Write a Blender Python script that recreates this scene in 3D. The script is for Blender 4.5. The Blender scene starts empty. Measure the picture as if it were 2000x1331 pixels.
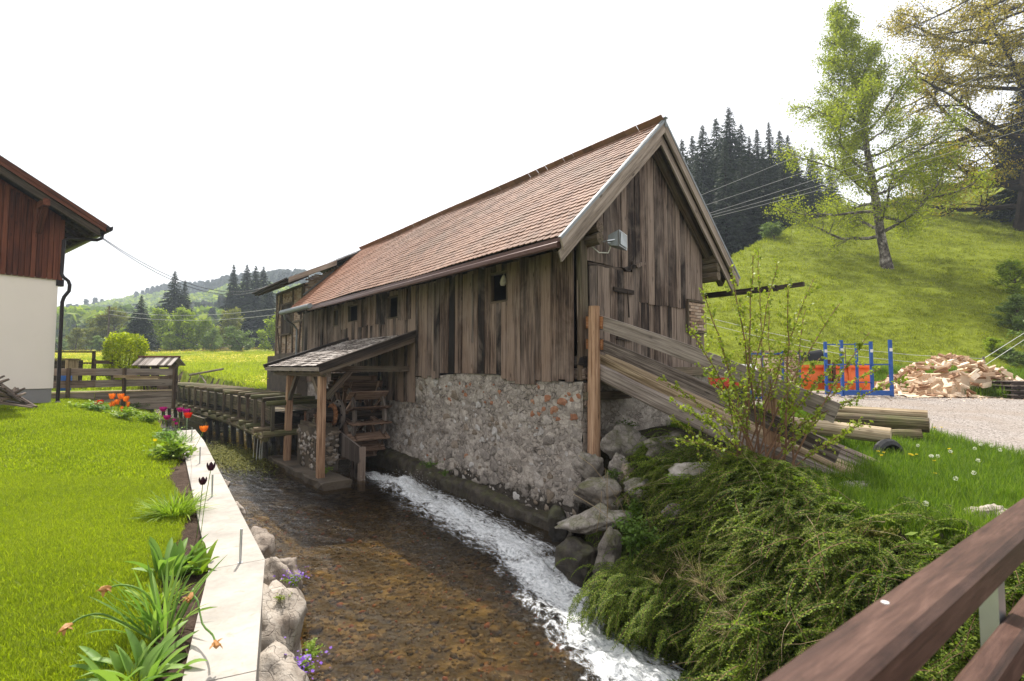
import bpy, math, random
import numpy as np
from mathutils import Vector, Matrix, Euler

C = bpy.data.collections.new("scene_objects")
bpy.context.scene.collection.children.link(C)
S = bpy.context.scene
rad = math.radians

# ------------------------------------------------------------------ camera
EZ = 3.0
PITCH = math.atan(52.5 / 1000)
cam = bpy.data.cameras.new("camera")
cam.sensor_width = 36
cam.lens = 18
cam.clip_start = 0.05
cam.clip_end = 3000
cam.dof.use_dof = True
cam.dof.focus_distance = 9.5
cam.dof.aperture_fstop = 3.2
camo = bpy.data.objects.new("camera", cam)
camo.location = (0, 0, EZ)
camo.rotation_euler = (math.pi / 2 + PITCH, 0, 0)
C.objects.link(camo)
S.camera = camo

# ------------------------------------------------------------------ sky, sun, exposure
SUN_EL = rad(55)
SUN_AZ = Vector((-0.27, 0.963, 0)).normalized()     # where the sun stands
W = bpy.data.worlds.new("World")
S.world = W
W.use_nodes = True
wt = W.node_tree
wt.nodes.clear()
wo = wt.nodes.new("ShaderNodeOutputWorld")
sk = wt.nodes.new("ShaderNodeTexSky")
sk.sky_type = 'NISHITA'
sk.sun_disc = False
sk.sun_elevation = SUN_EL
sk.sun_rotation = math.atan2(SUN_AZ.x, SUN_AZ.y)
sk.air_density = 1.0
sk.dust_density = 3.0
b1 = wt.nodes.new("ShaderNodeBackground")
b1.inputs[1].default_value = 0.08
wt.links.new(sk.outputs[0], b1.inputs[0])
# thin bright cloud cover over the whole sky, as in the photograph
tc = wt.nodes.new("ShaderNodeTexCoord")
mp = wt.nodes.new("ShaderNodeMapping")
mp.inputs['Scale'].default_value = (1, 1, 3)
wt.links.new(tc.outputs['Generated'], mp.inputs[0])
nz = wt.nodes.new("ShaderNodeTexNoise")
nz.inputs['Scale'].default_value = 1.6
nz.inputs['Detail'].default_value = 5
wt.links.new(mp.outputs[0], nz.inputs['Vector'])
cr = wt.nodes.new("ShaderNodeValToRGB")
cr.color_ramp.elements[0].position = 0.3
cr.color_ramp.elements[0].color = (0.86, 0.84, 0.83, 1)
cr.color_ramp.elements[1].position = 0.7
cr.color_ramp.elements[1].color = (0.98, 0.955, 0.93, 1)
wt.links.new(nz.outputs[0], cr.inputs[0])
b2 = wt.nodes.new("ShaderNodeBackground")
b2.inputs[1].default_value = 0.82
wt.links.new(cr.outputs[0], b2.inputs[0])
ms = wt.nodes.new("ShaderNodeMixShader")
ms.inputs[0].default_value = 0.75
wt.links.new(b1.outputs[0], ms.inputs[1])
wt.links.new(b2.outputs[0], ms.inputs[2])
wt.links.new(ms.outputs[0], wo.inputs[0])

sl = bpy.data.lights.new("sun", 'SUN')
sl.energy = 3.7
sl.angle = rad(1.2)
sl.color = (1.0, 0.95, 0.87)
so = bpy.data.objects.new("sun", sl)
sd = Vector((SUN_AZ.x * math.cos(SUN_EL), SUN_AZ.y * math.cos(SUN_EL), math.sin(SUN_EL)))
so.rotation_euler = sd.to_track_quat('Z', 'Y').to_euler()
so.location = (0, 0, 40)
C.objects.link(so)
S.view_settings.view_transform = 'Standard'
S.view_settings.look = 'None'
S.view_settings.exposure = 1.08
S.view_settings.gamma = 1
S.view_settings.use_curve_mapping = False
S.render.engine = 'CYCLES'
S.cycles.max_bounces = 8
S.cycles.diffuse_bounces = 3
S.cycles.glossy_bounces = 3
S.cycles.transmission_bounces = 3
S.cycles.transparent_max_bounces = 12
S.cycles.volume_bounces = 0
S.cycles.use_denoising = True
S.cycles.sample_clamp_direct = 8
S.cycles.sample_clamp_indirect = 4
S.cycles.caustics_reflective = False
S.cycles.caustics_refractive = False

# ------------------------------------------------------------------ frames of reference
def ray(x, y):
    a = (x - 1000) / 1000
    b = (665.5 - y) / 1000
    return Vector((a, math.cos(PITCH) - b * math.sin(PITCH), math.sin(PITCH) + b * math.cos(PITCH)))

def at(x, y, d):
    """the place seen at (x, y) of the 2000 px photograph, d metres ahead of the camera"""
    r = ray(x, y)
    return Vector((r.x / r.y * d, d, EZ + r.z / r.y * d))

FR = {'world': Matrix.Identity(4),
      'barn': Matrix.Translation((1.26, 10.0, 0)) @ Matrix.Rotation(rad(39.7), 4, 'Z'),
      'house': Matrix.Translation((-14.29, 16.0, 0)) @ Matrix.Rotation(math.atan2(.803, .596), 4, 'Z')}
BM = FR['barn']

# ------------------------------------------------------------------ noise in numpy
def _h(ix, iy, s):
    n = (ix.astype(np.int64) * 374761393 + iy.astype(np.int64) * 668265263 + s * 974634777) & 0xffffffff
    n = ((n ^ (n >> 13)) * 1274126177) & 0xffffffff
    return ((n ^ (n >> 16)) & 0xffff) / 65535.0

def vn(x, y, s=0):
    x = np.asarray(x, float); y = np.asarray(y, float)
    ix = np.floor(x); iy = np.floor(y)
    fx = x - ix; fy = y - iy
    fx = fx * fx * (3 - 2 * fx); fy = fy * fy * (3 - 2 * fy)
    a = _h(ix, iy, s); b = _h(ix + 1, iy, s); c = _h(ix, iy + 1, s); d = _h(ix + 1, iy + 1, s)
    return (a * (1 - fx) + b * fx) * (1 - fy) + (c * (1 - fx) + d * fx) * fy

def fbm(x, y, s=0, o=4):
    t = 0; a = .5
    for k in range(o):
        t = t + a * (vn(x, y, s + k * 17) - .5); x = x * 2.03 + 5.1; y = y * 2.03 + 1.7; a *= .5
    return t

def sst(a, b, x):
    t = np.clip((x - a) / (b - a), 0, 1)
    return t * t * (3 - 2 * t)

rng = np.random.default_rng(11)
R = random.Random(4)

# ------------------------------------------------------------------ node helpers
class NB:
    def __init__(s, name):
        s.m = bpy.data.materials.new(name)
        s.m.use_nodes = True
        s.t = s.m.node_tree
        s.t.nodes.clear()
        s.out = s.t.nodes.new("ShaderNodeOutputMaterial")
    def n(s, ty, props=None, **ins):
        nd = s.t.nodes.new("ShaderNode" + ty)
        for k, v in (props or {}).items():
            setattr(nd, k, v)
        for k, v in ins.items():
            key = int(k[1:]) if k[0] == 'i' and k[1:].isdigit() else k.replace('_', ' ')
            s.set(nd.inputs[key], v)
        return nd
    def set(s, sock, v):
        if isinstance(v, bpy.types.NodeSocket):
            s.t.links.new(v, sock)
        elif isinstance(v, (tuple, list)) and len(v) == 3 and sock.type == 'RGBA':
            sock.default_value = (*v, 1)
        else:
            sock.default_value = v
    def mix(s, f, a, b, mode='MIX'):
        nd = s.n('Mix', {'data_type': 'RGBA', 'blend_type': mode})
        s.set(nd.inputs[0], f); s.set(nd.inputs[6], a); s.set(nd.inputs[7], b)
        return nd.outputs[2]
    def math(s, op, a, b=0.0, c=False):
        nd = s.n('Math', {'operation': op, 'use_clamp': c})
        s.set(nd.inputs[0], a); s.set(nd.inputs[1], b)
        return nd.outputs[0]
    def ramp(s, f, stops, interp='LINEAR'):
        nd = s.n('ValToRGB')
        nd.color_ramp.interpolation = interp
        e = nd.color_ramp.elements
        while len(e) > 1: e.remove(e[-1])
        for k, (p, c) in enumerate(stops):
            if k == 0: e[0].position = p
            else: e.new(p)
            if not isinstance(c, (tuple, list)): c = (c, c, c)
            e[k].color = (*c, 1)
        s.set(nd.inputs[0], f)
        return nd.outputs[0]
    def noise(s, v, sc, det=4, ro=.55, dist=0.0):
        return s.n('TexNoise', None, Vector=v, Scale=sc, Detail=det, Roughness=ro, Distortion=dist).outputs[0]
    def vmul(s, v, k):
        nd = s.n('VectorMath', {'operation': 'MULTIPLY'})
        s.set(nd.inputs[0], v); s.set(nd.inputs[1], k)
        return nd.outputs[0]
    def vadd(s, v, k):
        nd = s.n('VectorMath', {'operation': 'ADD'})
        s.set(nd.inputs[0], v); s.set(nd.inputs[1], k)
        return nd.outputs[0]
    def pos(s): return s.n('NewGeometry').outputs['Position']
    def obj(s): return s.n('TexCoord').outputs['Object']
    def attr(s, name): return s.n('Attribute', {'attribute_name': name})
    def rnd(s):
        a = s.n('ObjectInfo').outputs['Random']; b = s.n('NewGeometry').outputs['Random Per Island']
        return s.math('FRACT', s.math('ADD', a, b))
    def bump(s, h, st=.5, d=.01):
        return s.n('Bump', None, Height=h, Strength=st, Distance=d).outputs[0]
    def bsdf(s, col, rough=.8, normal=None, metal=0.0, spec=.3, **kw):
        b = s.n('BsdfPrincipled', None, Base_Color=col, Roughness=rough, Metallic=metal)
        s.set(b.inputs['Specular IOR Level'], spec)
        if normal is not None: s.set(b.inputs['Normal'], normal)
        for k, v in kw.items(): s.set(b.inputs[k.replace('_', ' ')], v)
        s.t.links.new(b.outputs[0], s.out.inputs[0])
        return s.m

def wood(name, dark, mid, light, rough=.85, patch=None, amt=.5, scale=1.0, knots=True, spread=.5, bump=.5):
    b = NB(name)
    g = b.attr('g').outputs['Vector']
    r = b.rnd()
    off = b.n('CombineXYZ', None, X=b.math('MULTIPLY', r, 37.0), Y=b.math('MULTIPLY', r, 11.0), Z=b.math('MULTIPLY', r, 71.0)).outputs[0]
    g = b.vadd(g, off)
    g1 = b.vmul(g, (22 * scale, 22 * scale, 1.1 * scale))
    n1 = b.noise(g1, 1.0, 6, .65, .4)
    n2 = b.noise(b.vmul(g, (70 * scale, 70 * scale, 2.5 * scale)), 1.0, 3, .6)
    n3 = b.noise(b.vmul(g, (2.5, 2.5, 1.1)), 1.0, 4, .6)
    f = b.math('ADD', b.math('MULTIPLY', n1, .6), b.math('MULTIPLY', n2, .2))
    f = b.math('ADD', f, b.math('MULTIPLY', n3, .2))
    f = b.math('ADD', f, b.math('MULTIPLY', b.math('SUBTRACT', r, .5), spread * .32))
    st_ = b.noise(b.vmul(g, (48 * scale, 48 * scale, .5 * scale)), 1.0, 4, .7, .2)
    f = b.math('ADD', f, b.math('MULTIPLY', b.math('SUBTRACT', st_, .5), .55))
    col = b.ramp(f, [(.36, dark), (.5, mid), (.66, light)])
    if patch is not None:
        pn = b.noise(b.vmul(b.pos(), (.8, .8, .45)), 1.3, 5, .6, .5)
        pf = b.ramp(pn, [(.44, 0.0), (.58, 1.0)])
        grained = b.mix(b.ramp(n1, [(.35, 0.0), (.6, 1.0)]), tuple(c * .45 for c in patch), patch)
        col = b.mix(b.math('MULTIPLY', pf, amt), col, grained)
    if knots:
        vo = b.n('TexVoronoi', None, Vector=b.vmul(g, (6, 6, 1.6)), Scale=1.0).outputs['Distance']
        kf = b.ramp(vo, [(.05, 1.0), (.13, 0.0)])
        col = b.mix(b.math('MULTIPLY', kf, .75), col, tuple(c * .45 for c in dark))
    h = b.math('ADD', n1, b.math('MULTIPLY', n2, .5))
    return b.bsdf(col, rough, b.bump(h, bump, .008))

def plain(name, col, rough=.6, metal=0.0, var=.15, sc=6.0, bump=.2, spec=.3, bd=.004):
    b = NB(name)
    n = b.noise(b.obj(), sc, 6, .6)
    c = b.ramp(n, [(.3, tuple(x * (1 - var) for x in col)), (.7, tuple(min(1, x * (1 + var)) for x in col))])
    return b.bsdf(c, rough, b.bump(b.noise(b.obj(), sc * 9, 4, .6), bump, bd), metal, spec)

def leaf(name, c1, c2, c3=None, trans=.35, rough=.5, nscale=.6):
    b = NB(name)
    r = b.rnd()
    n = b.noise(b.pos(), nscale, 3, .5)
    f = b.math('ADD', b.math('MULTIPLY', r, .55), b.math('MULTIPLY', n, .5))
    st = [(.2, c1), (.75, c2)]
    if c3: st = [(.2, c1), (.5, c2), (.8, c3)]
    col = b.ramp(f, st)
    d = b.n('BsdfPrincipled', None, Base_Color=col, Roughness=rough)
    b.set(d.inputs['Specular IOR Level'], .25)
    t = b.n('BsdfTranslucent', None, Color=b.mix(.5, col, b.mix(1.0, col, (1.6, 1.8, .5), 'MULTIPLY')))
    m = b.n('MixShader', None, i0=trans, i1=d.outputs[0], i2=t.outputs[0])
    b.t.links.new(m.outputs[0], b.out.inputs[0])
    return b.m

MT = {}
MT['wall_board'] = wood('weathered_board', (.007, .0045, .003), (.058, .034, .023), (.23, .16, .118), patch=(.31, .235, .19), amt=.55, spread=1.3, bump=.9)
MT['gable_board'] = wood('grey_brown_board', (.008, .005, .004), (.07, .046, .034), (.25, .19, .15), patch=(.28, .22, .18), amt=.55, spread=1.1, bump=.9)
MT['grey_wood'] = wood('silvered_wood', (.06, .045, .037), (.19, .155, .13), (.33, .28, .24), amt=.3, spread=.5)
MT['barge'] = wood('grey_bargeboard', (.12, .095, .075), (.26, .21, .17), (.38, .32, .27), spread=.3, bump=.3)
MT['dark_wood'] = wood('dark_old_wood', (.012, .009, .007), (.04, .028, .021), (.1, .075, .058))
MT['mid_wood'] = wood('brown_old_wood', (.035, .023, .015), (.1, .068, .046), (.2, .15, .11), patch=(.12, .12, .07), amt=.4)
MT['new_wood'] = wood('fresh_larch_post', (.2, .11, .06), (.4, .245, .15), (.54, .37, .25), spread=.3, bump=.4)
MT['orange_wood'] = wood('orange_planed_wood', (.2, .085, .035), (.38, .17, .075), (.5, .27, .14), spread=.5, bump=.2)
MT['paddle_wood'] = wood('wet_paddle_wood', (.06, .034, .02), (.21, .13, .085), (.38, .26, .19), spread=.8)
MT['red_board'] = wood('red_stained_board', (.04, .012, .007), (.105, .03, .016), (.18, .06, .033), spread=.55, bump=.25)
MT['red_trim'] = wood('red_stained_trim', (.05, .017, .01), (.12, .038, .02), (.2, .075, .04), spread=.2, bump=.2)
def rail_mat():
    b = NB('brown_glazed_rail'); g = b.attr('g').outputs['Vector']; p = b.pos()
    n1 = b.noise(b.vmul(g, (26, 26, 3.2)), 1.0, 8, .7, .8); n2 = b.noise(b.vmul(g, (120, 120, 5)), 1.0, 3, .6); n3 = b.noise(p, 5, 6, .7, .4)
    f = b.math('ADD', b.math('MULTIPLY', n1, .65), b.math('MULTIPLY', n2, .35))
    col = b.ramp(f, [(.36, (.03, .014, .01)), (.5, (.07, .034, .024)), (.64, (.12, .065, .048))])
    pt = b.n('NewGeometry').outputs['Pointiness']
    wear = b.math('MULTIPLY', b.ramp(pt, [(.5, 0.0), (.56, 1.0)]), b.ramp(n3, [(.42, .1), (.6, 1.0)]))
    scr = b.ramp(b.noise(b.vmul(p, (9, 9, 9)), 1.0, 8, .75, 1.5), [(.64, 0.0), (.72, .4)])
    col = b.mix(b.math('MAXIMUM', wear, scr), col, (.2, .125, .1))
    return b.bsdf(col, .55, b.bump(f, .5, .004))
MT['rail_wood'] = rail_mat()
MT['log_bark'] = wood('mossy_log', (.03, .022, .013), (.13, .095, .055), (.27, .21, .13), patch=(.11, .13, .035), amt=.55)
MT['peeled_log'] = wood('peeled_log', (.16, .11, .06), (.38, .29, .18), (.6, .5, .35), spread=.5, bump=.3)
MT['firewood'] = wood('split_firewood', (.24, .13, .07), (.52, .35, .22), (.78, .64, .48), spread=1.4, knots=False)
MT['shingle'] = wood('grey_shingle', (.07, .055, .045), (.25, .21, .185), (.52, .47, .43), spread=1.5, knots=False)
MT['flume_wood'] = wood('wet_flume_board', (.018, .013, .008), (.075, .054, .033), (.19, .15, .1), patch=(.07, .08, .03), amt=.4)

def tile_mat():
    b = NB('clay_tile')
    r = b.rnd()
    n = b.noise(b.pos(), 9, 5, .6)
    n2 = b.noise(b.pos(), .7, 3, .5)
    f = b.math('ADD', b.math('MULTIPLY', r, .6), b.math('MULTIPLY', n, .4))
    col = b.ramp(f, [(.08, (.11, .062, .045)), (.3, (.2, .108, .074)), (.7, (.26, .145, .1)), (.95, (.33, .21, .155))])
    col = b.mix(b.ramp(n2, [(.45, 0.0), (.75, .55)]), col, (.16, .115, .085))
    # clearer orange tiles towards the far end of the roof
    lp = b.n('Separate_XYZ'.replace('_', ''), None, Vector=b.obj()).outputs[1]
    col = b.mix(b.math('MULTIPLY', b.ramp(b.math('DIVIDE', lp, 16.0), [(.1, 0.0), (.5, 1.0)]), .5), col, (.36, .14, .065))
    return b.bsdf(col, .8, b.bump(b.noise(b.pos(), 60, 3, .6), .3, .004))
MT['tile'] = tile_mat()

def rock_mat(name, c1, c2, c3, moss=0.0, wet=0.0, sc=3.0):
    b = NB(name)
    p = b.pos()
    r = b.rnd()
    n = b.noise(p, sc, 8, .65, .3)
    n2 = b.noise(p, sc * 9, 5, .7)
    f = b.math('ADD', b.math('MULTIPLY', n, .7), b.math('MULTIPLY', n2, .3))
    f = b.math('ADD', f, b.math('MULTIPLY', b.math('SUBTRACT', r, .5), .2))
    col = b.ramp(f, [(.3, c1), (.5, c2), (.7, c3)])
    vo = b.n('TexVoronoi', {'feature': 'DISTANCE_TO_EDGE'}, Vector=b.vadd(p, b.vmul(b.n('TexNoise', None, Vector=p, Scale=4.0).outputs[1], (.3, .3, .3))), Scale=sc * 1.6).outputs[0]
    crack = b.ramp(vo, [(.0, 1.0), (.035, 0.0)])
    col = b.mix(b.math('MULTIPLY', crack, .5), col, tuple(x * .4 for x in c1))
    if moss:
        nz_ = b.n('SeparateXYZ', None, Vector=b.n('NewGeometry').outputs['Normal']).outputs[2]
        mf = b.math('MULTIPLY', b.ramp(b.noise(p, 4, 6, .7), [(.45, 0.0), (.6, 1.0)]), b.ramp(nz_, [(-.2, .1), (.6, 1.0)]))
        col = b.mix(b.math('MULTIPLY', mf, moss), col, b.mix(n2, (.03, .045, .008), (.14, .14, .02)))
    h = b.math('ADD', n, b.math('MULTIPLY', n2, .4))
    h = b.math('SUBTRACT', h, b.math('MULTIPLY', crack, .2))
    return b.bsdf(col, .9 - wet, b.bump(h, .9, .03), spec=.3 + wet)
MT['rock'] = rock_mat('grey_limestone', (.1, .085, .07), (.26, .23, .2), (.45, .41, .37), moss=.6)
MT['pale_rock'] = rock_mat('pale_limestone', (.15, .115, .09), (.34, .29, .24), (.5, .45, .39), sc=4)
MT['wet_rock'] = rock_mat('wet_mossy_rock', (.008, .006, .004), (.028, .021, .014), (.075, .06, .042), moss=.4, wet=.25)
MT['stone'] = rock_mat('rubble_stone', (.13, .11, .095), (.31, .275, .24), (.5, .45, .4), sc=6)
MT['stone_pale'] = rock_mat('pale_rubble', (.3, .27, .24), (.46, .43, .4), (.62, .6, .57), sc=6)
MT['stone_tan'] = rock_mat('tan_rubble', (.14, .11, .08), (.25, .2, .15), (.36, .3, .24), sc=6)
MT['stone_red'] = rock_mat('reddish_rubble', (.17, .075, .04), (.34, .155, .085), (.42, .25, .16), sc=7)

def mortar_mat():
    b = NB('rough_mortar')
    p = b.pos()
    n = b.noise(p, 2.2, 8, .7, .4)
    n2 = b.noise(p, 22, 6, .7)
    col = b.ramp(b.math('ADD', b.math('MULTIPLY', n, .6), b.math('MULTIPLY', n2, .4)), [(.32, (.18, .145, .115)), (.5, (.44, .385, .33)), (.66, (.62, .56, .49))])
    wp = b.vadd(p, b.vmul(b.n('TexNoise', None, Vector=p, Scale=5.0, Detail=4.0).outputs[1], (.22, .22, .22)))
    vo = b.n('TexVoronoi', {'feature': 'DISTANCE_TO_EDGE'}, Vector=b.vmul(wp, (1, 1, 1.5)), Scale=6.5).outputs[0]
    vc = b.n('SeparateColor', None, Color=b.n('TexVoronoi', None, Vector=b.vmul(wp, (1, 1, 1.5)), Scale=6.5).outputs['Color']).outputs[1]
    col = b.mix(b.math('MULTIPLY', b.ramp(vc, [(.3, 0.0), (.9, 1.0)]), .5), col, (.17, .15, .13))
    crev = b.math('MULTIPLY', b.ramp(vo, [(.0, 1.0), (.06, 0.0)]), b.ramp(n, [(.4, 1.0), (.55, .15)]))
    col = b.mix(b.math('MULTIPLY', crev, .8), col, (.06, .05, .042))  # darkness of the crevices between stones is put into the colour
    z = b.n('SeparateXYZ', None, Vector=p).outputs[2]
    damp = b.ramp(b.math('ADD', z, b.math('MULTIPLY', b.noise(p, 1.6, 6, .7), 1.1)), [(.9, 1.0), (1.35, 0.0)])
    col = b.mix(b.math('MULTIPLY', damp, .9), col, (.03, .024, .017))
    return b.bsdf(col, .95, b.bump(b.math('SUBTRACT', b.math('ADD', b.math('MULTIPLY', n2, .7), b.noise(p, 7, 5, .7, .5)), b.math('MULTIPLY', crev, .7)), 1.0, .05))
MT['mortar'] = mortar_mat()

def concrete(name, c, stain=.3, sc=1.2, bump=.15):
    b = NB(name)
    p = b.pos()
    n = b.noise(p, sc, 7, .65)
    n2 = b.noise(p, 40, 4, .6)
    col = b.ramp(n, [(.35, tuple(x * (1 - stain) for x in c)), (.6, c)])
    col = b.mix(b.math('MULTIPLY', b.ramp(b.noise(p, sc * 4, 8, .75, 1.0), [(.55, 0.0), (.68, 1.0)]), min(1, stain * 1.6)), col, tuple(x * f_ for x, f_ in zip(c, (.6, .53, .42))))
    col = b.mix(b.math('MULTIPLY', n2, .15), col, tuple(x * .6 for x in c))
    return b.bsdf(col, .85, b.bump(n2, bump, .004))
MT['wall_cap'] = concrete('pale_concrete', (.42, .385, .34), .34, 2.0)
MT['old_concrete'] = concrete('old_concrete', (.12, .095, .07), .6)
MT['concrete'] = concrete('grey_concrete', (.33, .3, .26), .45)
MT['plaster'] = concrete('white_render', (.84, .745, .70), .04, .6, .1)
MT['plinth'] = concrete('grey_plinth', (.26, .245, .25), .1)
MT['zinc'] = plain('zinc_sheet', (.25, .27, .285), .65, .35, .12, 5, .05)
MT['steel'] = plain('galvanised_steel', (.5, .52, .54), .35, .85, .1, 8, .05)
MT['brown_metal'] = plain('brown_gutter', (.12, .065, .055), .4, .3, .1, 8, .05)
MT['black_metal'] = plain('dark_brown_pipe', (.018, .013, .014), .35, .3, .2, 8, .05)
MT['rust'] = plain('rusty_iron', (.12, .06, .035), .8, .4, .4, 10, .3)
MT['blue_paint'] = plain('blue_enamel', (.012, .075, .3), .4, 0, .2, 5, .1, .4)
MT['blue_plastic'] = plain('blue_plastic', (.01, .09, .4), .4, 0, .1, 5, .05, .4)
MT['orange_paint'] = plain('orange_enamel', (.85, .17, .02), .4, 0, .12, 3, .1, .4)
MT['black_paint'] = plain('black_enamel', (.012, .012, .013), .4, 0, .2, 5, .1, .4)
MT['white_paint'] = plain('white_enamel', (.7, .7, .68), .4, 0, .08, 3, .05, .4)
MT['red_paint'] = plain('red_enamel', (.55, .04, .02), .4, 0, .1, 3, .05, .4)
MT['glass'] = plain('dusty_glass', (.35, .38, .4), .15, 0, .1, 5, .02, .6)
MT['cable'] = plain('black_cable', (.02, .02, .02), .5, 0, .1, 3, 0)
MT['wire'] = plain('pale_wire', (.42, .42, .4), .5, .3, .1, 3, 0)
MT['rope'] = plain('white_rope', (.65, .65, .62), .7, 0, .1, 20, .2)
MT['cloth'] = plain('dirty_cloth', (.42, .38, .3), .9, 0, .3, 12, .5)
MT['interior'] = plain('dark_interior', (.012, .01, .009), .9, 0, .2, 2, .1)

def brick_mat():
    b = NB('buff_brick')
    r = b.rnd()
    col = b.ramp(r, [(0, (.2, .12, .08)), (.3, (.36, .25, .17)), (.7, (.46, .34, .25)), (1, (.5, .4, .32))])
    col = b.mix(b.math('MULTIPLY', b.noise(b.pos(), 14, 4, .6), .4), col, (.16, .12, .09))
    return b.bsdf(col, .9, b.bump(b.noise(b.pos(), 50, 3, .6), .4, .005))
MT['brick'] = brick_mat()

def ground_mat(name, c1, c2, c3, sc=2.0, bump=.6, flowers=None, bd=.03, fine=45):
    b = NB(name)
    p = b.pos()
    n = b.noise(p, sc, 7, .65)
    n2 = b.noise(p, fine, 4, .7)
    n0 = b.noise(p, sc * .12, 4, .5)
    f = b.math('ADD', b.math('MULTIPLY', n, .4), b.math('MULTIPLY', n2, .35))
    f = b.math('ADD', f, b.math('MULTIPLY', n0, .25))
    col = b.ramp(f, [(.36, c1), (.5, c2), (.62, c3)])
    if flowers:
        fn = b.noise(b.vmul(p, (1, .6, 1)), .09, 5, .6, .6)
        ff = b.math('MULTIPLY', b.ramp(fn, [(.42, 0.0), (.56, 1.0)]), b.ramp(b.noise(p, 2.2, 3, .8), [(.42, 0.15), (.62, 1.0)]))
        col = b.mix(b.math('MULTIPLY', ff, .38), col, flowers)
    return b.bsdf(col, .95, b.bump(b.math('ADD', n, n2), bump, bd), spec=.1)
MT['lawn'] = ground_mat('lawn_turf', (.09, .13, .012), (.15, .21, .02), (.2, .26, .03))
MT['bank'] = ground_mat('bank_turf', (.03, .045, .008), (.07, .1, .015), (.12, .14, .03))
MT['hill'] = ground_mat('hillside_grass', (.1, .115, .014), (.18, .215, .018), (.245, .28, .028), .5, 1.0, None, .12, 7)
MT['meadow'] = ground_mat('meadow_grass', (.09, .13, .012), (.14, .19, .018), (.2, .24, .03), 1.0, .8, (.44, .37, .01), .1, 9)
MT['soil'] = ground_mat('garden_soil', (.03, .02, .014), (.075, .05, .036), (.14, .1, .075), 8, 1.0, None, .03, 60)
MT['bankearth'] = ground_mat('bank_earth', (.012, .012, .006), (.04, .035, .018), (.09, .075, .04), 4, 1.0, None, .05)
MT['litter'] = ground_mat('bare_litter', (.1, .07, .04), (.2, .14, .09), (.3, .22, .15), 3, 1.0)

def gravel_mat():
    b = NB('gravel')
    p = b.pos()
    v = b.n('TexVoronoi', None, Vector=p, Scale=38.0)
    n = b.noise(p, .7, 6, .65)
    c = b.ramp(b.n('SeparateColor', None, Color=v.outputs['Color']).outputs[0], [(0, (.16, .135, .12)), (.5, (.29, .255, .23)), (1, (.44, .4, .365))])
    c = b.mix(b.ramp(n, [(.45, 0.0), (.65, .6)]), c, (.27, .22, .18))
    return b.bsdf(c, .95, b.bump(v.outputs['Distance'], .8, .02), spec=.1)
MT['gravel'] = gravel_mat()

def bed_mat():
    b = NB('stream_gravel')
    p = b.pos()
    v = b.n('TexVoronoi', None, Vector=b.vadd(p, b.vmul(b.n('TexNoise', None, Vector=p, Scale=5.0).outputs[1], (.15, .15, .15))), Scale=9.0)
    n = b.noise(p, 1.1, 6, .65)
    c = b.ramp(b.n('SeparateColor', None, Color=v.outputs['Color']).outputs[0],
               [(0, (.03, .021, .009)), (.4, (.115, .08, .034)), (.75, (.2, .15, .07)), (.97, (.2, .15, .08)), (1, (.24, .08, .03))])
    c = b.mix(b.ramp(n, [(.4, 0.0), (.55, .85)]), c, (.03, .022, .01))
    return b.bsdf(c, .8, b.bump(v.outputs['Distance'], 1.0, .05))
MT['bed'] = bed_mat()
def pebble_mat():
    b = NB('pebbles')
    c = b.ramp(b.rnd(), [(0, (.035, .024, .01)), (.45, (.12, .08, .03)), (.72, (.2, .14, .06)), (.9, (.24, .19, .12)), (.96, (.3, .08, .03)), (1, (.34, .11, .05))])
    c = b.mix(b.math('MULTIPLY', b.noise(b.pos(), 12, 4, .6), .5), c, (.05, .04, .02))
    return b.bsdf(c, .7, b.bump(b.noise(b.pos(), 40, 3, .6), .5, .006))
MT['pebble'] = pebble_mat()

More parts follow.
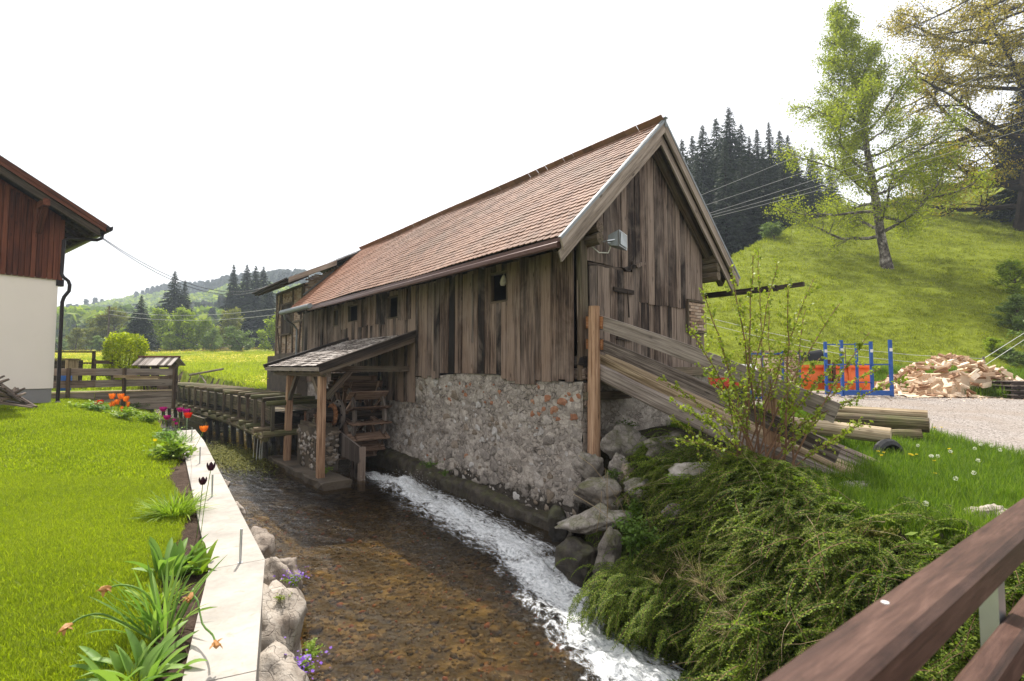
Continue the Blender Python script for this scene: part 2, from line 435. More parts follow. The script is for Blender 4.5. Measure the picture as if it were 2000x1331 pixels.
def water_mat():
    b = NB('stream_water')
    p = b.pos()
    fl = b.attr('flow').outputs['Vector']
    fo = b.attr('foam').outputs['Fac']
    n1 = b.noise(b.vmul(fl, (4.5, 2.6, 1)), 1.0, 4, .55, .8)
    n2 = b.noise(b.vmul(fl, (22, 13, 1)), 1.0, 5, .65, .5)
    n3 = b.noise(b.vmul(fl, (75, 50, 1)), 1.0, 3, .6)
    h = b.math('ADD', b.math('MULTIPLY', n1, .6), b.math('MULTIPLY', n2, .35))
    h = b.math('ADD', h, b.math('MULTIPLY', n3, .08))
    nrm = b.bump(h, .75, .05)
    fr = b.n('Fresnel', None, IOR=1.33, Normal=nrm).outputs[0]
    gl = b.n('BsdfGlossy', None, Color=(1, 1, 1), Roughness=.045, Normal=nrm)
    tr = b.n('BsdfTransparent', None, Color=(.78, .66, .38))
    wm = b.n('MixShader', None, i0=b.math('MULTIPLY', fr, 1.0, True), i1=tr.outputs[0], i2=gl.outputs[0])
    lace = b.n('TexVoronoi', {'feature': 'DISTANCE_TO_EDGE'}, Vector=b.vadd(b.vmul(fl, (9, 5, 1)), b.vmul(b.n('TexNoise', None, Vector=b.vmul(fl, (8, 5, 1)), Scale=1.0, Detail=4.0).outputs[1], (1.3, 1.3, 0))), Scale=1.0).outputs[0]
    lf = b.ramp(lace, [(0, .22), (.3, 0.0)])
    nb_ = b.noise(b.vmul(fl, (4.2, 1.3, 1)), 1.0, 6, .66, 1.6)
    ff = b.math('ADD', b.math('MULTIPLY', fo, 1.0), b.math('MULTIPLY', b.math('SUBTRACT', b.math('ADD', b.math('MULTIPLY', nb_, .75), b.math('MULTIPLY', n2, .35)), .56), 3.2))
    ff = b.math('ADD', ff, lf)
    fac = b.math('MULTIPLY', b.ramp(ff, [(.38, 0.0), (1.15, .97)]), b.ramp(fo, [(.02, 0.0), (.2, 1.0)]))
    fm = b.n('BsdfPrincipled', None, Base_Color=b.mix(b.ramp(n2, [(.3, 0.0), (.62, 1.0)]), (.38, .41, .43), (.8, .81, .82)), Roughness=.55, Normal=b.bump(b.math('ADD', nb_, b.math('MULTIPLY', n2, .4)), .6, .08))
    mm = b.n('MixShader', None, i0=fac, i1=wm.outputs[0], i2=fm.outputs[0])
    b.t.links.new(mm.outputs[0], b.out.inputs[0])
    return b.m
MT['water'] = water_mat()

def birch_mat():
    b = NB('birch_bark')
    g = b.attr('g').outputs['Vector']
    n = b.noise(b.vmul(g, (3, 3, 2.2)), 1.0, 6, .7)
    z = b.n('SeparateXYZ', None, Vector=g).outputs[2]
    col = b.ramp(n, [(.42, (.03, .022, .016)), (.52, (.13, .11, .09)), (.62, (.34, .31, .28))])
    return b.bsdf(col, .85, b.bump(n, .5, .03))
MT['birch'] = birch_mat()
MT['bark'] = plain('dark_bark', (.035, .026, .019), .95, 0, .5, 2.0, .8, .1, .03)
MT['greybark'] = plain('grey_bark', (.1, .08, .06), .95, 0, .4, 3.0, .6, .1, .02)
MT['stem'] = plain('shrub_stem', (.19, .105, .06), .8, 0, .3, 8.0, .3)

LF = {}
LF['birch'] = leaf('birch_leaves', (.12, .15, .01), (.24, .28, .02), (.36, .38, .035), .5)
LF['maple'] = leaf('young_maple_leaves', (.13, .12, .012), (.29, .235, .018), (.46, .33, .03), .5)
LF['spruce'] = leaf('spruce_needles', (.01, .018, .008), (.022, .035, .014), (.04, .058, .02), .1, .7, .3)
LF['lime'] = leaf('fresh_green_leaves', (.11, .17, .012), (.22, .29, .022), (.34, .4, .035), .45, nscale=.25)
LF['olive'] = leaf('olive_leaves', (.09, .105, .015), (.17, .18, .03), (.25, .25, .04), .35, nscale=.25)
LF['bluegreen'] = leaf('willow_leaves', (.09, .14, .035), (.15, .21, .06), (.22, .29, .09), .35, nscale=.3)
LF['hedge'] = leaf('clipped_leaves', (.13, .17, .01), (.3, .36, .015), (.48, .5, .03), .45, nscale=1.2)
LF['hazel'] = leaf('young_hazel_leaves', (.12, .17, .02), (.22, .28, .03), (.34, .38, .05), .4, nscale=2)
LF['cotoneaster'] = leaf('cotoneaster_leaves', (.016, .034, .004), (.08, .13, .013), (.24, .31, .036), .4, .7, nscale=2)
LF['nettle'] = leaf('nettle_leaves', (.05, .1, .01), (.09, .16, .018), (.13, .21, .03), .3, nscale=3)
LF['grass'] = leaf('grass_blades', (.12, .17, .007), (.225, .29, .01), (.35, .4, .02), .5, .55, nscale=.5)
LF['tallgrass'] = leaf('tall_grass_blades', (.055, .11, .01), (.11, .19, .014), (.2, .28, .03), .45, .55, nscale=.8)
LF['hillgrass'] = leaf('hill_grass_tufts', (.09, .11, .012), (.22, .25, .016), (.36, .38, .035), .45, .6, nscale=.15)
LF['far_spruce'] = leaf('far_conifer_needles', (.03, .05, .025), (.05, .075, .035), (.08, .1, .045), .1, .7, .01)
LF['meadowgrass'] = leaf('meadow_grass_blades', (.15, .19, .012), (.28, .33, .018), (.4, .43, .035), .5, .6, nscale=.1)
LF['dry'] = leaf('dry_stalks', (.2, .14, .075), (.35, .26, .15), (.5, .4, .26), .2, .7)
LF['tulipleaf'] = leaf('bulb_leaves', (.1, .19, .035), (.16, .28, .055), (.24, .36, .08), .35, .5, nscale=4)
LF['herb'] = leaf('herb_leaves', (.11, .18, .015), (.2, .3, .025), (.3, .4, .05), .4, .55, nscale=4)
LF['moss'] = leaf('water_moss', (.05, .06, .008), (.12, .12, .015), (.2, .19, .03), .1, .8, nscale=2)
for k, c in {'magenta': (.36, .01, .2), 'red': (.6, .03, .015), 'orange': (.85, .22, .03), 'black_tulip': (.02, .003, .012),
             'yellow': (.8, .6, .01), 'purple': (.22, .1, .5), 'withered': (.4, .2, .07), 'white': (.7, .7, .66)}.items():
    LF[k] = leaf(k + '_petals', tuple(x * .75 for x in c), tuple(min(.9, x * 1.15) for x in c), None, .25, .5, 5)

# ------------------------------------------------------------------ mesh helpers
def np_mesh(name, V, F, mats, mi=None, attrs=None, smooth=False):
    me = bpy.data.meshes.new(name)
    V = np.asarray(V, np.float32); F = np.asarray(F, np.int32)
    k = F.shape[1]; n = len(F)
    me.vertices.add(len(V)); me.vertices.foreach_set('co', V.ravel())
    me.loops.add(n * k); me.loops.foreach_set('vertex_index', F.ravel())
    me.polygons.add(n); me.polygons.foreach_set('loop_start', np.arange(0, n * k, k, dtype=np.int32))
    if mi is not None: me.polygons.foreach_set('material_index', np.asarray(mi, np.int32))
    for m in (mats if isinstance(mats, list) else [mats]): me.materials.append(m)
    for an, av in (attrs or {}).items():
        av = np.asarray(av, np.float32)
        a = me.attributes.new(an, 'FLOAT_VECTOR' if av.ndim == 2 else 'FLOAT', 'POINT')
        a.data.foreach_set('vector' if av.ndim == 2 else 'value', av.ravel())
    me.update(calc_edges=True)
    me.polygons.foreach_set('use_smooth', np.full(n, smooth))
    return me

BASE = {}
def thing(name, label, cat, base=(0, 0, 0), frame='world', group=None, kind=None):
    o = bpy.data.objects.new(name, None)
    o.empty_display_size = .1
    C.objects.link(o)
    f = FR[frame]
    o.matrix_world = Matrix.Translation(f @ Vector(base)) @ f.to_3x3().to_4x4()
    BASE[o] = (Vector(base), frame)
    tag(o, label, cat, group, kind)
    return o
def tag(o, label=None, cat=None, group=None, kind=None):
    if label: o['label'] = label
    if cat: o['category'] = cat
    if group: o['group'] = group
    if kind: o['kind'] = kind
    return o

class MB:
    """collects shapes given in the coordinates of a frame, with grain coordinates g"""
    def __init__(s): s.v = []; s.f = []; s.g = []; s.mi = []; s.cur = 0
    def add(s, vs, fs, gs=None):
        o = len(s.v)
        s.v += [tuple(v) for v in vs]
        s.g += [tuple(g) for g in (gs if gs is not None else vs)]
        for f in fs:
            s.f.append(tuple(i + o for i in f)); s.mi.append(s.cur)
        return s
    def beam(s, p0, p1, w, h, up=(0, 0, 1), seg=1, jit=0.0, bev=0.0, bow=0.0, taper=1.0, twist=0.0):
        p0 = Vector(p0); p1 = Vector(p1); d = p1 - p0; L = d.length; d.normalize(); up = Vector(up)
        a = d.cross(up)
        if a.length < 1e-4: a = d.cross(Vector((1, 0, 0)))
        a.normalize(); b = a.cross(d).normalized()
        if bev: pr = [(-w/2+bev, -h/2), (w/2-bev, -h/2), (w/2, -h/2+bev), (w/2, h/2-bev), (w/2-bev, h/2), (-w/2+bev, h/2), (-w/2, h/2-bev), (-w/2, -h/2+bev)]
        else: pr = [(-w/2, -h/2), (w/2, -h/2), (w/2, h/2), (-w/2, h/2)]
        n = len(pr); vs = []; gs = []; go = R.random() * 9
        for k in range(seg + 1):
            t = k / seg; sc = 1 + (taper - 1) * t; c = p0 + d * (L * t) + b * (bow * math.sin(math.pi * t))
            ang = twist * t
            for x, y in pr:
                jx = R.uniform(-jit, jit); jy = R.uniform(-jit, jit) * .4
                X = (x * math.cos(ang) - y * math.sin(ang)) * sc + jx; Y = (x * math.sin(ang) + y * math.cos(ang)) * sc + jy
                vs.append(c + a * X + b * Y); gs.append((x, y, L * t + go))
        fs = [tuple(range(n - 1, -1, -1)), tuple(seg * n + i for i in range(n))]
        for k in range(seg):
            for i in range(n):
                j = (i + 1) % n
                fs.append((k*n+i, k*n+j, (k+1)*n+j, (k+1)*n+i))
        return s.add(vs, fs, gs)
    def box(s, x0, x1, y0, y1, z0, z1, axis='z'):
        vs = [(x, y, z) for z in (z0, z1) for y in (y0, y1) for x in (x0, x1)]
        fs = [(0, 2, 3, 1), (4, 5, 7, 6), (0, 1, 5, 4), (2, 6, 7, 3), (0, 4, 6, 2), (1, 3, 7, 5)]
        if axis == 'z': gs = vs
        elif axis == 'y': gs = [(x, z, y) for x, y, z in vs]
        else: gs = [(y, z, x) for x, y, z in vs]
        return s.add(vs, fs, gs)
    def tube(s, pts, rs, n=8, cap=True, jit=0.0):
        pts = [Vector(p) for p in pts]
        if not isinstance(rs, (list, tuple)): rs = [rs] * len(pts)
        vs = []; gs = []; Ln = 0; a = None; go = R.random() * 9
        for k, p in enumerate(pts):
            d = (pts[min(k+1, len(pts)-1)] - pts[max(k-1, 0)])
            if d.length < 1e-6: d = Vector((0, 0, 1))
            d.normalize()
            if a is None:
                a = d.orthogonal().normalized()
            else: a = (a - d * a.dot(d)); a = a.normalized() if a.length > 1e-4 else d.orthogonal().normalized()
            b = d.cross(a)
            if k: Ln += (p - pts[k-1]).length
            for i in range(n):
                t = 2 * math.pi * i / n; r = rs[k] * (1 + R.uniform(-jit, jit))
                vs.append(p + a * (math.cos(t) * r) + b * (math.sin(t) * r))
                gs.append((math.cos(t) * rs[k], math.sin(t) * rs[k], Ln + go))
        fs = []
        for k in range(len(pts) - 1):
            for i in range(n):
                j = (i + 1) % n; fs.append((k*n+i, k*n+j, (k+1)*n+j, (k+1)*n+i))
        if cap:
            fs.append(tuple(range(n - 1, -1, -1))); fs.append(tuple((len(pts)-1)*n + i for i in range(n)))
        return s.add(vs, fs, gs)
    def poly(s, pts, nrm, th, axis=None):
        """a flat outline given thickness th along nrm"""
        pts = [Vector(p) for p in pts]; nv = Vector(nrm).normalized() * th; n = len(pts)
        vs = pts + [p + nv for p in pts]
        fs = [tuple(range(n - 1, -1, -1)), tuple(range(n, 2 * n))] + [(i, (i+1) % n, n + (i+1) % n, n + i) for i in range(n)]
        ax = Vector(axis).normalized() if axis else None
        gs = None
        if ax:
            gs = [tuple((p - ax * p.dot(ax))[:2]) + (p.dot(ax),) for p in vs]
        return s.add(vs, fs, gs)
    def mesh(s, name, mats, base=Vector((0, 0, 0)), smooth=False):
        me = bpy.data.meshes.new(name)
        me.from_pydata([tuple(Vector(v) - base) for v in s.v], [], s.f)
        for m in (mats if isinstance(mats, list) else [mats]): me.materials.append(m)
        a = me.attributes.new('g', 'FLOAT_VECTOR', 'POINT')
        a.data.foreach_set('vector', np.array(s.g, np.float32).ravel())
        if any(s.mi): me.polygons.foreach_set('material_index', s.mi)
        if smooth: me.polygons.foreach_set('use_smooth', [True] * len(me.polygons))
        me.update()
        return me

def part(name, mb, mat, parent, label=None, kind=None, smooth=False, root=None):
    """one mesh object under a thing; root = the thing when parent is itself a part"""
    base = BASE[root or parent][0]
    me = mb.mesh(name, mat, base, smooth) if isinstance(mb, MB) else mb
    o = bpy.data.objects.new(name, me)
    C.objects.link(o)
    o.parent = parent
    return tag(o, label, None, None, kind)

def single(name, mb, mat, label, cat, base=(0, 0, 0), frame='world', group=None, kind=None, smooth=False):
    f = FR[frame]; bv = Vector(base)
    me = mb.mesh(name, mat, bv, smooth) if isinstance(mb, MB) else mb
    o = bpy.data.objects.new(name, me)
    C.objects.link(o)
    o.matrix_world = Matrix.Translation(f @ bv) @ f.to_3x3().to_4x4()
    return tag(o, label, cat, group, kind)

def copy_tree(o, loc, rz=0.0, scale=1.0, label=None, group=None):
    c = o.copy(); C.objects.link(c); c.location = loc; c.rotation_euler = (0, 0, rz)
    c.scale = (scale,) * 3 if not isinstance(scale, tuple) else scale
    if label: c['label'] = label
    if group: c['group'] = group
    for ch in list(o.children):
        d = ch.copy(); C.objects.link(d); d.parent = c
        for g in list(ch.children):
            e = g.copy(); C.objects.link(e); e.parent = d
    return c

ORD = ['first', 'second', 'third', 'fourth', 'fifth', 'sixth', 'seventh', 'eighth', 'ninth', 'tenth', 'eleventh', 'twelfth', 'thirteenth', 'fourteenth', 'fifteenth', 'sixteenth', 'seventeenth', 'eighteenth', 'nineteenth', 'twentieth', 'twenty-first', 'twenty-second', 'twenty-third', 'twenty-fourth', 'twenty-fifth']

# leaf cards as numpy arrays
def rand_rot(n):
    q = rng.normal(size=(n, 4)); q /= np.linalg.norm(q, axis=1)[:, None]
    w, x, y, z = q.T
    a = np.stack([1-2*(y*y+z*z), 2*(x*y+w*z), 2*(x*z-w*y)], 1)
    b = np.stack([2*(x*y-w*z), 1-2*(x*x+z*z), 2*(y*z+w*x)], 1)
    return a, b
def leaves(P, size, aspect=.6, up=.0, var=.4):
    """small folded four-cornered leaves at the points P"""
    P = np.asarray(P, float); n = len(P)
    a, b = rand_rot(n)
    if up:
        c = np.cross(a, b); c[:, 2] = np.abs(c[:, 2]) + up; c /= np.linalg.norm(c, axis=1)[:, None]
        a = np.cross(b, c); a /= np.linalg.norm(a, axis=1)[:, None]; b = np.cross(c, a)
    s = size * (1 + rng.uniform(-var, var, n))[:, None]
    V = np.stack([P - a * s, P + b * s * aspect, P + a * s, P - b * s * aspect], 1).reshape(-1, 3)
    F = np.arange(n * 4).reshape(-1, 4)
    return V, F

# instances over points (for what nobody could count)
def scatter(name, P, rot, scl, protos, label=None, cat=None, kind='stuff', parent=None, group=None):
    P = np.asarray(P, np.float32); n = len(P)
    me = bpy.data.meshes.new(name)
    me.vertices.add(n)
    base = P.mean(axis=0) if n else np.zeros(3)
    base[2] = P[:, 2].min()
    if parent is not None: base = np.array(BASE[parent][0])
    me.vertices.foreach_set('co', (P - base).astype(np.float32).ravel())
    a = me.attributes.new('rot', 'FLOAT_VECTOR', 'POINT'); a.data.foreach_set('vector', np.asarray(rot, np.float32).ravel())
    a = me.attributes.new('scl', 'FLOAT_VECTOR', 'POINT')
    scl = np.asarray(scl, np.float32)
    if scl.ndim == 1: scl = np.repeat(scl[:, None], 3, 1)
    a.data.foreach_set('vector', scl.ravel())
    a = me.attributes.new('pid', 'INT', 'POINT'); a.data.foreach_set('value', rng.integers(0, len(protos), n).astype(np.int32))
    col = bpy.data.collections.new(name + '_kinds')
    for p in protos: col.objects.link(p)
    t = bpy.data.node_groups.new(name + '_nodes', 'GeometryNodeTree')
    t.interface.new_socket('Geometry', in_out='INPUT', socket_type='NodeSocketGeometry')
    t.interface.new_socket('Geometry', in_out='OUTPUT', socket_type='NodeSocketGeometry')
    gi = t.nodes.new('NodeGroupInput'); go = t.nodes.new('NodeGroupOutput')
    ip = t.nodes.new('GeometryNodeInstanceOnPoints'); ci = t.nodes.new('GeometryNodeCollectionInfo')
    ci.inputs[0].default_value = col; ci.inputs[1].default_value = True; ci.inputs[2].default_value = True
    ip.inputs['Pick Instance'].default_value = True
    def na(nm, ty):
        x = t.nodes.new('GeometryNodeInputNamedAttribute'); x.data_type = ty; x.inputs[0].default_value = nm; return x.outputs[0]
    t.links.new(gi.outputs[0], ip.inputs['Points']); t.links.new(ci.outputs[0], ip.inputs['Instance'])
    t.links.new(na('pid', 'INT'), ip.inputs['Instance Index'])
    t.links.new(na('rot', 'FLOAT_VECTOR'), ip.inputs['Rotation']); t.links.new(na('scl', 'FLOAT_VECTOR'), ip.inputs['Scale'])
    t.links.new(ip.outputs[0], go.inputs[0])
    o = bpy.data.objects.new(name, me)
    C.objects.link(o)
    if parent is not None: o.parent = parent
    else: o.location = base
    md = o.modifiers.new('scatter', 'NODES'); md.node_group = t
    return tag(o, label, cat, group, kind)

def proto(name, me):
    return bpy.data.objects.new(name, me)

def blade_proto(name, n, rad_, h, w, mat, bend=.5, seed=0):
    """a tuft of n bent blades"""
    r = random.Random(seed); V = []; F = []
    for k in range(n):
        a = r.uniform(0, 6.283); d = rad_ * math.sqrt(r.random()); px, py = d * math.cos(a), d * math.sin(a)
        az = r.uniform(0, 6.283); hh = h * r.uniform(.55, 1.1); bd = bend * hh * r.uniform(.2, 1.2); sx, sy = -math.sin(az), math.cos(az); cx, cy = math.cos(az), math.sin(az)
        ww = w * r.uniform(.7, 1.2); o = len(V)
        for t, wf in ((0, 1), (.5, .85), (.85, .45)):
            q = (px + cx * bd * t * t, py + cy * bd * t * t, hh * t)
            V += [(q[0] - sx * ww * wf / 2, q[1] - sy * ww * wf / 2, q[2]), (q[0] + sx * ww * wf / 2, q[1] + sy * ww * wf / 2, q[2])]
        V.append((px + cx * bd, py + cy * bd, hh * .98))
        F += [(o, o+1, o+3), (o, o+3, o+2), (o+2, o+3, o+5), (o+2, o+5, o+4), (o+4, o+5, o+6)]
    return proto(name, np_mesh(name, V, F, mat))

# ------------------------------------------------------------------ terrain
XLy = [-40, 0, 3.04, 4.76, 12.81, 14.5, 20.4, 25, 36, 46, 60]
XLx = [18, -.09, -1.47, -2.25, -7.68, -8.9, -13.3, -17.3, -26.5, -34.5, -46]
XRy = [-40, 0, 3.0, 5.2, 7.2, 9.3, 10, 26.9, 46, 60]
XRx = [21, 3.2, 2.7, 1.95, 1.42, 1.22, 1.26, -12.8, -31, -43]
def xl(Y): return np.interp(Y, XLy, XLx)
def xr(Y): return np.interp(Y, XRy, XRx)
def wr(Y): return np.interp(Y, [-40, 0, 4.4, 5.2, 7.2, 9, 9.7, 10.05], [2.2, 2.2, 1.9, 1.75, 1.85, 1.5, 1.2, .3])
E_A = [-1.6, -.95, -.88, -.7, -.5, -.4, .1, .3, .37, .44, .5, .56, .7, .85, 1.0, 1.3]
E_V = [.03, .03, .031, .041, .036, .045, .07, .12, .165, .222, .255, .28, .318, .355, .41, .45]
def hill(X, Y):
    """height of the open land against distance ahead: meadow on the left, steep pasture on the right"""
    Ys = np.maximum(Y, 1.0)
    a = np.clip(X / Ys, -1.6, 1.6)
    e = np.interp(a, E_A, E_V)
    k = sst(-.1, .36, a)
    m = .066 * (1 - k) + .5 * k
    d0 = 27 - 5 * k
    z0 = 1.8 + .2 * k
    D1 = (1 + (m * d0) + (0.2 * (1 - k))) / (m - np.minimum(e, m * .85))
    D1 = np.minimum(D1, 190)
    z1 = z0 + m * (np.minimum(Ys, D1) - d0)
    soft = np.maximum(Ys - D1, 0)
    z = z1 + soft * e * .35
    z = z0 + np.maximum(z - z0, 0) * sst(d0 - 2, d0 + 5, Ys) ** .5
    return z, Ys > d0
def inside(px, py, poly):
    c = np.zeros(px.shape, bool); n = len(poly)
    for i in range(n):
        x0, y0 = poly[i]; x1, y1 = poly[(i + 1) % n]
        if y0 == y1: continue
        c ^= ((y0 > py) != (y1 > py)) & (px < (x1 - x0) * (py - y0) / (y1 - y0) + x0)
    return c
ROAD = [(7.0, -30), (7.5, 5), (7.9, 8.1), (8.05, 9.4), (8.6, 11.5), (9.0, 13.6), (7.2, 15.6), (6.0, 18.5), (8, 27), (13.4, 23.5), (15.6, 20.2), (16.8, 17.2), (30, 18), (60, 16), (60, -30)]
def gz(X, Y):
    X = np.asarray(X, float); Y = np.asarray(Y, float)
    L = xl(Y); Rr = xr(Y); w = wr(Y)
    zh, far = hill(X, Y)
    zright = 1.5 + .45 * sst(6, 18, Y) + .05 * fbm(X * .8, Y * .8, 3)
    zright = np.where(Y > 18, np.maximum(zh, zright), zright)
    zright = np.where((X / np.maximum(Y, 1) < 0.25) & (Y > 12), np.maximum(zh, 1.7), zright)
    dl = (L - X) * .83
    zl = 1.22 + .64 * sst(5, 15, Y) * sst(.3, 3.5, dl)
    # raised ground behind the beam wall on the left
    beyond = (X + 17) * (-.671) + (Y - 17.5) * .741
    zl = zl + (2.12 - zl) * sst(.05, .25, beyond) * sst(13, 15, Y)
    zl = np.maximum(zl, np.where(Y > 24, zh, 0))
    wl_ = np.where(Y < 13.5, .30, 1.2)
    tl = np.clip((L - .06 - X) / wl_, 0, 1)
    tr = np.clip((X - Rr) / w, 0, 1)
    bed = -.5 + .12 * fbm(X * 1.3, Y * 1.3, 9) - .1 * np.sin(np.clip((X - L) / np.maximum(Rr - L, .1), 0, 1) * math.pi)
    z = np.where(X < L, bed + (zl - bed) * sst(0, 1, tl), bed)
    rug = .35 * fbm(X * 2.2, Y * 2.2, 21) * np.sin(tr * math.pi)
    zr_ = bed + (zright - bed) * (1 - (1 - tr) ** 1.6) + rug
    z = np.where(X > Rr, zr_, z)
    # the channel ends far up the valley
    z = z + (np.maximum(zh, 1.9) - z) * sst(44, 50, Y)
    z = np.where(far, z + sst(.2, .4, X / np.maximum(Y, 1)) * (.3 * fbm(X * .35, Y * 1.5 + X * .2, 15, 4)) + .25 * fbm(X * .12, Y * .12, 5) + .1 * fbm(X * .6, Y * .6, 6, 3), z + .02 * fbm(X * 2, Y * 2, 7, 3))
    return z

def lines(a, b, step, far, g=1.07):
    c = list(np.arange(a, b, step)); s = step
    up = b
    hi = []
    while up < far:
        hi.append(up); s *= g; up += s
    s = step; lo = []; dn = a
    while dn > -far:
        s *= g; dn -= s; lo.append(dn)
    return np.array(lo[::-1] + c + hi)
gx = lines(-13, 10, .12, 900, 1.055)
gy = lines(1, 15, .12, 900, 1.05)
gy = gy[gy > -60]
GX, GY = np.meshgrid(gx, gy)
GZ = gz(GX, GY)
nx, ny = len(gx), len(gy)
idx = np.arange(nx * ny).reshape(ny, nx)
FQ = np.stack([idx[:-1, :-1], idx[:-1, 1:], idx[1:, 1:], idx[1:, :-1]], -1).reshape(-1, 4)
cx = ((GX[:-1, :-1] + GX[1:, 1:]) / 2).ravel(); cy = ((GY[:-1, :-1] + GY[1:, 1:]) / 2).ravel()
VV = np.stack([GX.ravel(), GY.ravel(), GZ.ravel()], 1)
def classify(x, y):
    L = xl(y); Rr = xr(y); w = wr(y); _, far = hill(x, y)
    k = np.full(x.shape, 0)                        # 0 grass verge on the right
    k[(x > Rr) & inside(x, y, ROAD)] = 1
    k[(x > Rr) & (x < Rr + w) & (y < 10.5)] = 2        # bank
    lx_ = (x - 1.26) * .769 + (y - 10) * .639; ly_ = (x - 1.26) * -.639 + (y - 10) * .769
    k[(lx_ > -.3) & (lx_ < 4.8) & (ly_ > -2.6) & (ly_ < .3)] = 2  # dark earth under the ramp, puts the hollow's shade into the ground colour
    k[far & (x / np.maximum(y, 1) > .1)] = 3         # hillside
    k[(x <= L) & ~far] = 4                           # lawn
    k[(far | (y > 24)) & (x / np.maximum(y, 1) <= .1)] = 5   # meadow
    k[(x > L - .35) & (x < Rr) & (y < 48)] = 6        # stream bed
    dw = (L - x)
    k[(dw > .35) & (dw < .86 + .1 * np.sin(y * 1.7) + .1 * np.sin(y * 4.1)) & (y < 17)] = 7
    return k
kc = classify(cx, cy)
def sub_mesh(name, mask, mat):
    f = FQ[mask]; u, inv = np.unique(f.ravel(), return_inverse=True)
    return np_mesh(name, VV[u], inv.reshape(-1, 4), mat, smooth=True)
for k, nm, mt in [(0, 'grass_verge', 'bank'), (1, 'gravel_road', 'gravel'), (2, 'river_bank', 'bankearth'), (3, 'hillside', 'hill'), (4, 'lawn', 'lawn'),
                  (5, 'meadow', 'meadow'), (6, 'stream_bed', 'bed'), (7, 'garden_bed', 'soil')]:
    if (kc == k).any():
        single(nm, sub_mesh(nm, kc == k, MT[mt]), None, None, None, kind='structure')

# ------------------------------------------------------------------ water
def wlev(Y): return np.interp(Y, [-40, 0, 5, 8, 12, 14.5, 30, 60], [-.6, -.42, -.3, -.2, -.06, 0, .05, .1])
FCy = [-40, -2, 0, 3, 5.15, 6.78, 8.93, 11.6, 14.3, 15.5]
FCx = [20, 3.6, 2.75, 2.15, 1.38, .84, .1, -1.72, -3.75, -4.6]
FWw = [.52, .52, .52, .48, .48, .44, .54, .62, .36, .2]
wy = np.concatenate([np.arange(-12, 2, .12), np.arange(2, 16, .035), np.arange(16, 48, .12)])
wtn = 125
T = np.linspace(0, 1, wtn)
WY = np.repeat(wy[:, None], wtn, 1)
WX = (xl(WY) - .3) * (1 - T) + (xr(WY) + .22) * T
fcx = np.interp(WY, FCy, FCx); fw = np.interp(WY, FCy, FWw)
dd = (WX - fcx) / fw
foam = np.exp(-(dd ** 2) * np.where(dd > 0, .55, 1.25)) * sst(15.2, 14.2, WY)
foam = np.where(WY < 0, foam * .8, foam)
ss = WY * 1.3                       # runs along the stream
uu = (WX - fcx)
turb = foam * (.3 * (fbm(uu * 2.6, ss * 1.1, 31, 4)) + .1 * np.abs(fbm(uu * 7, ss * 2.5, 33, 3)) * 2 + .05)
hump = .2 * np.exp(-(((WX + 2.75) / .45) ** 2) - ((WY - 13.0) / .55) ** 2)
calm = .055 * fbm(uu * 2.2 + ss * .4, ss * 1.5, 41, 4) + .034 * fbm(uu * 6, ss * 4.5, 43, 3) + .03 * sst(8, 12, WY) * fbm(uu * 1.6 + WY, WY * 6.5, 46, 3)
WZ = wlev(WY) + turb + hump * (1 + fbm(uu * 9, ss * 9, 44)) + calm
n1_, n2_ = WX.shape
wi = np.arange(n1_ * n2_).reshape(n1_, n2_)
WF = np.stack([wi[:-1, :-1], wi[:-1, 1:], wi[1:, 1:], wi[1:, :-1]], -1).reshape(-1, 4)
WV = np.stack([WX.ravel(), WY.ravel(), WZ.ravel()], 1)
fl = np.stack([uu.ravel(), ss.ravel(), np.zeros(uu.size)], 1)
wm = np_mesh('stream_water', WV, WF, MT['water'], attrs={'flow': fl, 'foam': foam.ravel()}, smooth=True)
single('stream_water', wm, None, None, None, kind='structure')

# droplets and froth thrown up by the race
PV = []; 
for _ in range(1500):
    y = R.uniform(4.2, 14.2); c = float(np.interp(y, FCy, FCx)); w = float(np.interp(y, FCy, FWw))
    x = c + R.gauss(.1, .5) * w
    hh = abs(R.gauss(0, .05)) + .05
    if R.random() < .35: y = R.gauss(13.0, .35); x = -2.75 + R.gauss(0, .35); hh = abs(R.gauss(0, .12)) + .1
    PV.append((x, y, float(wlev(y)) + hh))
V, F = leaves(PV, .009, .8)
single('water_spray', np_mesh('water_spray', V, F, MT['white_paint']), None, 'white spray flying above the tailrace below the water wheel', 'spray', kind='stuff')

# pebbles lying on the stream bed
def rock_mesh(name, seed, mat, sub=2, sx=1, sy=1, sz=.6, rough=.35, sharp=1.0, freq=1.6):
    import bmesh
    bm = bmesh.new(); bmesh.ops.create_icosphere(bm, subdivisions=sub, radius=1)
    from mathutils import noise as mn
    o = Vector((seed * 7.3, seed * 3.1, seed * 1.7))
    rr = random.Random(seed)
    cuts = [(Vector((rr.gauss(0, 1), rr.gauss(0, 1), rr.gauss(0, .8))).normalized(), rr.uniform(.5, .85)) for _ in range(7)]
    for v in bm.verts:
        p = v.co.copy()
        for nv, dd_ in cuts:                       # broken faces
            t = p.dot(nv)
            if t > dd_: p -= nv * (t - dd_) * .85 * sharp
        p *= 1 + rough * mn.noise(p * freq + o) + rough * .45 * mn.noise(p * freq * 2.7 + o) + rough * .22 * mn.noise(p * freq * 6 + o)
        v.co = Vector((p.x * sx, p.y * sy, p.z * sz))
    me = bpy.data.meshes.new(name); bm.to_mesh(me); bm.free()
    me.materials.append(mat)
    me.polygons.foreach_set('use_smooth', [True] * len(me.polygons))
    return me
pp = [proto('pebble_kind', rock_mesh('pebble', 50 + k, MT['pebble'], 1, 1, .75, .45, .3)) for k in range(5)]
n = 7000
py_ = rng.uniform(4.0, 13.5, n) ; tt = rng.uniform(.0, .97, n)
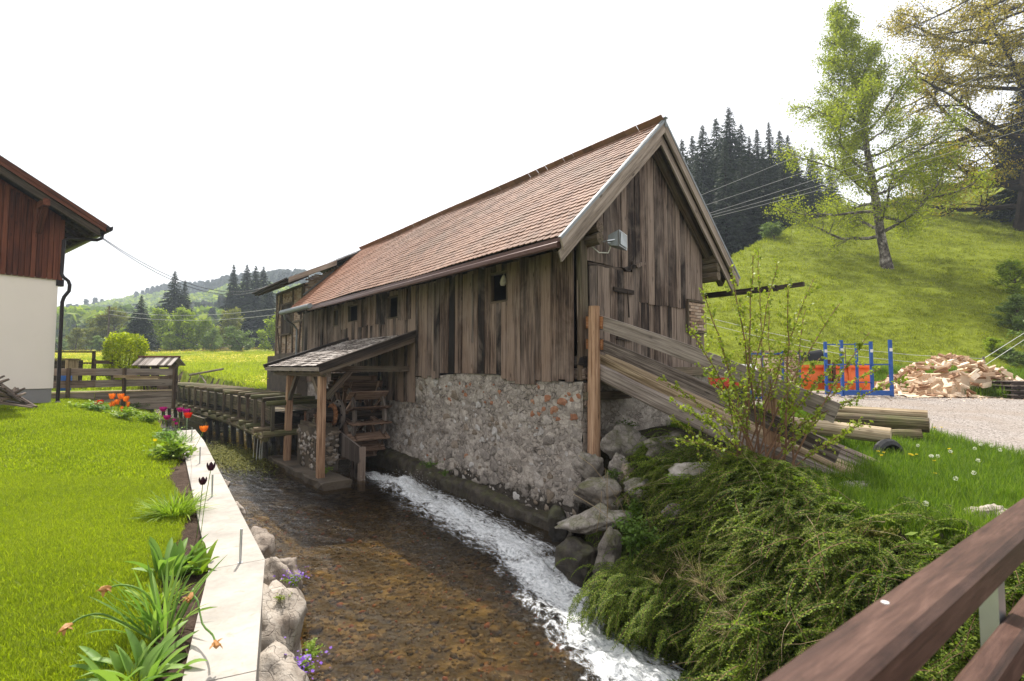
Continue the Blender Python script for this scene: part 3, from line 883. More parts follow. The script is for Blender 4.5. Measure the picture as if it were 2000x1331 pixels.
px_ = xl(py_) * (1 - tt) + xr(py_) * tt
pz_ = gz(px_, py_)
P = np.stack([px_, py_, pz_ + .005], 1)
scatter('streambed_pebbles', P, np.stack([rng.normal(0, .2, n), rng.normal(0, .2, n), rng.uniform(0, 6.28, n)], 1), rng.gamma(1.6, .013, n) + .014, pp,
        'brown and rust red pebbles lying under the clear shallow water', 'pebbles')

# ================================================================== THE SAWMILL BARN (frame 'barn': x across the gable, y along the long wall)
barn = thing('sawmill_barn', 'old weathered wooden sawmill with clay tiled gable roof and rubble stone base beside the stream', 'barn', (2.3, 8, 0), 'barn')
PITCH_T = 3.09 / 3.18
def rz(x): return 8.42 - abs(x - 2.3) * PITCH_T      # top of the tiles
WIN = [(2.03, 2.64, 4.51, 5.18), (7.3, 7.98, 4.53, 5.2), (10.3, 11.15, 4.63, 5.22), (12.1, 12.6, 4.58, 5.2)]

# --- stone base: mortar body with an uneven face
def grid_face(x, ya, yb, za, zb, step, amp, seed, top=None):
    ys = np.arange(ya, yb + step / 2, step); zs = np.linspace(0, 1, int((zb - za) / step) + 1)
    Yg, Tg = np.meshgrid(ys, zs)
    tp = zb if top is None else np.interp(Yg, top[0], top[1])
    Zg = za + (tp - za) * Tg
    lean = -.22 * np.clip((1.2 - Zg) / 1.6, 0, 1)
    Xg = x + lean + amp * fbm(Yg * 5, Zg * 5, seed, 4) + amp * .6 * fbm(Yg * 1.1, Zg * 1.1, seed + 3, 2)
    return Xg, Yg, Zg
TOPY = ([-.3, .2, .6, 1.2, 1.6, 2.2, 3.2, 4.2, 5.0, 5.6, 6.1, 6.3, 6.32, 7.9, 8.0, 9, 17], [2.74, 2.70, 2.74, 2.70, 2.76, 2.82, 2.86, 2.84, 2.78, 2.76, 2.74, 2.72, 2.02, 1.98, 1.3, 2.6, 2.6])
Xg, Yg, Zg = grid_face(-.03, -.18, 16.3, -.7, 2.7, .03, .11, 3, TOPY)
h_, w_ = Xg.shape
ii = np.arange(h_ * w_).reshape(h_, w_)
Ff = np.stack([ii[:-1, :-1], ii[1:, :-1], ii[1:, 1:], ii[:-1, 1:]], -1).reshape(-1, 4)
Vf = np.stack([Xg.ravel(), Yg.ravel(), Zg.ravel()], 1)
# ledge along the top of the wall
top = Vf.reshape(h_, w_, 3)[-1]
back = top.copy(); back[:, 0] = .5; back[:, 2] -= .02
o0 = len(Vf); Vf = np.concatenate([Vf, back])
Ft = np.stack([ii[-1, :-1], o0 + np.arange(w_ - 1), o0 + np.arange(1, w_), ii[-1, 1:]], -1)
# return face on the gable side
Xs = np.linspace(0, 4.65, 100); Zs = np.linspace(0, 1, 80)
XX, TT = np.meshgrid(Xs, Zs)
ZZ = -.7 + (2.95 - .25 * (XX < .3) + .7) * TT
YY = -.18 + .1 * fbm(XX * 4, ZZ * 4, 13) ; XX2 = XX - .05 - .22 * np.clip((1.2 - ZZ) / 1.6, 0, 1) * np.clip(1 - XX / .5, 0, 1)
o1 = len(Vf); i2 = o1 + np.arange(XX.size).reshape(XX.shape)
Vf = np.concatenate([Vf, np.stack([XX2.ravel(), YY.ravel(), ZZ.ravel()], 1)])
Fg = np.stack([i2[:-1, :-1], i2[:-1, 1:], i2[1:, 1:], i2[1:, :-1]], -1).reshape(-1, 4)
bb = np.array(BASE[barn][0])
part('stone_base', np_mesh('stone_base', Vf - bb, np.concatenate([Ff, Ft, Fg]), MT['mortar'], smooth=True), None, barn)

# --- the stones of the wall, each one its own
smesh = {}
for mk in ('stone', 'stone_pale', 'stone_tan', 'stone_red'):
    smesh[mk] = [rock_mesh('stone', 80 + k, MT[mk], 3, 1, 1, .6, .55, 1.0, 1.3) for k in range(4)]
placed = []
def try_stone(y, z, a, b):
    for (py, pz, pa, pb) in placed:
        if ((y - py) / (a + pa)) ** 2 + ((z - pz) / (b + pb)) ** 2 < .88: return False
    placed.append((y, z, a, b)); return True
for big, cnt, lo, hi in ((1, 420, .1, .19), (2, 900, .055, .1), (3, 1300, .03, .055)):
    for _ in range(cnt):
        y = R.uniform(-.1, 8.6); z = R.uniform(-.05, 2.62) if y < 6.2 else R.uniform(.3, 1.85)
        a = R.uniform(lo, hi) * R.choice([1, 1, 1.35]); bb_ = a * R.uniform(.55, .9)
        try_stone(y, z, a, bb_)
placed.sort(key=lambda s: -(s[2] * s[3]) / (8.5 + s[0] * .77) ** 2)
rest = {k: [] for k in smesh}
bx = BASE[barn][0]
for k, (y, z, a, b_) in enumerate(placed):
    red = (z > 1.95 and y < 1.6 and R.random() < .9) or (z > 2.15 and y < 4.8 and R.random() < .55) or R.random() < .02
    mk = 'stone_red' if red else R.choice(['stone', 'stone', 'stone', 'stone_pale', 'stone_tan'])
    me = R.choice(smesh[mk])
    lean = -.22 * max(0, min(1, (1.2 - z) / 1.6))
    M = Matrix.Translation(Vector((-.02 + lean - R.uniform(-.012, .018), y, z)) - bx) @ Matrix.Rotation(rad(90), 4, 'Y') @ Matrix.Rotation(R.uniform(-.35, .35), 4, 'Z') @ Matrix.Diagonal((b_, a, min(a, b_) * .3 + .006, 1))
    if k < 300:
        o = bpy.data.objects.new('stone', me); C.objects.link(o); o.parent = barn; o.matrix_local = M
        if mk == 'stone_red' and b_ > .07: o['label'] = 'rust orange stone'
    else: rest[mk].append((me, M))
vs = []; fs = []; ms_ = []; off = 0
for q, mk in enumerate(smesh):
    for me, M in rest[mk]:
        v = np.empty(len(me.vertices) * 3, np.float32); me.vertices.foreach_get('co', v); v = v.reshape(-1, 3)
        Mn = np.array(M); v = v @ Mn[:3, :3].T + Mn[:3, 3]
        f = np.empty(len(me.loops), np.int32); me.loops.foreach_get('vertex_index', f); f = f.reshape(-1, 3)
        vs.append(v); fs.append(f + off); off += len(v); ms_.append(np.full(len(f), q))
part('small_wall_stones', np_mesh('small_wall_stones', np.concatenate(vs), np.concatenate(fs), [MT[k] for k in smesh], np.concatenate(ms_), smooth=True), None, barn, kind='stuff')

# --- dark mossy footing at the waterline
yf = np.arange(-.3, 9.2, .05); pf = [(-.12, 1.0), (-.2, .96), (-.33, .9), (-.42, .7), (-.45, .45), (-.46, .1), (-.48, -.7)]
YF = np.repeat(yf[:, None], len(pf) * 3 - 2, 1); tq = np.linspace(0, len(pf) - 1, len(pf) * 3 - 2)
XF = np.interp(tq, range(len(pf)), [p[0] for p in pf])[None, :] + 0 * YF; hf = np.interp(tq, range(len(pf)), [p[1] for p in pf])[None, :] + 0 * YF
topf = .1 + .055 * YF + .16 * fbm(YF * 1.3, YF * 0, 121)
ZF = np.where(hf > 0, hf * topf, hf); XF = XF + .16 * fbm(YF * 1.7, ZF * 2.5, 122) + .13 * fbm(YF * 6, ZF * 6 + tq * .3, 123); ZF = ZF + .08 * fbm(YF * 5, tq[None, :] * .8 + 0 * YF, 124)
ifo = np.arange(YF.size).reshape(YF.shape); FFo = np.stack([ifo[:-1, :-1], ifo[:-1, 1:], ifo[1:, 1:], ifo[1:, :-1]], -1).reshape(-1, 4)
part('footing', np_mesh('footing', np.stack([XF.ravel(), YF.ravel(), ZF.ravel()], 1) - bx, FFo, MT['wet_rock'], smooth=True), None, barn)

# --- dark inside: floor, back walls and an added partition that keeps the openings black
mb = MB()
mb.box(.1, 4.5, .12, 16.2, 2.72, 2.8)
mb.box(4.5, 4.6, .1, 16.3, 1.2, 6.2)
mb.box(.08, 4.6, 16.2, 16.32, 2.6, 6.1)
mb.box(1.4, 1.45, .1, 16.2, 2.8, 7.4)  # added dark partition, blocks light leaking through behind the windows
part('floor_back_wall_and_light_block', mb, MT['interior'], barn)

# --- long wall boards
def cuts_for(y0, y1):
    for (a, b, z0, z1) in WIN:
        if y1 > a + .01 and y0 < b - .01: return (z0, z1)
    return None
edges = [.0]
ends = sorted([w for t in WIN for w in t[:2]] + [6.22, 8.02, 16.2])
for e in ends:
    while e - edges[-1] > .34: edges.append(edges[-1] + R.choice([.17, .2, .22, .25, .28]))
    if e - edges[-1] < .08: edges[-1] = e
    else: edges.append(e)
def board(y0, y1, z0, z1, x=-.075, mat='wall_board', lab=None, nm='wall_board'):
    m = MB(); w = (y1 - y0) - R.uniform(.004, .014); t = .026
    c = (y0 + y1) / 2
    m.beam((x + R.uniform(-.008, .008), c + R.uniform(-.006, .006), z0), (x + R.uniform(-.006, .006), c + R.uniform(-.008, .008), z1), w, t, up=(1, 0, 0), seg=5, jit=.005)
    part(nm, m, MT[mat], barn, lab)
for y0, y1 in zip(edges[:-1], edges[1:]):
    zb = 2.72 + R.uniform(-.03, .05)
    if 1.0 < y0 < 1.7: zb = 2.64
    if 2.2 < y0 < 4.8: zb = 2.85
    if 6.2 <= y0 < 8.0: zb = 2.0 + R.uniform(-.03, .02)
    if y0 >= 8.0: zb = 2.4
    zt = 5.36 + R.uniform(-.02, .03); c = cuts_for(y0, y1)
    jx = -.075 - R.choice([0, 0, .012, .02])
    if c:
        board(y0, y1, zb, c[0], jx); board(y0, y1, c[1], zt, jx)
    elif 6.3 < y0 < 11.6:                              # two tiers of boards above the lean-to
        board(y0, y1, 4.42 + R.uniform(-.05, .03), zt, jx - .02); board(y0, y1, zb, 4.5, jx)
    else: board(y0, y1, zb, zt, jx)
# cover strips and a pale lath
for y in (3.35, 5.15, 9.0, 13.4, 14.6):
    m = MB(); m.beam((-.105, y, 3.6 if y < 4 else 2.9), (-.105, y + .02, 5.3), .07, .022, up=(1, 0, 0), seg=3, jit=.003)
    part('cover_strip', m, MT['gable_board' if y > 4 else 'grey_wood'], barn, 'pale lath nailed over a joint' if y < 4 else None)
# window frames, a hanging shutter in the narrow one
for k, (a, b, z0, z1) in enumerate(WIN):
    m = MB()
    m.beam((-.06, a, z0), (-.06, b, z0), .1, .05); m.beam((-.06, a, z1), (-.06, b, z1), .1, .05)
    m.beam((-.06, a, z0), (-.06, a, z1), .1, .04, up=(0, 1, 0)); m.beam((-.06, b, z0), (-.06, b, z1), .1, .04, up=(0, 1, 0))
    part('window_frame', m, MT['mid_wood'], barn)
m = MB(); m.beam((-.04, 12.35, 4.6), (-.04, 12.35, 5.2), .42, .02, up=(1, 0, 0)); part('shutter', m, MT['dark_wood'], barn)
single('cloth_bag', (lambda m: (m.tube([(0, 0, 0), (0, 0, .12), (.01, 0, .22), (0, 0, .3)], [.05, .085, .06, .03], 8, jit=.15), m.tube([(0, 0, .3), (0, 0, .42)], .006, 5), m)[-1])(MB()) and
       (lambda m: (m.tube([(-.11, 2.16, 4.86), (-.11, 2.16, 4.93), (-.105, 2.15, 5.02), (-.1, 2.15, 5.09)], [.05, .08, .055, .03], 8, jit=.15), m.tube([(-.1, 2.15, 5.09), (-.08, 2.15, 5.19)], .006, 5), m)[-1])(MB()),
       MT['cloth'], 'small pale cloth bundle hanging in the barn window nearest the gable', 'bag', (-.1, 2.15, 4.86), 'barn')

# --- corner post and crossed log ends
m = MB(); m.beam((.1, -.07, 2.75), (.1, -.07, 5.75), .2, .13, up=(0, 1, 0), seg=8, jit=.015, bev=.02); part('corner_post', m, MT['mid_wood'], barn)
for (x, zs) in ((.22, (5.5, 5.72)), (4.72, (5.28, 5.5, 5.72))):
    for z in zs:
        m = MB(); m.tube([(x + R.uniform(-.03, .03), .2, z), (x, -.2, z), (x + .02, -.42, z + .01)], [.13, .13, .12], 9, jit=.08); part('log_end', m, MT['mid_wood'], barn)
for z in (2.35, 2.6, 2.87, 3.12):
    m = MB(); m.beam((.14, -.2 + R.uniform(-.05, .03), z), (.14, .1, z), .26, .21, seg=2, jit=.03, bev=.03); part('timber_end', m, MT['gable_board'], barn)
m = MB(); m.beam((-.02, -.26, 2.45), (1.3, -.26, 2.45), .14, .16, seg=3, jit=.02); m.beam((.2, -.28, 2.9), (4.5, -.26, 2.92), .16, .2, seg=4, jit=.02); part('sill_beam', m, MT['mid_wood'], barn)

# --- gable boards
def gboard(x0, x1, z0a, z0b, za, zb, y=-.045, nm='gable_board', mat='gable_board', root=barn, par=barn, lab=None):
    """a board between x0 and x1 whose foot and top may slope"""
    m = MB(); g = R.uniform(.003, .009); x0 += g; x1 -= g; t = .028
    y += R.uniform(-.008, .008); n = 6; vs = []; gs = []; go = R.random() * 9
    for k in range(n + 1):
        f = k / n; l = z0a + (za - z0a) * f; r = z0b + (zb - z0b) * f; ja = R.uniform(-.008, .008); jb = R.uniform(-.008, .008)
        if k == 0: l += R.uniform(-.02, .02); r += R.uniform(-.02, .02)
        for (xx, yy, zz) in ((x0 + ja, y, l), (x1 + jb, y, r), (x1 + jb, y - t, r), (x0 + ja, y - t, l)):
            vs.append((xx, yy, zz)); gs.append((xx, yy, zz + go))
    fs = [(0, 1, 2, 3), (n*4+3, n*4+2, n*4+1, n*4)]
    for k in range(n):
        for i in range(4): fs.append((k*4+i, k*4+(i+1) % 4, (k+1)*4+(i+1) % 4, (k+1)*4+i)[::-1])
    m.add(vs, fs, gs)
    return part(nm, m, MT[mat], par, lab, root=root)
def roofline(x): return rz(x) - .34
def run(xa, xb, zlo, zhi, y=-.045, w=(.16, .3), **kw):
    x = xa
    while x < xb - .02:
        x1 = min(xb, x + R.uniform(*w))
        if xb - x1 < .09: x1 = xb
        za = zhi if zhi else roofline(x); zb = zhi if zhi else roofline(x1)
        if za < zlo and zb < zlo: x = x1; continue
        if zhi is None and x < 2.3 < x1: za = zb = min(roofline(x), roofline(x1))
        gboard(x, x1, zlo, zlo, za, zb, y, **kw)
        x = x1
run(.2, 1.8, 5.12, None)                              # above the door
run(1.8, 4.55, 4.42, None, -.06)                      # the tall upper boards
run(4.0, 4.6, 2.95, 4.45, -.05)                       # outer right
run(1.8, 4.0, 2.95, 4.47, -.03)                       # lower right, a little set back
gboard(.0, .2, 2.8, 2.8, 5.85, 6.0, -.01)
run(1.66, 1.84, 2.95, 5.3, -.07, (.17, .2))
door = part('door', (lambda m: (m.beam((.3, -.05, 3.1), (1.66, -.05, 3.1), .03, .06), m.beam((.3, -.05, 5.08), (1.66, -.05, 5.08), .03, .06), m)[-1])(MB()), MT['dark_wood'], barn, 'board door')
x = .27
while x < 1.64:
    x1 = min(1.66, x + R.uniform(.17, .27))
    if 1.66 - x1 < .07: x1 = 1.66
    gboard(x, x1, 3.08 + R.uniform(0, .04), 3.08, 5.04 + R.uniform(-.03, .03), 5.05, -.085, 'door_board', par=door)
    x = x1
m = MB(); m.beam((.95, -.16, 4.62), (1.62, -.16, 4.6), .035, .09); m.tube([(1.4, -.17, 4.6), (1.4, -.2, 4.05)], .018, 6); part('latch', m, MT['dark_wood'], door, root=barn)
m = MB(); m.beam((1.05, -.16, 3.62), (1.6, -.16, 3.6), .035, .08); part('latch', m, MT['dark_wood'], door, root=barn)
for (x, z) in ((1.88, 5.22), (1.5, 5.1)):
    m = MB(); m.poly([(x - .17, -.09, z), (x + .17, -.09, z + .12), (x + .19, -.09, z + .05), (x - .1, -.09, z - .06)], (0, -1, 0), .07); part('wooden_bracket', m, MT['gable_board'], barn)
# patch of brick infill low on the right of the gable
m = MB()
for k in range(9):
    z = 3.92 + k * .075
    for q in range(4):
        xx = 3.84 + q * .19 + (.09 if k % 2 else 0)
        if xx < 4.5: m.box(xx, xx + .175, -.115, -.075, z, z + .06)
part('brick_infill', m, MT['brick'], barn, kind='stuff')
m = MB(); m.beam((3.8, -.11, 3.88), (3.8, -.11, 4.62), .05, .06, up=(1, 0, 0)); m.beam((3.78, -.11, 4.63), (4.6, -.11, 4.63), .06, .05); m.beam((3.78, -.11, 3.87), (4.6, -.11, 3.87), .07, .05); part('brick_frame', m, MT['mid_wood'], barn)

# --- roof
mb = MB()
for sgn in (-1, 1):
    xe = 2.3 + sgn * 3.1
    a = Vector((2.3, 0, 8.42 - .09)); b_ = Vector((xe, 0, rz(xe) - .09))
    mb.poly([(a.x, -.46, a.z), (b_.x, -.46, b_.z), (b_.x, 16.0, b_.z), (a.x, 16.0, a.z)], (0, 0, -1), .05, (b_ - a))
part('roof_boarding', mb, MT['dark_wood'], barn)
mb = MB()
for k in range(14):                                   # rafters seen under the eaves
    y = -.15 + k * 1.15
    for sgn in (-1, 1):
        mb.beam((2.3 + sgn * .1, y, 8.42 - .3), (2.3 + sgn * 3.05, y, rz(2.3 + sgn * 3.05) - .26), .11, .14)
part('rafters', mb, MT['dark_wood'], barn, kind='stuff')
for sgn in (-1, 1):                                   # flying rafter just inside the verge
    m = MB(); m.beam((2.3, -.2, 8.42 - .33), (2.3 + sgn * 3.0, -.2, rz(2.3 + sgn * 3.0) - .33), .12, .2, seg=5, jit=.01); part('verge_rafter', m, MT['mid_wood'], barn)

def tile_geo():
    w = .164; L = .33; t = .016; vs = []; n = 5
    pts = [(-w/2, L), (w/2, L)] + [(w/2 * math.cos(a), .05 - .05 * math.sin(a)) for a in np.linspace(0, math.pi, n)]
    for z in (0, -t): vs += [(x, y, z) for x, y in pts]
    m = len(pts)
    fs = [tuple(range(m)), tuple(range(2*m-1, m-1, -1))] + [(i, i + m, (i+1) % m + m, (i+1) % m) for i in range(m)]
    return vs, fs
tv, tf = tile_geo()
tile_me = bpy.data.meshes.new('roof_tile'); tile_me.from_pydata(tv, [], tf); tile_me.materials.append(MT['tile'])
SL = math.hypot(3.18, 3.09); ux = 3.18 / SL; uz = 3.09 / SL
def tile_matrix(sgn, row, y):
    s = SL - .02 - row * .158                         # distance down from the ridge to the tile's foot
    up = Vector((-sgn * ux, 0, uz)); nr = Vector((sgn * uz, 0, ux)); al = up.cross(nr)
    p = Vector((2.3, y, 8.42)) - up * s + nr * .012
    tilt = .1 + R.uniform(-.007, .007)
    up2 = (up * math.cos(tilt) - nr * math.sin(tilt)).normalized(); nr2 = (nr * math.cos(tilt) + up * math.sin(tilt)).normalized()
    M = Matrix((( al.x, up2.x, nr2.x, 0), (al.y, up2.y, nr2.y, 0), (al.z, up2.z, nr2.z, 0), (0, 0, 0, 1)))
    sag = .02 * math.sin(y * .9) + .004 * math.sin(y * 2.3 + row)
    return Matrix.Translation(p + nr * (sag + .035 + R.uniform(-.003, .003)) - bx) @ M @ Matrix.Rotation(R.uniform(-.025, .025), 4, 'Z')
tv_ = np.array(tv); nt = len(tv_)
allt = [(r, y) for r in range(28) for y in np.arange(-.40 , 15.95, .171)]
allt.sort(key=lambda t: t[1] + .02 * t[0])
V = []; FQ4 = []; FQ2 = []
for k, (r, y) in enumerate(allt):
    y = y + (.085 if r % 2 else 0)
    if y < -.4 or y > 15.9: continue
    M = tile_matrix(-1, r, y)
    if k < 296:
        o = bpy.data.objects.new('roof_tile', tile_me); C.objects.link(o); o.parent = barn; o.matrix_local = M
    else:
        Mn = np.array(M); V.append(tv_ @ Mn[:3, :3].T + Mn[:3, 3])
for r in range(28):
    for y in np.arange(-.38, 15.9, .34):
        Mn = np.array(tile_matrix(1, r, y)); V.append((tv_ * (2, 1, 1)) @ Mn[:3, :3].T + Mn[:3, 3])
me = bpy.data.meshes.new('roof_tiles_beyond')
V = np.concatenate(V); me.from_pydata(V.tolist(), [], [tuple(i + q * nt for i in f) for q in range(len(V) // nt) for f in tf]); me.materials.append(MT['tile'])
part('roof_tile_field', me, None, barn, kind='stuff')
rt = MB(); rt.cur = 0
def ridge_geo():
    m = MB(); L = .47; n = 7; vs = []
    for (y, r) in ((0, .14), (L, .095)):
        for q in (0, 1):
            for i in range(n):
                a = math.pi * (i / (n - 1)); rr = r - q * .018
                vs.append((math.cos(a) * rr * 1.05, y, math.sin(a) * rr * .62))
    fs = []
    for i in range(n - 1):
        fs += [(i, i+1, 2*n+i+1, 2*n+i), (n+i+1, n+i, 3*n+i, 3*n+i+1), (i+1, i, n+i, n+i+1), (2*n+i, 2*n+i+1, 3*n+i+1, 3*n+i)]
    m.add(vs, fs); return m.mesh('ridge_tile', MT['tile'])
rme = ridge_geo()
for k in range(41):
    o = bpy.data.objects.new('ridge_tile', rme); C.objects.link(o); o.parent = barn
    y = -.35 + k * .395
    o.matrix_local = Matrix.Translation(Vector((2.3, y, 8.305 + .012 * math.sin(y))) - bx) @ Matrix.Rotation(R.uniform(-.03, .0), 4, 'X') @ Matrix.Rotation(R.uniform(-.03, .03), 4, 'Z')

# --- bargeboards with zinc edge
for sgn in (-1, 1):
    xe = 2.3 + sgn * 3.25; ze = rz(xe); th_ = .05
    def bb2(o_top, o_bot, y, t, ext=0.0, peak=0.0):
        X = xe + sgn * ext; Z = 8.42 - abs(X - 2.3) * PITCH_T
        return [(2.3, y, 8.42 + peak - o_top * 1.39), (X, y, Z + peak - o_top * 1.39), (X - sgn * .1 * ((o_bot - o_top) / .3), y, Z - (o_bot) * 1.39 + .1 * PITCH_T * ((o_bot - o_top) / .3)), (2.3, y, 8.42 + peak - o_bot * 1.39)]
    m = MB(); m.poly(bb2(-.02, .17, -.5, .04), (0, -1, 0), .045, (sgn, 0, -1)); part('bargeboard', m, MT['barge'], barn, 'upper bargeboard')
    m = MB(); m.poly(bb2(.16, .34, -.41, .04, -.05), (0, -1, 0), .04, (sgn, 0, -1)); part('bargeboard', m, MT['barge'], barn, 'lower bargeboard')
    m = MB(); m.beam((2.3, -.51, 8.45 + .045), (xe + sgn * .02, -.51, ze + .05), .05, .016, up=(sgn * .7, 0, .7)); m.beam((2.3, -.553, 8.42 + .03), (xe + sgn * .02, -.553, ze + .03), .012, .05, up=(sgn * .7, 0, .7)); part('zinc_edge', m, MT['zinc'], barn)
m = MB(); m.beam((2.3, -.6, 8.5), (2.3, -.3, 8.5), .1, .02); m.beam((2.3, -.57, 8.3), (2.3, -.57, 8.53), .035, .02, up=(0, 1, 0)); part('ridge_cap', m, MT['zinc'], barn)
# eaves gutters
m = MB(); m.beam((-.92, -.44, 5.2), (-.92, 13.0, 5.2), .09, .11, seg=10, jit=.004, bev=.02); m.beam((-.84, -.42, 5.3), (-.84, 15.9, 5.3), .05, .1); part('gutter', m, MT['brown_metal'], barn, 'long brown gutter')
m = MB(); m.tube([(-1.0, 12.6, 5.3), (-1.0, 14.4, 5.32), (-1.0, 16.3, 5.34)], .1, 10); m.tube([(-1.0, 15.9, 5.3), (-.9, 16.0, 5.05), (-.3, 16.9, 4.9), (-.12, 17.0, 4.7), (-.12, 17.0, 2.8)], .045, 8); part('gutter', m, MT['zinc'], barn, 'short zinc gutter with downpipe')
m = MB(); m.beam((5.5, -1.5, 4.93), (5.5, 16, 5.0), .13, .13, seg=10, jit=.01); m.beam((5.5, -2.1, 4.95), (5.5, -1.5, 4.93), .09, .1); part('gutter', m, MT['dark_wood'], barn, 'wooden trough gutter')

# --- brick infilled annex at the far end
def fy(y0, y1, z0, z1):
    V = []; F = []
    return
m = MB(); m.box(.03, 4.6, 16.34, 20.7, 2.5, 6.6); m.poly([(.03, 16.34, 6.6), (4.6, 16.34, 6.6), (2.3, 16.34, 8.0)], (0, 1, 0), 4.3); part('annex_wall', m, MT['mortar'], barn)
m = MB()
z = 3.66; row = 0
while z < 6.72:
    y = 16.36 + (.125 if row % 2 else 0)
    while y < 20.68:
        if not (18.1 < y + .12 < 19.65 and 4.6 < z + .04 < 6.05):
            m.box(-.005 - R.uniform(0, .006), .04, y, min(y + .235, 20.7), z, z + .066)
        y += .25
    z += .083; row += 1
# cheek wall above the main roof
z = 5.7; row = 0
while z < 7.9:
    x = .0 + (.125 if row % 2 else 0)
    while x < 2.2:
        if rz(x) < z + .3 and z < 6.75 + (x + .85) * .5 - .25: m.box(x, x + .235, 16.29, 16.335, z, z + .066)
        x += .25
    z += .083; row += 1
part('brickwork', m, MT['brick'], barn, kind='stuff')
def timber(p0, p1, w=.13):
    q = MB(); q.beam(p0, p1, .05, w, up=(0, 1, 0) if abs(p1[2] - p0[2]) > abs(p1[1] - p0[1]) else (0, 0, 1), seg=2, jit=.006); part('timber', q, MT['mid_wood'], barn)
X_ = -.03
timber((X_, 16.4, 3.6), (X_, 16.4, 6.7)); timber((X_, 20.63, 3.6), (X_, 20.63, 6.7)); timber((X_, 17.95, 3.6), (X_, 17.95, 6.7), .12); timber((X_, 19.75, 3.6), (X_, 19.75, 6.7), .12)
timber((X_, 16.35, 3.62), (X_, 20.7, 3.62)); timber((X_, 16.35, 6.68), (X_, 20.7, 6.68)); timber((X_, 16.4, 5.1), (X_, 17.9, 5.1), .1); timber((X_, 19.8, 5.0), (X_, 20.6, 5.0), .1)
timber((X_ - .003, 17.0, 3.6), (X_ - .003, 16.6, 6.6), .11); timber((X_ - .003, 19.85, 3.6), (X_ - .003, 20.45, 5.0), .1); timber((X_ - .003, 20.5, 5.0), (X_ - .003, 19.9, 6.6), .1); timber((X_ - .003, 18.9, 3.6), (X_ - .003, 18.9, 4.6), .1)
win = part('window', (lambda m: (m.beam((X_, 18.15, 4.6), (X_, 18.15, 6.05), .09, .08, up=(0, 1, 0)), m.beam((X_, 19.6, 4.6), (X_, 19.6, 6.05), .09, .08, up=(0, 1, 0)), m.beam((X_, 18.1, 6.05), (X_, 19.65, 6.05), .09, .08), m.beam((X_ - .03, 18.05, 4.57), (X_ - .03, 19.7, 4.57), .16, .07), m)[-1])(MB()), MT['mid_wood'], barn)
for k in range(6):
    q = MB(); q.beam((-.02, 18.3 + k * .23, 4.62), (-.02, 18.3 + k * .23, 6.0), .21, .03, up=(1, 0, 0)); part('shutter_board', q, MT['dark_wood'], win, root=barn)
m = MB()
def az_(x): return 8.36 - abs(x - 2.3) * .495
for sgn in (-1, 1):
    xe = 2.3 + sgn * 3.2
    m.poly([(2.3, 15.62, az_(2.3) - .02), (xe, 15.62, az_(xe) - .02), (xe, 21.35, az_(xe) - .02), (2.3, 21.35, az_(2.3) - .02)], (0, 0, -1), .06, (1, 0, 0))
part('annex_roof', m, MT['dark_wood'], barn)
m = MB()
for sgn in (-1, 1):
    xe = 2.3 + sgn * 3.25
    m.poly([(2.3, 15.6, az_(2.3) + .03), (xe, 15.6, az_(xe) + .03), (xe, 21.38, az_(xe) + .03), (2.3, 21.38, az_(2.3) + .03)], (0, 0, -1), .045, (1, 0, 0))
part('annex_roof_covering', m, MT['zinc'], barn)
m = MB(); m.poly([(1.1, 15.55, az_(1.1) + .03), (-.93, 15.55, az_(-.93) + .03), (-.93, 15.55, az_(-.93) - .2), (1.1, 15.55, az_(1.1) - .2)], (0, 1, 0), .045, (1, 0, .5)); part('annex_bargeboard', m, MT['barge'], barn)
m = MB(); m.beam((-.9, 15.7, az_(-.9) - .1), (-.9, 21.3, az_(-.9) - .1), .05, .13); m.beam((-.98, 15.7, az_(-.9) - .04), (-.98, 21.35, az_(-.9) - .04), .11, .1, bev=.03); part('annex_gutter', m, MT['dark_wood'], barn)
m = MB(); m.poly([(.95, 15.5, az_(.95) + .06), (2.2, 15.5, az_(2.2) + .06), (2.25, 16.1, az_(2.2) + .08), (.95, 16.1, az_(.95) + .08)], (0, 0, -1), .02); m.beam((-.1, 16.25, 6.2), (1.2, 16.2, 7.42), .2, .02, up=(-.7, 0, .7)); m.poly([(.98, 15.48, az_(.98) + .07), (2.25, 15.48, az_(2.25) + .07), (2.2, 15.48, rz(2.2) + .1), (1.05, 15.48, rz(1.05) + .62)], (0, 1, 0), .02); part('roof_flashing', m, MT['zinc'], barn)
for k in range(7):
    q = MB(); q.beam((.2, 16.6 + k * .72, az_(.2) - .18), (-.86, 16.6 + k * .72, az_(-.86) - .16), .1, .13); part('rafter_tail', q, MT['mid_wood'], barn)
m = MB(); m.box(-.5, .0, 15.6, 20.25, -.5, 3.55); part('concrete_base', m, MT['old_concrete'], barn)

# --- floodlight on the gable
fl_ = thing('floodlight', 'silver floodlight mounted on the gable beside the left log ends', 'floodlight', (.62, -.1, 5.6), 'barn')
m = MB(); m.poly([(.78, -.72, 5.54), (1.1, -.66, 5.5), (1.16, -.62, 5.82), (.82, -.7, 5.86)], (.15, 1, .05), .04); part('bezel', m, MT['steel'], fl_)
m = MB()
a = [Vector(p) for p in ((.78, -.68, 5.54), (1.1, -.62, 5.5), (1.16, -.58, 5.82), (.82, -.66, 5.86))]
b_ = [Vector(p) for p in ((.76, -.46, 5.6), (.98, -.42, 5.58), (1.02, -.4, 5.76), (.8, -.44, 5.8))]
m.add(a + b_, [(0, 1, 2, 3), (7, 6, 5, 4), (0, 4, 5, 1), (1, 5, 6, 2), (2, 6, 7, 3), (3, 7, 4, 0)])
part('housing', m, MT['zinc'], fl_)
m = MB(); m.poly([(.81, -.735, 5.57), (1.08, -.685, 5.53), (1.13, -.645, 5.79), (.85, -.715, 5.83)], (.15, 1, .05), .01); part('glass', m, MT['glass'], fl_)
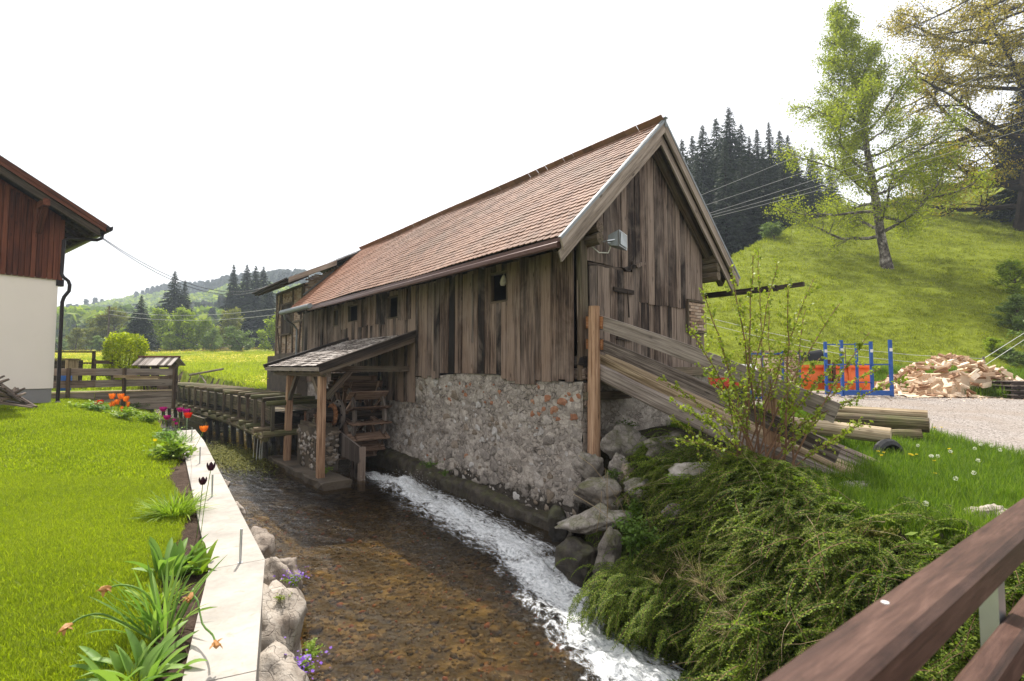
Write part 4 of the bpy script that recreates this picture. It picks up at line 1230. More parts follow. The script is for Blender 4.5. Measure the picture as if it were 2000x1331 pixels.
m = MB(); m.beam((.62, -.12, 5.62), (.7, -.5, 5.66), .04, .02); m.beam((.7, -.5, 5.66), (.8, -.6, 5.68), .04, .02); m.beam((1.14, -.6, 5.66), (.7, -.5, 5.62), .03, .02); part('bracket', m, MT['steel'], fl_)
m = MB(); m.tube([(.88, -.44, 5.6), (.84, -.4, 5.46), (.68, -.3, 5.46), (.62, -.12, 5.64)], .012, 6); part('cable', m, MT['rope'], fl_)

fl_.location = fl_.location + BM.to_3x3() @ Vector((-.34, 0, -.2))

# ================================================================== LEAN-TO OVER THE WHEEL
lean = thing('wheel_shelter', 'shingled lean-to roof on fresh timber posts sheltering the water wheel', 'lean-to', (-2.6, 8.0, 0), 'barn')
def lz(x): return 3.98 + (x + .05) * (.97 / 2.79)      # roof top surface
m = MB(); m.poly([(-.05, 6.3, lz(-.05) - .03), (-2.82, 6.3, lz(-2.82) - .03), (-2.82, 11.1, lz(-2.82) - .03), (-.05, 11.1, lz(-.05) - .03)], (0, 0, -1), .03, (1, 0, 0)); part('roof_boarding', m, MT['dark_wood'], lean)
m = MB(); L_ = math.hypot(2.79, .97); dx = 2.79 / L_; dz = .97 / L_
for r in range(16):
    y = 6.24
    while y < 11.1:
        w = R.uniform(.08, .17); s = L_ - r * .185
        x0 = -.05 - dx * s * .99; hh = R.uniform(.0, .012)
        z0 = lz(x0) + .028 + hh
        x1 = x0 + .26; z1 = lz(x1) + .002
        j = R.uniform(-.015, .015)
        m.add([(x0 + j, y, z0), (x0 + j, y + w - .008, z0 + R.uniform(-.004, .004)), (x1, y + w - .008, z1), (x1, y, z1), (x0 + j, y, z0 - .014), (x0 + j, y + w - .008, z0 - .014), (x1, y + w - .008, z1 - .01), (x1, y, z1 - .01)],
              [(0, 3, 2, 1), (4, 5, 6, 7), (0, 1, 5, 4), (1, 2, 6, 5), (3, 0, 4, 7)], [(yy * 1.0, 0, xx) for xx, yy in [(x0, y), (x0, y + w), (x1, y + w), (x1, y)] * 2])
        y += w
part('shingles', m, MT['shingle'], lean, kind='stuff')
m = MB(); m.beam((-.02, 6.2, lz(0) + .0), (-2.86, 6.2, lz(-2.86) - .03), .04, .2, seg=3, jit=.004); part('verge_board', m, MT['dark_wood'], lean)
m = MB(); m.beam((-.02, 6.24, lz(0) - .17), (-2.8, 6.24, lz(-2.8) - .17), .04, .13, seg=3, jit=.004); part('verge_board', m, MT['mid_wood'], lean)
m = MB(); m.beam((-.02, 6.18, lz(0) + .105), (-2.86, 6.18, lz(-2.86) + .075), .1, .02); part('verge_cap', m, MT['grey_wood'], lean)
m = MB(); m.beam((-.02, 11.14, lz(0) + .05), (-2.9, 11.14, lz(-2.9) + .05), .16, .12, seg=3, jit=.01); part('verge_board', m, MT['dark_wood'], lean)
m = MB(); m.beam((-2.86, 6.16, lz(-2.86) - .05), (-2.86, 11.15, lz(-2.86) - .05), .03, .1); part('eaves_board', m, MT['grey_wood'], lean)
for k in range(8):
    q = MB(); q.beam((-.05, 6.45 + k * .65, lz(-.05) - .13), (-2.75, 6.45 + k * .65, lz(-2.75) - .13), .09, .12); part('rafter', q, MT['mid_wood'], lean)
m = MB(); m.beam((-2.58, 6.25, 2.84), (-2.58, 11.0, 2.84), .15, .17, seg=4, jit=.006); part('wall_plate', m, MT['mid_wood'], lean)
m = MB(); m.beam((-2.6, 6.62, .12), (-2.6, 6.62, 2.77), .18, .18, up=(0, 1, 0), seg=5, jit=.004, bev=.012); part('post', m, MT['new_wood'], lean)
m = MB(); m.beam((-2.52, 9.78, .12), (-2.52, 9.62, 2.77), .18, .18, up=(0, 1, 0), seg=5, jit=.004, bev=.012); part('post', m, MT['new_wood'], lean)
for (p0, p1) in (((-2.58, 6.66, 2.15), (-2.58, 7.4, 2.8)), ((-2.54, 9.56, 2.05), (-2.54, 8.85, 2.8)), ((-2.5, 6.62, 2.2), (-1.8, 6.62, 2.95))):
    q = MB(); q.beam(p0, p1, .1, .15); part('brace', q, MT['mid_wood'], lean)
m = MB(); m.beam((-2.55, 6.62, 2.96), (-.1, 6.62, 2.96), .14, .16); part('tie_beam', m, MT['mid_wood'], lean)

# stone pier and concrete ledge below the wheel
ledge = single('concrete_ledge', (lambda m: (m.beam((-2.42, 5.9, .0), (-2.42, 10.9, .0), .75, .3, seg=12, jit=.05, bev=.04), m)[-1])(MB()), MT['old_concrete'], 'low weedy concrete ledge in the stream under the shelter posts', 'ledge', (-2.42, 8, -.15), 'barn')
pier = thing('stone_pier', 'square rubble pier carrying the outer bearing of the water wheel', 'pier', (-2.1, 8.3, 0), 'barn')
m = MB(); m.box(-2.42, -1.78, 7.55, 9.1, .1, 1.3); part('core', m, MT['old_concrete'], pier)
sm = smesh['stone'] + smesh['stone_tan']
for (fx, axis) in ((-2.42, 'x'), (7.55, 'y')):
    for k in range(46):
        z = R.uniform(.2, 1.22)
        o = bpy.data.objects.new('stone', R.choice(sm)); C.objects.link(o); o.parent = pier
        a = R.uniform(.06, .13)
        if axis == 'x': o.matrix_local = Matrix.Translation(Vector((fx, R.uniform(7.6, 9.05), z)) - Vector((-2.1, 8.3, 0))) @ Matrix.Rotation(rad(90), 4, 'Y') @ Matrix.Diagonal((a * .7, a, a * .6, 1))
        else: o.matrix_local = Matrix.Translation(Vector((R.uniform(-2.4, -1.8), fx, z)) - Vector((-2.1, 8.3, 0))) @ Matrix.Rotation(rad(90), 4, 'X') @ Matrix.Diagonal((a, a * .7, a * .6, 1))
m = MB(); m.beam((-2.15, 7.6, 1.36), (-2.15, 9.1, 1.36), .4, .12, seg=2, jit=.01); m.beam((-2.15, 8.0, 1.5), (-2.15, 8.7, 1.5), .3, .16); part('bearing_block', m, MT['mid_wood'], pier)
m = MB(); m.tube([(-2.3, 7.8, 1.42), (-2.3, 7.8, 1.75)], .04, 6); m.tube([(-2.3, 8.8, 1.42), (-2.3, 8.8, 1.7)], .04, 6); m.tube([(-2.35, 7.75, 1.62), (-2.1, 8.9, 1.68)], .03, 6); part('iron_fittings', m, MT['rust'], pier)

# ================================================================== WATER WHEEL
WC = Vector((0, 8.32, 1.42))
wheel = thing('water_wheel', 'wooden undershot water wheel with broad paddles under the shingled shelter', 'water wheel', (-1.0, 8.32, 1.42), 'barn')
m = MB(); m.tube([(-2.4, 8.32, 1.6), (-2.25, 8.32, 1.6), (-.1, 8.32, 1.6)], [.12, .22, .22], 14); part('axle', m, MT['dark_wood'], wheel)
def ring(m, x, r0, r1, t, n=28, cz=1.6, cy=8.32):
    vs = []; gs = []
    for i in range(n):
        a = 2 * math.pi * i / n
        for (r, xx) in ((r0, x), (r1, x), (r1, x + t), (r0, x + t)):
            vs.append((xx, cy + math.cos(a) * r, cz + math.sin(a) * r)); gs.append((r * 3, xx, a * r))
    fs = []
    for i in range(n):
        j = (i + 1) % n
        for q in range(4): fs.append((i*4+q, j*4+q, j*4+(q+1) % 4, i*4+(q+1) % 4))
    m.add(vs, fs, gs)
WZC = 1.5; WR = 1.22
for x in (-1.42, -.5):
    m = MB(); ring(m, x, .86, 1.04, .07, cz=WZC); part('rim', m, MT['grey_wood'], wheel)
m = MB(); ring(m, -1.52, .1, .44, .07, cz=1.6); part('hub_disc', m, MT['grey_wood'], wheel, 'pale round hub plate')
for k in range(8):
    a = k * math.pi / 4; q = MB(); q.tube([(-1.53, 8.32 + .36 * math.cos(a), 1.6 + .36 * math.sin(a)), (-1.56, 8.32 + .36 * math.cos(a), 1.6 + .36 * math.sin(a))], .03, 6); part('bolt', q, MT['black_metal'], wheel)
for k in range(16):
    a = k * math.pi / 8; cy_, cz_ = math.cos(a), math.sin(a)
    q = MB(); q.beam((-1.68, 8.32 + cy_ * .2, 1.6 + cz_ * .2), (-1.68, 8.32 + cy_ * .3, 1.6 + cz_ * .3), .24, .09, up=(1, 0, 0)); part('wedge', q, MT['orange_wood'], wheel)
for x in (-1.36, -.5):
    for k in range(4):
        a = k * math.pi / 4 + .2; q = MB(); q.beam((x, 8.32 - math.cos(a) * .95, WZC - math.sin(a) * .95), (x, 8.32 + math.cos(a) * .95, WZC + math.sin(a) * .95), .07, .12, up=(1, 0, 0)); part('spoke', q, MT['paddle_wood'], wheel)
for k in range(16):
    a = 2 * math.pi * k / 16 + .1; cy_, cz_ = math.cos(a), math.sin(a)
    p0 = Vector((-1.55, 8.32 + cy_ * 1.07, WZC + cz_ * 1.07)); p1 = p0 + Vector((1.2, 0, 0))
    q = MB(); q.beam(p0, p1, .36, .035, up=(0, -cz_, cy_), seg=3, jit=.006)
    pd = part('paddle', q, MT['paddle_wood'], wheel)
    for xx in (-1.36, -.5):
        q = MB(); q.beam((xx, 8.32 + cy_ * .8, WZC + cz_ * .8), (xx, 8.32 + cy_ * 1.24, WZC + cz_ * 1.24), .05, .07, up=(1, 0, 0)); part('paddle_arm', q, MT['paddle_wood'], pd, root=wheel)
# plank cheek and chute boards beside the wheel
cheek = thing('wheel_race_box', 'grey plank box of the mill race between the pier and the wheel', 'plank box', (-1.62, 7, 0), 'barn')
m = MB(); m.poly([(-1.66, 8.6, 1.3), (-1.66, 6.35, .86), (-1.66, 6.35, .42), (-1.66, 8.9, .5)], (1, 0, 0), .06, (0, 1, 0)); part('side_plank', m, MT['grey_wood'], cheek)
for y in (6.4, 6.62, 6.9):
    q = MB(); q.beam((-1.58, y, -.3), (-1.58, y, .86 + (y - 6.4) * .05), .12, .16, up=(1, 0, 0), seg=3, jit=.015); part('stake', q, MT['gable_board'], cheek)
for k in range(4):
    q = MB(); q.beam((-1.7, 9.5, 1.5 + k * .24), (-.1, 9.5, 1.5 + k * .24), .03, .22, seg=2, jit=.005); part('back_plank', q, MT['dark_wood'], cheek)
for k in range(4):
    q = MB(); q.beam((-1.35, 6.95 + R.uniform(-.03, .03), 2.42 + k * .0), (-.3, 6.95, 2.42), .05, .2); break
for k in range(3):
    q = MB(); q.beam((-1.45 + k * .03, 9.35 - k * .05, 2.2 + k * .25), (-.15, 9.35 - k * .05, 2.22 + k * .25), .04, .22, seg=2, jit=.008); part('back_plank', q, MT['mid_wood'], cheek)

# ================================================================== LOG RAMP
ramp = thing('log_ramp', 'sloping timber ramp with two plank rails leading down from the barn door', 'ramp', (.6, -3, 1.5), 'barn')
def ry(y, z0=3.18, s=.375): return z0 + (y + .35) * s
for k, (x, w, h, dy) in enumerate(((.24, .18, .27, 0), (.5, .24, .24, -.3), (.76, .22, .22, -.75), (1.02, .24, .2, -.1), (1.3, .22, .2, -.45), (1.62, .24, .22, -.2))):
    q = MB(); y1 = -4.55 + dy; q.beam((x, -.12, ry(-.12) - h / 2 - (.0 if k else .12)), (x + R.uniform(-.05, .05), y1, ry(y1) - h / 2 - (.0 if k else .05)), w, h, seg=9, jit=.012, bev=.035, bow=-.03)
    part('ramp_beam', q, MT['grey_wood'] if k in (0, 3) else MT['peeled_log'] if k in (1, 2) else MT['gable_board'], ramp)
for (z0, z1, w) in ((3.87, 2.40, .27), (3.45, 1.86, .23)):
    q = MB(); q.beam((.21, -.28, z0 + .04), (.21, -4.42, z1), .045, w, seg=6, jit=.003, bow=.05); part('rail_board', q, MT['grey_wood'], ramp)
    q = MB(); q.beam((.17, -.52, z0 - .02), (.13, .02, z0 + .02), .04, w * .85); part('rail_board', q, MT['orange_wood'], ramp, 'fresh orange rail stub')
q = MB(); q.tube([(.08, -.36, 1.25), (.08, -.37, 2.5), (.08, -.39, 4.17)], [.125, .12, .105], 12, jit=.03); part('log_post', q, MT['new_wood'], ramp)
q = MB(); q.tube([(.3, -3.55, .9), (.32, -3.55, 2.9)], [.12, .1], 10, jit=.04); part('log_post', q, MT['new_wood'], ramp)
q = MB(); q.tube([(.0, -3.4, 1.55), (2.0, -3.5, 1.62)], .14, 10, jit=.05); part('cross_log', q, MT['log_bark'], ramp)

# ================================================================== CONCRETE GARDEN WALL ALONG THE STREAM
gw = thing('garden_wall', 'pale concrete retaining wall with steel rods standing along the lawn edge', 'wall', (-2.25, 4.76, 1.0))
WP = [(-.09, 0), (-1.47, 3.04), (-2.25, 4.76), (-7.68, 12.81), (-8.9, 14.5)]
WW = [.36, .37, .44, .44, .44]
def wall_rows(z, ext=0.0):
    o = []; i_ = []
    for k, (x, y) in enumerate(WP):
        a = Vector(WP[max(k-1, 0)]); b_ = Vector(WP[min(k+1, len(WP)-1)]); d = (b_ - a).normalized(); nn = Vector((-d.y, d.x))
        if nn.x > 0: nn = -nn
        o.append((x - nn.x * ext, y - nn.y * ext, z)); i_.append((x + nn.x * (WW[k] + ext), y + nn.y * (WW[k] + ext), z))
    return o, i_
def strip(z0, z1, ext=0.0):
    m = MB(); o0, i0 = wall_rows(z0, ext); o1, i1 = wall_rows(z1, ext); n = len(o0)
    vs = o0 + i0 + o1 + i1; fs = []
    for k in range(n - 1):
        fs += [(2*n+k, 2*n+k+1, 3*n+k+1, 3*n+k), (k, k+1, 2*n+k+1, 2*n+k), (n+k+1, n+k, 3*n+k, 3*n+k+1), (k+1, k, n+k, n+k+1)]
    fs += [(0, 2*n, 3*n, n), (n-1, 2*n-1, 4*n-1, 3*n-1)]
    return m.add(vs, fs)
part('wall_body', strip(-.9, 1.235, -.012), MT['concrete'], gw)
def wall_at(d):
    o, i_ = wall_rows(0)
    for k in range(len(WP) - 1):
        L = (Vector(WP[k+1]) - Vector(WP[k])).length
        if d <= L or k == len(WP) - 2:
            t = min(1, d / L); return Vector(o[k]).lerp(Vector(o[k+1]), t), Vector(i_[k]).lerp(Vector(i_[k+1]), t)
        d -= L
tot = sum((Vector(WP[k+1]) - Vector(WP[k])).length for k in range(len(WP) - 1)); cutsl = [0, 1.45, 3.34, 5.22, 7.4, 9.6, 12.0, 14.4, tot]
for a, b_ in zip(cutsl[:-1], cutsl[1:]):
    o0, i0 = wall_at(a + .005); o1, i1 = wall_at(b_ - .005); zz_ = Vector((0, 0, 1.256 + R.uniform(-.002, .003)))
    m = MB(); m.poly([o0 + zz_, o1 + zz_, i1 + zz_, i0 + zz_], (0, 0, -1), .05); part('coping_slab', m, MT['wall_cap'], gw)
def on_wall(x, y): return onz_(x, y, 1.255)
def onz_(x, y, z):
    r = ray(x, y); k = (z - EZ) / r.z; return Vector((r.x * k, r.y * k, z))
for k, (x, y, h, w) in enumerate(((469, 1100, .3, 'nearest, halfway along the straight stretch'), (414, 971, .3, 'beside the dark tulips'), (390, 906, .3, 'behind the leafy clump'), (374, 862, .32, 'below the orange flower'), (365, 838, .34, 'at the far end'))):
    p = onz_(x, y, 1.255)
    m = MB(); m.tube([p, p + Vector((R.uniform(-.004, .004), 0, h))], .011, 8); m.tube([p, p + Vector((0, 0, .006))], .022, 8)
    single('threaded_rod', m, MT['steel'], 'upright threaded steel rod in the garden wall, ' + w, 'steel rod', p, group='threaded rods standing in the garden wall')

# boulders at the foot of the wall
BL = [((540, 1240), .05, (.36, .72, .66), 'large buff boulder below the garden wall, second from the bottom'),
      ((545, 1150), .2, (.28, .45, .5), 'pale boulder leaning against the garden wall beside purple flowers'),
      ((505, 1060), .55, (.24, .5, .3), 'long white boulder at the bend of the garden wall'),
      ((560, 1110), .1, (.2, .3, .3), 'pale pointed boulder at the waterline below the garden wall'),
      ((530, 1330), .45, (.3, .4, .32), 'pale boulder below the garden wall at the bottom edge'),
      ((462, 990), .2, (.16, .32, .22), 'small boulder below the garden wall behind the bend'),
      ((437, 945), .2, (.14, .3, .2), 'small boulder below the garden wall opposite the wheel')]
for k, ((x, y), z, s, lab) in enumerate(BL):
    p = onz_(x, y, z); me = rock_mesh('boulder', 200 + k, MT['pale_rock'], 4, 1, 1, 1, .35, 1.0, 1.2)
    o = single('boulder', me, None, lab, 'boulder', (0, 0, 0)); o.location = (p.x, p.y, z - .1); o.scale = s; o.rotation_euler = (R.uniform(-.2, .2), R.uniform(-.2, .2), .55)

# ================================================================== NEIGHBOURING HOUSE (frame 'house')
house = thing('house', 'white rendered house with red brown boarded gable and dark downpipe', 'house', (-3, 3, 1.8), 'house')
m = MB(); m.box(-9, 0, .0, 5.1, 2.35, 5.78); part('rendered_wall', m, MT['plaster'], house)
m = MB(); m.box(-9, -.03, .03, 5.07, 1.4, 2.35); part('plinth', m, MT['plinth'], house)
def hz(x): return 9.02 - (x + 1.58) * .57 - .05     # top of the verge
x = -9.0
while x < 0:
    x1 = min(0, x + .13)
    q = MB(); q.beam((x + .065, -.035 - (.02 if int(round((x + 9) / .13)) % 2 else 0), 5.74), (x + .065, -.035, hz(x + .065) - .38), .11, .03, up=(0, 1, 0)); part('cladding_board', q, MT['red_board'], house); x = x1
m = MB(); m.poly([(-9, 0, 5.78), (0, 0, 5.78), (0, 0, hz(0) - .3), (-9, 0, hz(-9) - .3)], (0, 1, 0), 5.1, (0, 0, 1)); part('upper_wall', m, MT['red_board'], house)
m = MB(); m.box(-.05, .14, -.03, .2, 5.56, 5.78); part('flashing', m, MT['black_metal'], house)
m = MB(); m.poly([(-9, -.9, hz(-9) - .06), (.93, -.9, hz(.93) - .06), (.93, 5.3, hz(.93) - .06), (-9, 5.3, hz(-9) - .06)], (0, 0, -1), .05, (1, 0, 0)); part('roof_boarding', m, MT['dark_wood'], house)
m = MB(); m.poly([(-9, -.95, hz(-9) + .03), (1.0, -.95, hz(1.0) + .03), (1.0, 5.35, hz(1.0) + .03), (-9, 5.35, hz(-9) + .03)], (0, 0, -1), .07, (1, 0, 0)); part('roof_covering', m, MT['black_metal'], house)
m = MB(); m.poly([(-9, -.93, hz(-9) - .02), (.92, -.93, hz(.92) - .02), (.92, -.93, hz(.92) - .22), (-9, -.93, hz(-9) - .22)], (0, 1, 0), .04, (1, 0, -.57)); part('bargeboard', m, MT['red_trim'], house)
m = MB(); m.poly([(-9, -.96, hz(-9) + .0), (.92, -.96, hz(.92) + .0), (.92, -.96, hz(.92) - .11), (-9, -.96, hz(-9) - .11)], (0, 1, 0), .03, (1, 0, -.57)); part('bargeboard', m, MT['red_trim'], house)
m = MB(); m.poly([(-9, -.8, hz(-9) - .22), (.8, -.8, hz(.8) - .22), (.8, -.8, hz(.8) - .42), (-9, -.8, hz(-9) - .42)], (0, 1, 0), .12, (1, 0, -.57)); part('verge_rafter', m, MT['dark_wood'], house)
for k in range(8):
    q = MB(); y = -.4 + k * .75; q.beam((-.6, y, hz(-.6) - .18), (.84, y, hz(.84) - .18), .09, .14); part('rafter', q, MT['dark_wood'], house)
for k in range(10):
    q = MB(); x = -.02 + k * .09; q.beam((x, -.85, hz(x) - .125), (x, 5.2, hz(x) - .125), .075, .02); part('soffit_board', q, MT['dark_wood'], house)
q = MB(); q.beam((-.52, .0, hz(-.52) - .42), (-.52, -.86, hz(-.52) - .42), .16, .2); q.beam((-.52, -.02, 7.12), (-.52, -.1, 7.9), .15, .16, up=(0, 1, 0)); q.beam((-.52, -.06, 7.15), (-.52, -.72, 7.85), .13, .13); part('bracket', q, MT['red_board'], house)
m = MB(); m.tube([(1.02, -.95, 7.44), (1.02, 5.35, 7.4)], .075, 10); m.beam((1.06, -1.05, 7.46), (1.06, 5.35, 7.42), .02, .12); part('gutter', m, MT['black_metal'], house)
m = MB(); m.tube([(.98, -.35, 7.4), (.97, -.35, 7.22), (.85, -.33, 7.14), (.2, -.1, 7.1), (.08, -.07, 7.02), (.06, -.07, 5.95), (.1, -.09, 5.85), (.22, -.11, 5.74), (.26, -.12, 5.62), (.25, -.12, 5.42), (.14, -.1, 5.22), (.1, -.1, 5.05), (.1, -.1, 1.9)], .05, 12); part('downpipe', m, MT['black_metal'], house)
m = MB(); m.tube([(.1, -.1, 1.95), (.12, -.12, 1.8)], .065, 10); m.box(-.4, .5, -.5, .05, 1.5, 1.84); part('drain_slab', m, MT['concrete'], house)
# stack of poles against the house
pl = [((-30, 742), (8, 731)), ((-20, 748), (18, 737)), ((-5, 742), (72, 792)), ((-10, 750), (66, 790)), ((8, 775), (48, 755)), ((2, 778), (50, 764)), ((-30, 780), (72, 790)), ((-40, 776), (64, 792)), ((18, 772), (30, 753)), ((22, 774), (35, 755)), ((-10, 760), (60, 790)), ((-30, 768), (50, 783)), ((-10, 752), (40, 780)), ((6, 752), (20, 778)), ((-5, 735), (-20, 790)), ((-40, 757), (45, 775))]
for k, ((x0, y0), (x1, y1)) in enumerate(pl):
    d0 = 13.6 + R.uniform(-.5, .3); d1 = 13.9 + R.uniform(-.4, .4)
    p0 = at(x0, y0 + 4, d0); p1 = at(x1, y1 + 4, d1)
    p0.z = max(p0.z, float(gz(p0.x, p0.y)) + .04); p1.z = max(p1.z, float(gz(p1.x, p1.y)) + .04)
    m = MB(); m.tube([p0, (p0 + p1) / 2 + Vector((0, 0, R.uniform(-.05, .03))), p1], [.045, .04, .025], 6, jit=.15)
    single('wooden_pole', m, MT['gable_board'], 'thin weathered pole in the heap leaning against the white house', 'pole', p0, group='poles heaped against the white house')

# ================================================================== BEAM WALL AND FENCE BESIDE THE HOUSE
A = Vector((-17.2, 17.3, 0)); B = Vector((-13.55, 20.6, 0)); u = (B - A).normalized(); Lw = (B - A).length
bw = thing('timber_retaining_wall', 'low retaining wall of squared beams beside the white house', 'retaining wall', (A + B) / 2 + Vector((0, 0, 1.5)))
for k in range(3):
    for q in range(2):
        m = MB(); a = A + u * (Lw / 2 * q); b_ = A + u * (Lw / 2 * (q + 1) - .02)
        z = 1.48 + k * .235; m.beam((a.x, a.y, z), (b_.x, b_.y, z), .2, .225, seg=3, jit=.008, bev=.015); part('beam', m, MT['barge'], bw)
m = MB(); m.beam((A.x, A.y, 2.1), (B.x, B.y, 2.1), .24, .05, seg=2, jit=.004); part('cap_board', m, MT['peeled_log'], bw)
fn = thing('plank_fence', 'weathered two rail plank fence standing above the retaining wall', 'fence', (A + B) / 2 + Vector((0, 0, 1.9)))
off = Vector((u.y, -u.x, 0)) * .16
for k in range(4):
    p = A + u * (Lw * (.02 + .325 * k)) + off; m = MB(); m.beam((p.x, p.y, 1.35), (p.x, p.y, 2.98), .09, .09, up=(0, 1, 0)); part('fence_post', m, MT['mid_wood'], fn)
for z, w in ((2.84, .25), (2.4, .26)):
    for q in range(2):
        a = A + u * (Lw / 2 * q) + off * .5; b_ = A + u * (Lw / 2 * (q + 1)) + off * .5; m = MB(); m.beam((a.x, a.y, z), (b_.x, b_.y, z + R.uniform(-.02, .02)), .035, w, seg=3, jit=.006); part('fence_rail', m, MT['grey_wood'] if q else MT['gable_board'], fn)
def bfence(name, lab, pts, z_off, h, rails, mat, cat='fence'):
    t = thing(name, lab, cat, pts[0])
    for k, p in enumerate(pts):
        m = MB(); m.beam(p - Vector((0, 0, .2)), p + Vector((R.uniform(-.03, .03), 0, h)), .09, .09, up=(0, 1, 0)); part('fence_post', m, mat, t)
        if k:
            for (z, w) in rails:
                q = MB(); q.beam(pts[k-1] + Vector((0, -.06, z)), p + Vector((0, -.06, z + R.uniform(-.03, .03))), .035, w, seg=2, jit=.005); part('fence_rail', q, mat, t)
    return t
g_ = lambda x, y, d: (lambda p: Vector((p.x, p.y, float(gz(p.x, p.y)))))(at(x, y, d))
bfence('garden_railing', 'dark railing with flat top rail beside the house behind the fence', [Vector((*at(x, 700, 22).xy, 2.15)) for x in (60, 182)], 0, 1.55, [(1.52, .06), (1.05, .07), (.6, .05)], MT['mid_wood'])
bfence('paddock_fence', 'two rail grey fence in the meadow behind the little roof', [g_(x, 740, d) for x, d in ((330, 27), (385, 27), (441, 27))], 0, 1.05, [(.85, .2), (.35, .2)], MT['gable_board'])
bfence('paddock_fence', 'short brown rail fence to the right of the railing before the clipped bush', [Vector((*at(x, 700, d).xy, 2.15)) for x, d in ((186, 22), (222, 22.5))], 0, 1.2, [(1.08, .15), (.55, .15)], MT['mid_wood'])
bfence('meadow_fence', 'dark plank fence running behind the flume to the barn', [g_(x, 757, d) for x, d in ((455, 27), (500, 25.5), (540, 24))], 0, .9, [(.8, .22)], MT['dark_wood'])
m = MB(); p0 = at(370, 733, 25); p1 = at(436, 721, 25); m.tube([p0, p1], .05, 6); single('leaning_pole', m, MT['grey_wood'], 'pale pole lying slantwise against the grey paddock fence', 'pole', p0)
m = MB(); p0 = at(402, 748, 24.5); p1 = at(390, 732, 25); m.tube([p0, p1], .03, 6); single('leaning_pole', m, MT['grey_wood'], 'short pole crossing below the slanting pale pole', 'pole', p0)
# open timber box with blue barrel
sh = thing('timber_crate', 'open fronted timber box under the dark railing by the house', 'box', Vector((*at(120, 720, 20.5).xy, 2.1)))
p0 = at(80, 702, 20.5); p1 = at(141, 702, 20.5)
m = MB(); m.beam((p0.x, p0.y, 3.33), (p1.x + .1, p1.y, 3.33), .6, .05); part('top_board', m, MT['mid_wood'], sh)
m = MB(); m.beam((p1.x, p1.y, 2.1), (p1.x, p1.y, 3.3), .5, .1, up=(1, 0, 0)); part('side_board', m, MT['peeled_log'], sh)
m = MB(); m.beam((p0.x, p0.y + .5, 2.7), (p1.x, p1.y + .5, 2.7), .05, 1.2); part('back_board', m, MT['dark_wood'], sh)
p = at(127, 738, 19.6); m = MB(); m.tube([(p.x, p.y, 2.12), (p.x, p.y, 2.3), (p.x, p.y, 2.6), (p.x, p.y, 2.78)], [.19, .21, .21, .19], 16); m.tube([(p.x, p.y, 2.45), (p.x, p.y, 2.48)], .218, 16); single('blue_barrel', m, MT['blue_plastic'], 'blue plastic barrel behind the lower fence rail', 'barrel', (p.x, p.y, 2.12))

# little shingled roof at the head of the flume
lr = thing('sluice_roof', 'small shingled roof over the sluice at the head of the flume', 'shelter', Vector((*at(312, 730, 21).xy, 1.9)))
p0 = at(272, 700, 21); p1 = at(348, 700, 21); dv = (p1 - p0).normalized()
for k, x in enumerate((283, 303, 338)):
    p = at(x, 730, 21); m = MB(); m.beam((p.x, p.y, 1.7), (p.x, p.y, 3.12), .3 if k != 1 else .24, .14, up=(0, 1, 0)); part('post', m, MT['dark_wood'] if k < 2 else MT['mid_wood'], lr)
for k in range(11):
    a = p0 + dv * ((p1 - p0).length / 11 * (k + .5))
    q = MB(); q.beam((a.x, a.y - .42, 3.08), (a.x, a.y + .05, 3.42), .145, .03); part('shingle', q, MT['shingle'], lr)
    q = MB(); q.beam((a.x, a.y + .05, 3.42), (a.x, a.y + .5, 3.08), .145, .03); part('shingle', q, MT['shingle'], lr)
m = MB(); m.tube([(p0.x - .05, p0.y + .05, 3.43), (p1.x + .05, p1.y + .05, 3.43)], .05, 6); part('ridge_board', m, MT['red_board'], lr)
m = MB(); m.beam((p0.x, p0.y, 3.05), (p1.x, p1.y, 3.05), .1, .1); m.beam((p0.x, p0.y, 2.5), (p1.x, p1.y, 2.5), .06, .3); m.beam((p0.x, p0.y, 2.15), (p1.x, p1.y, 2.15), .06, .3); part('cross_beam', m, MT['gable_board'], lr)
m = MB(); p = at(300, 740, 19); m.beam((p.x - 1, p.y, 2.62), (p.x + .2, p.y, 2.62), .12, .12, jit=.01); m.beam((p.x - 1.6, p.y + .2, 2.66), (p.x - .8, p.y + .2, 2.66), .12, .1); single('loose_plank', m, MT['peeled_log'], 'pale planks lying across the fence below the sluice roof', 'plank', (p.x, p.y, 2.6))

# ================================================================== FLUME
fm = thing('mill_flume', 'long wooden mill flume on piles with logs laid across leading to the wheel', 'flume', (-2.6, 20, 0), 'barn')
FL = [(-3.9, 31.5), (-3.5, 28.3), (-3.3, 24.4), (-3.1, 20.7), (-2.93, 17.8), (-2.9, 15.8), (-2.9, 13.9), (-3.0, 11.6), (-3.1, 10.2)]
FRt = [(-2.4, 31.5), (-2.0, 28.3), (-1.75, 24.4), (-1.65, 20.7), (-1.6, 17.8), (-1.6, 15.8), (-1.6, 13.9), (-1.6, 11.6), (-1.6, 9.6)]
def fz(y): return 1.98 - (0 if y > 12 else (12 - y) * .03)
for side in (FL, FRt):
    for a, b_ in zip(side[:-1], side[1:]):
        for k in range(2):
            q = MB(); z = 1.72 - k * .27; q.beam((a[0] + .2, a[1], z), (b_[0] + .2, b_[1] + .03, z), .045, .26, seg=3, jit=.006); part('side_board', q, MT['flume_wood'], fm)
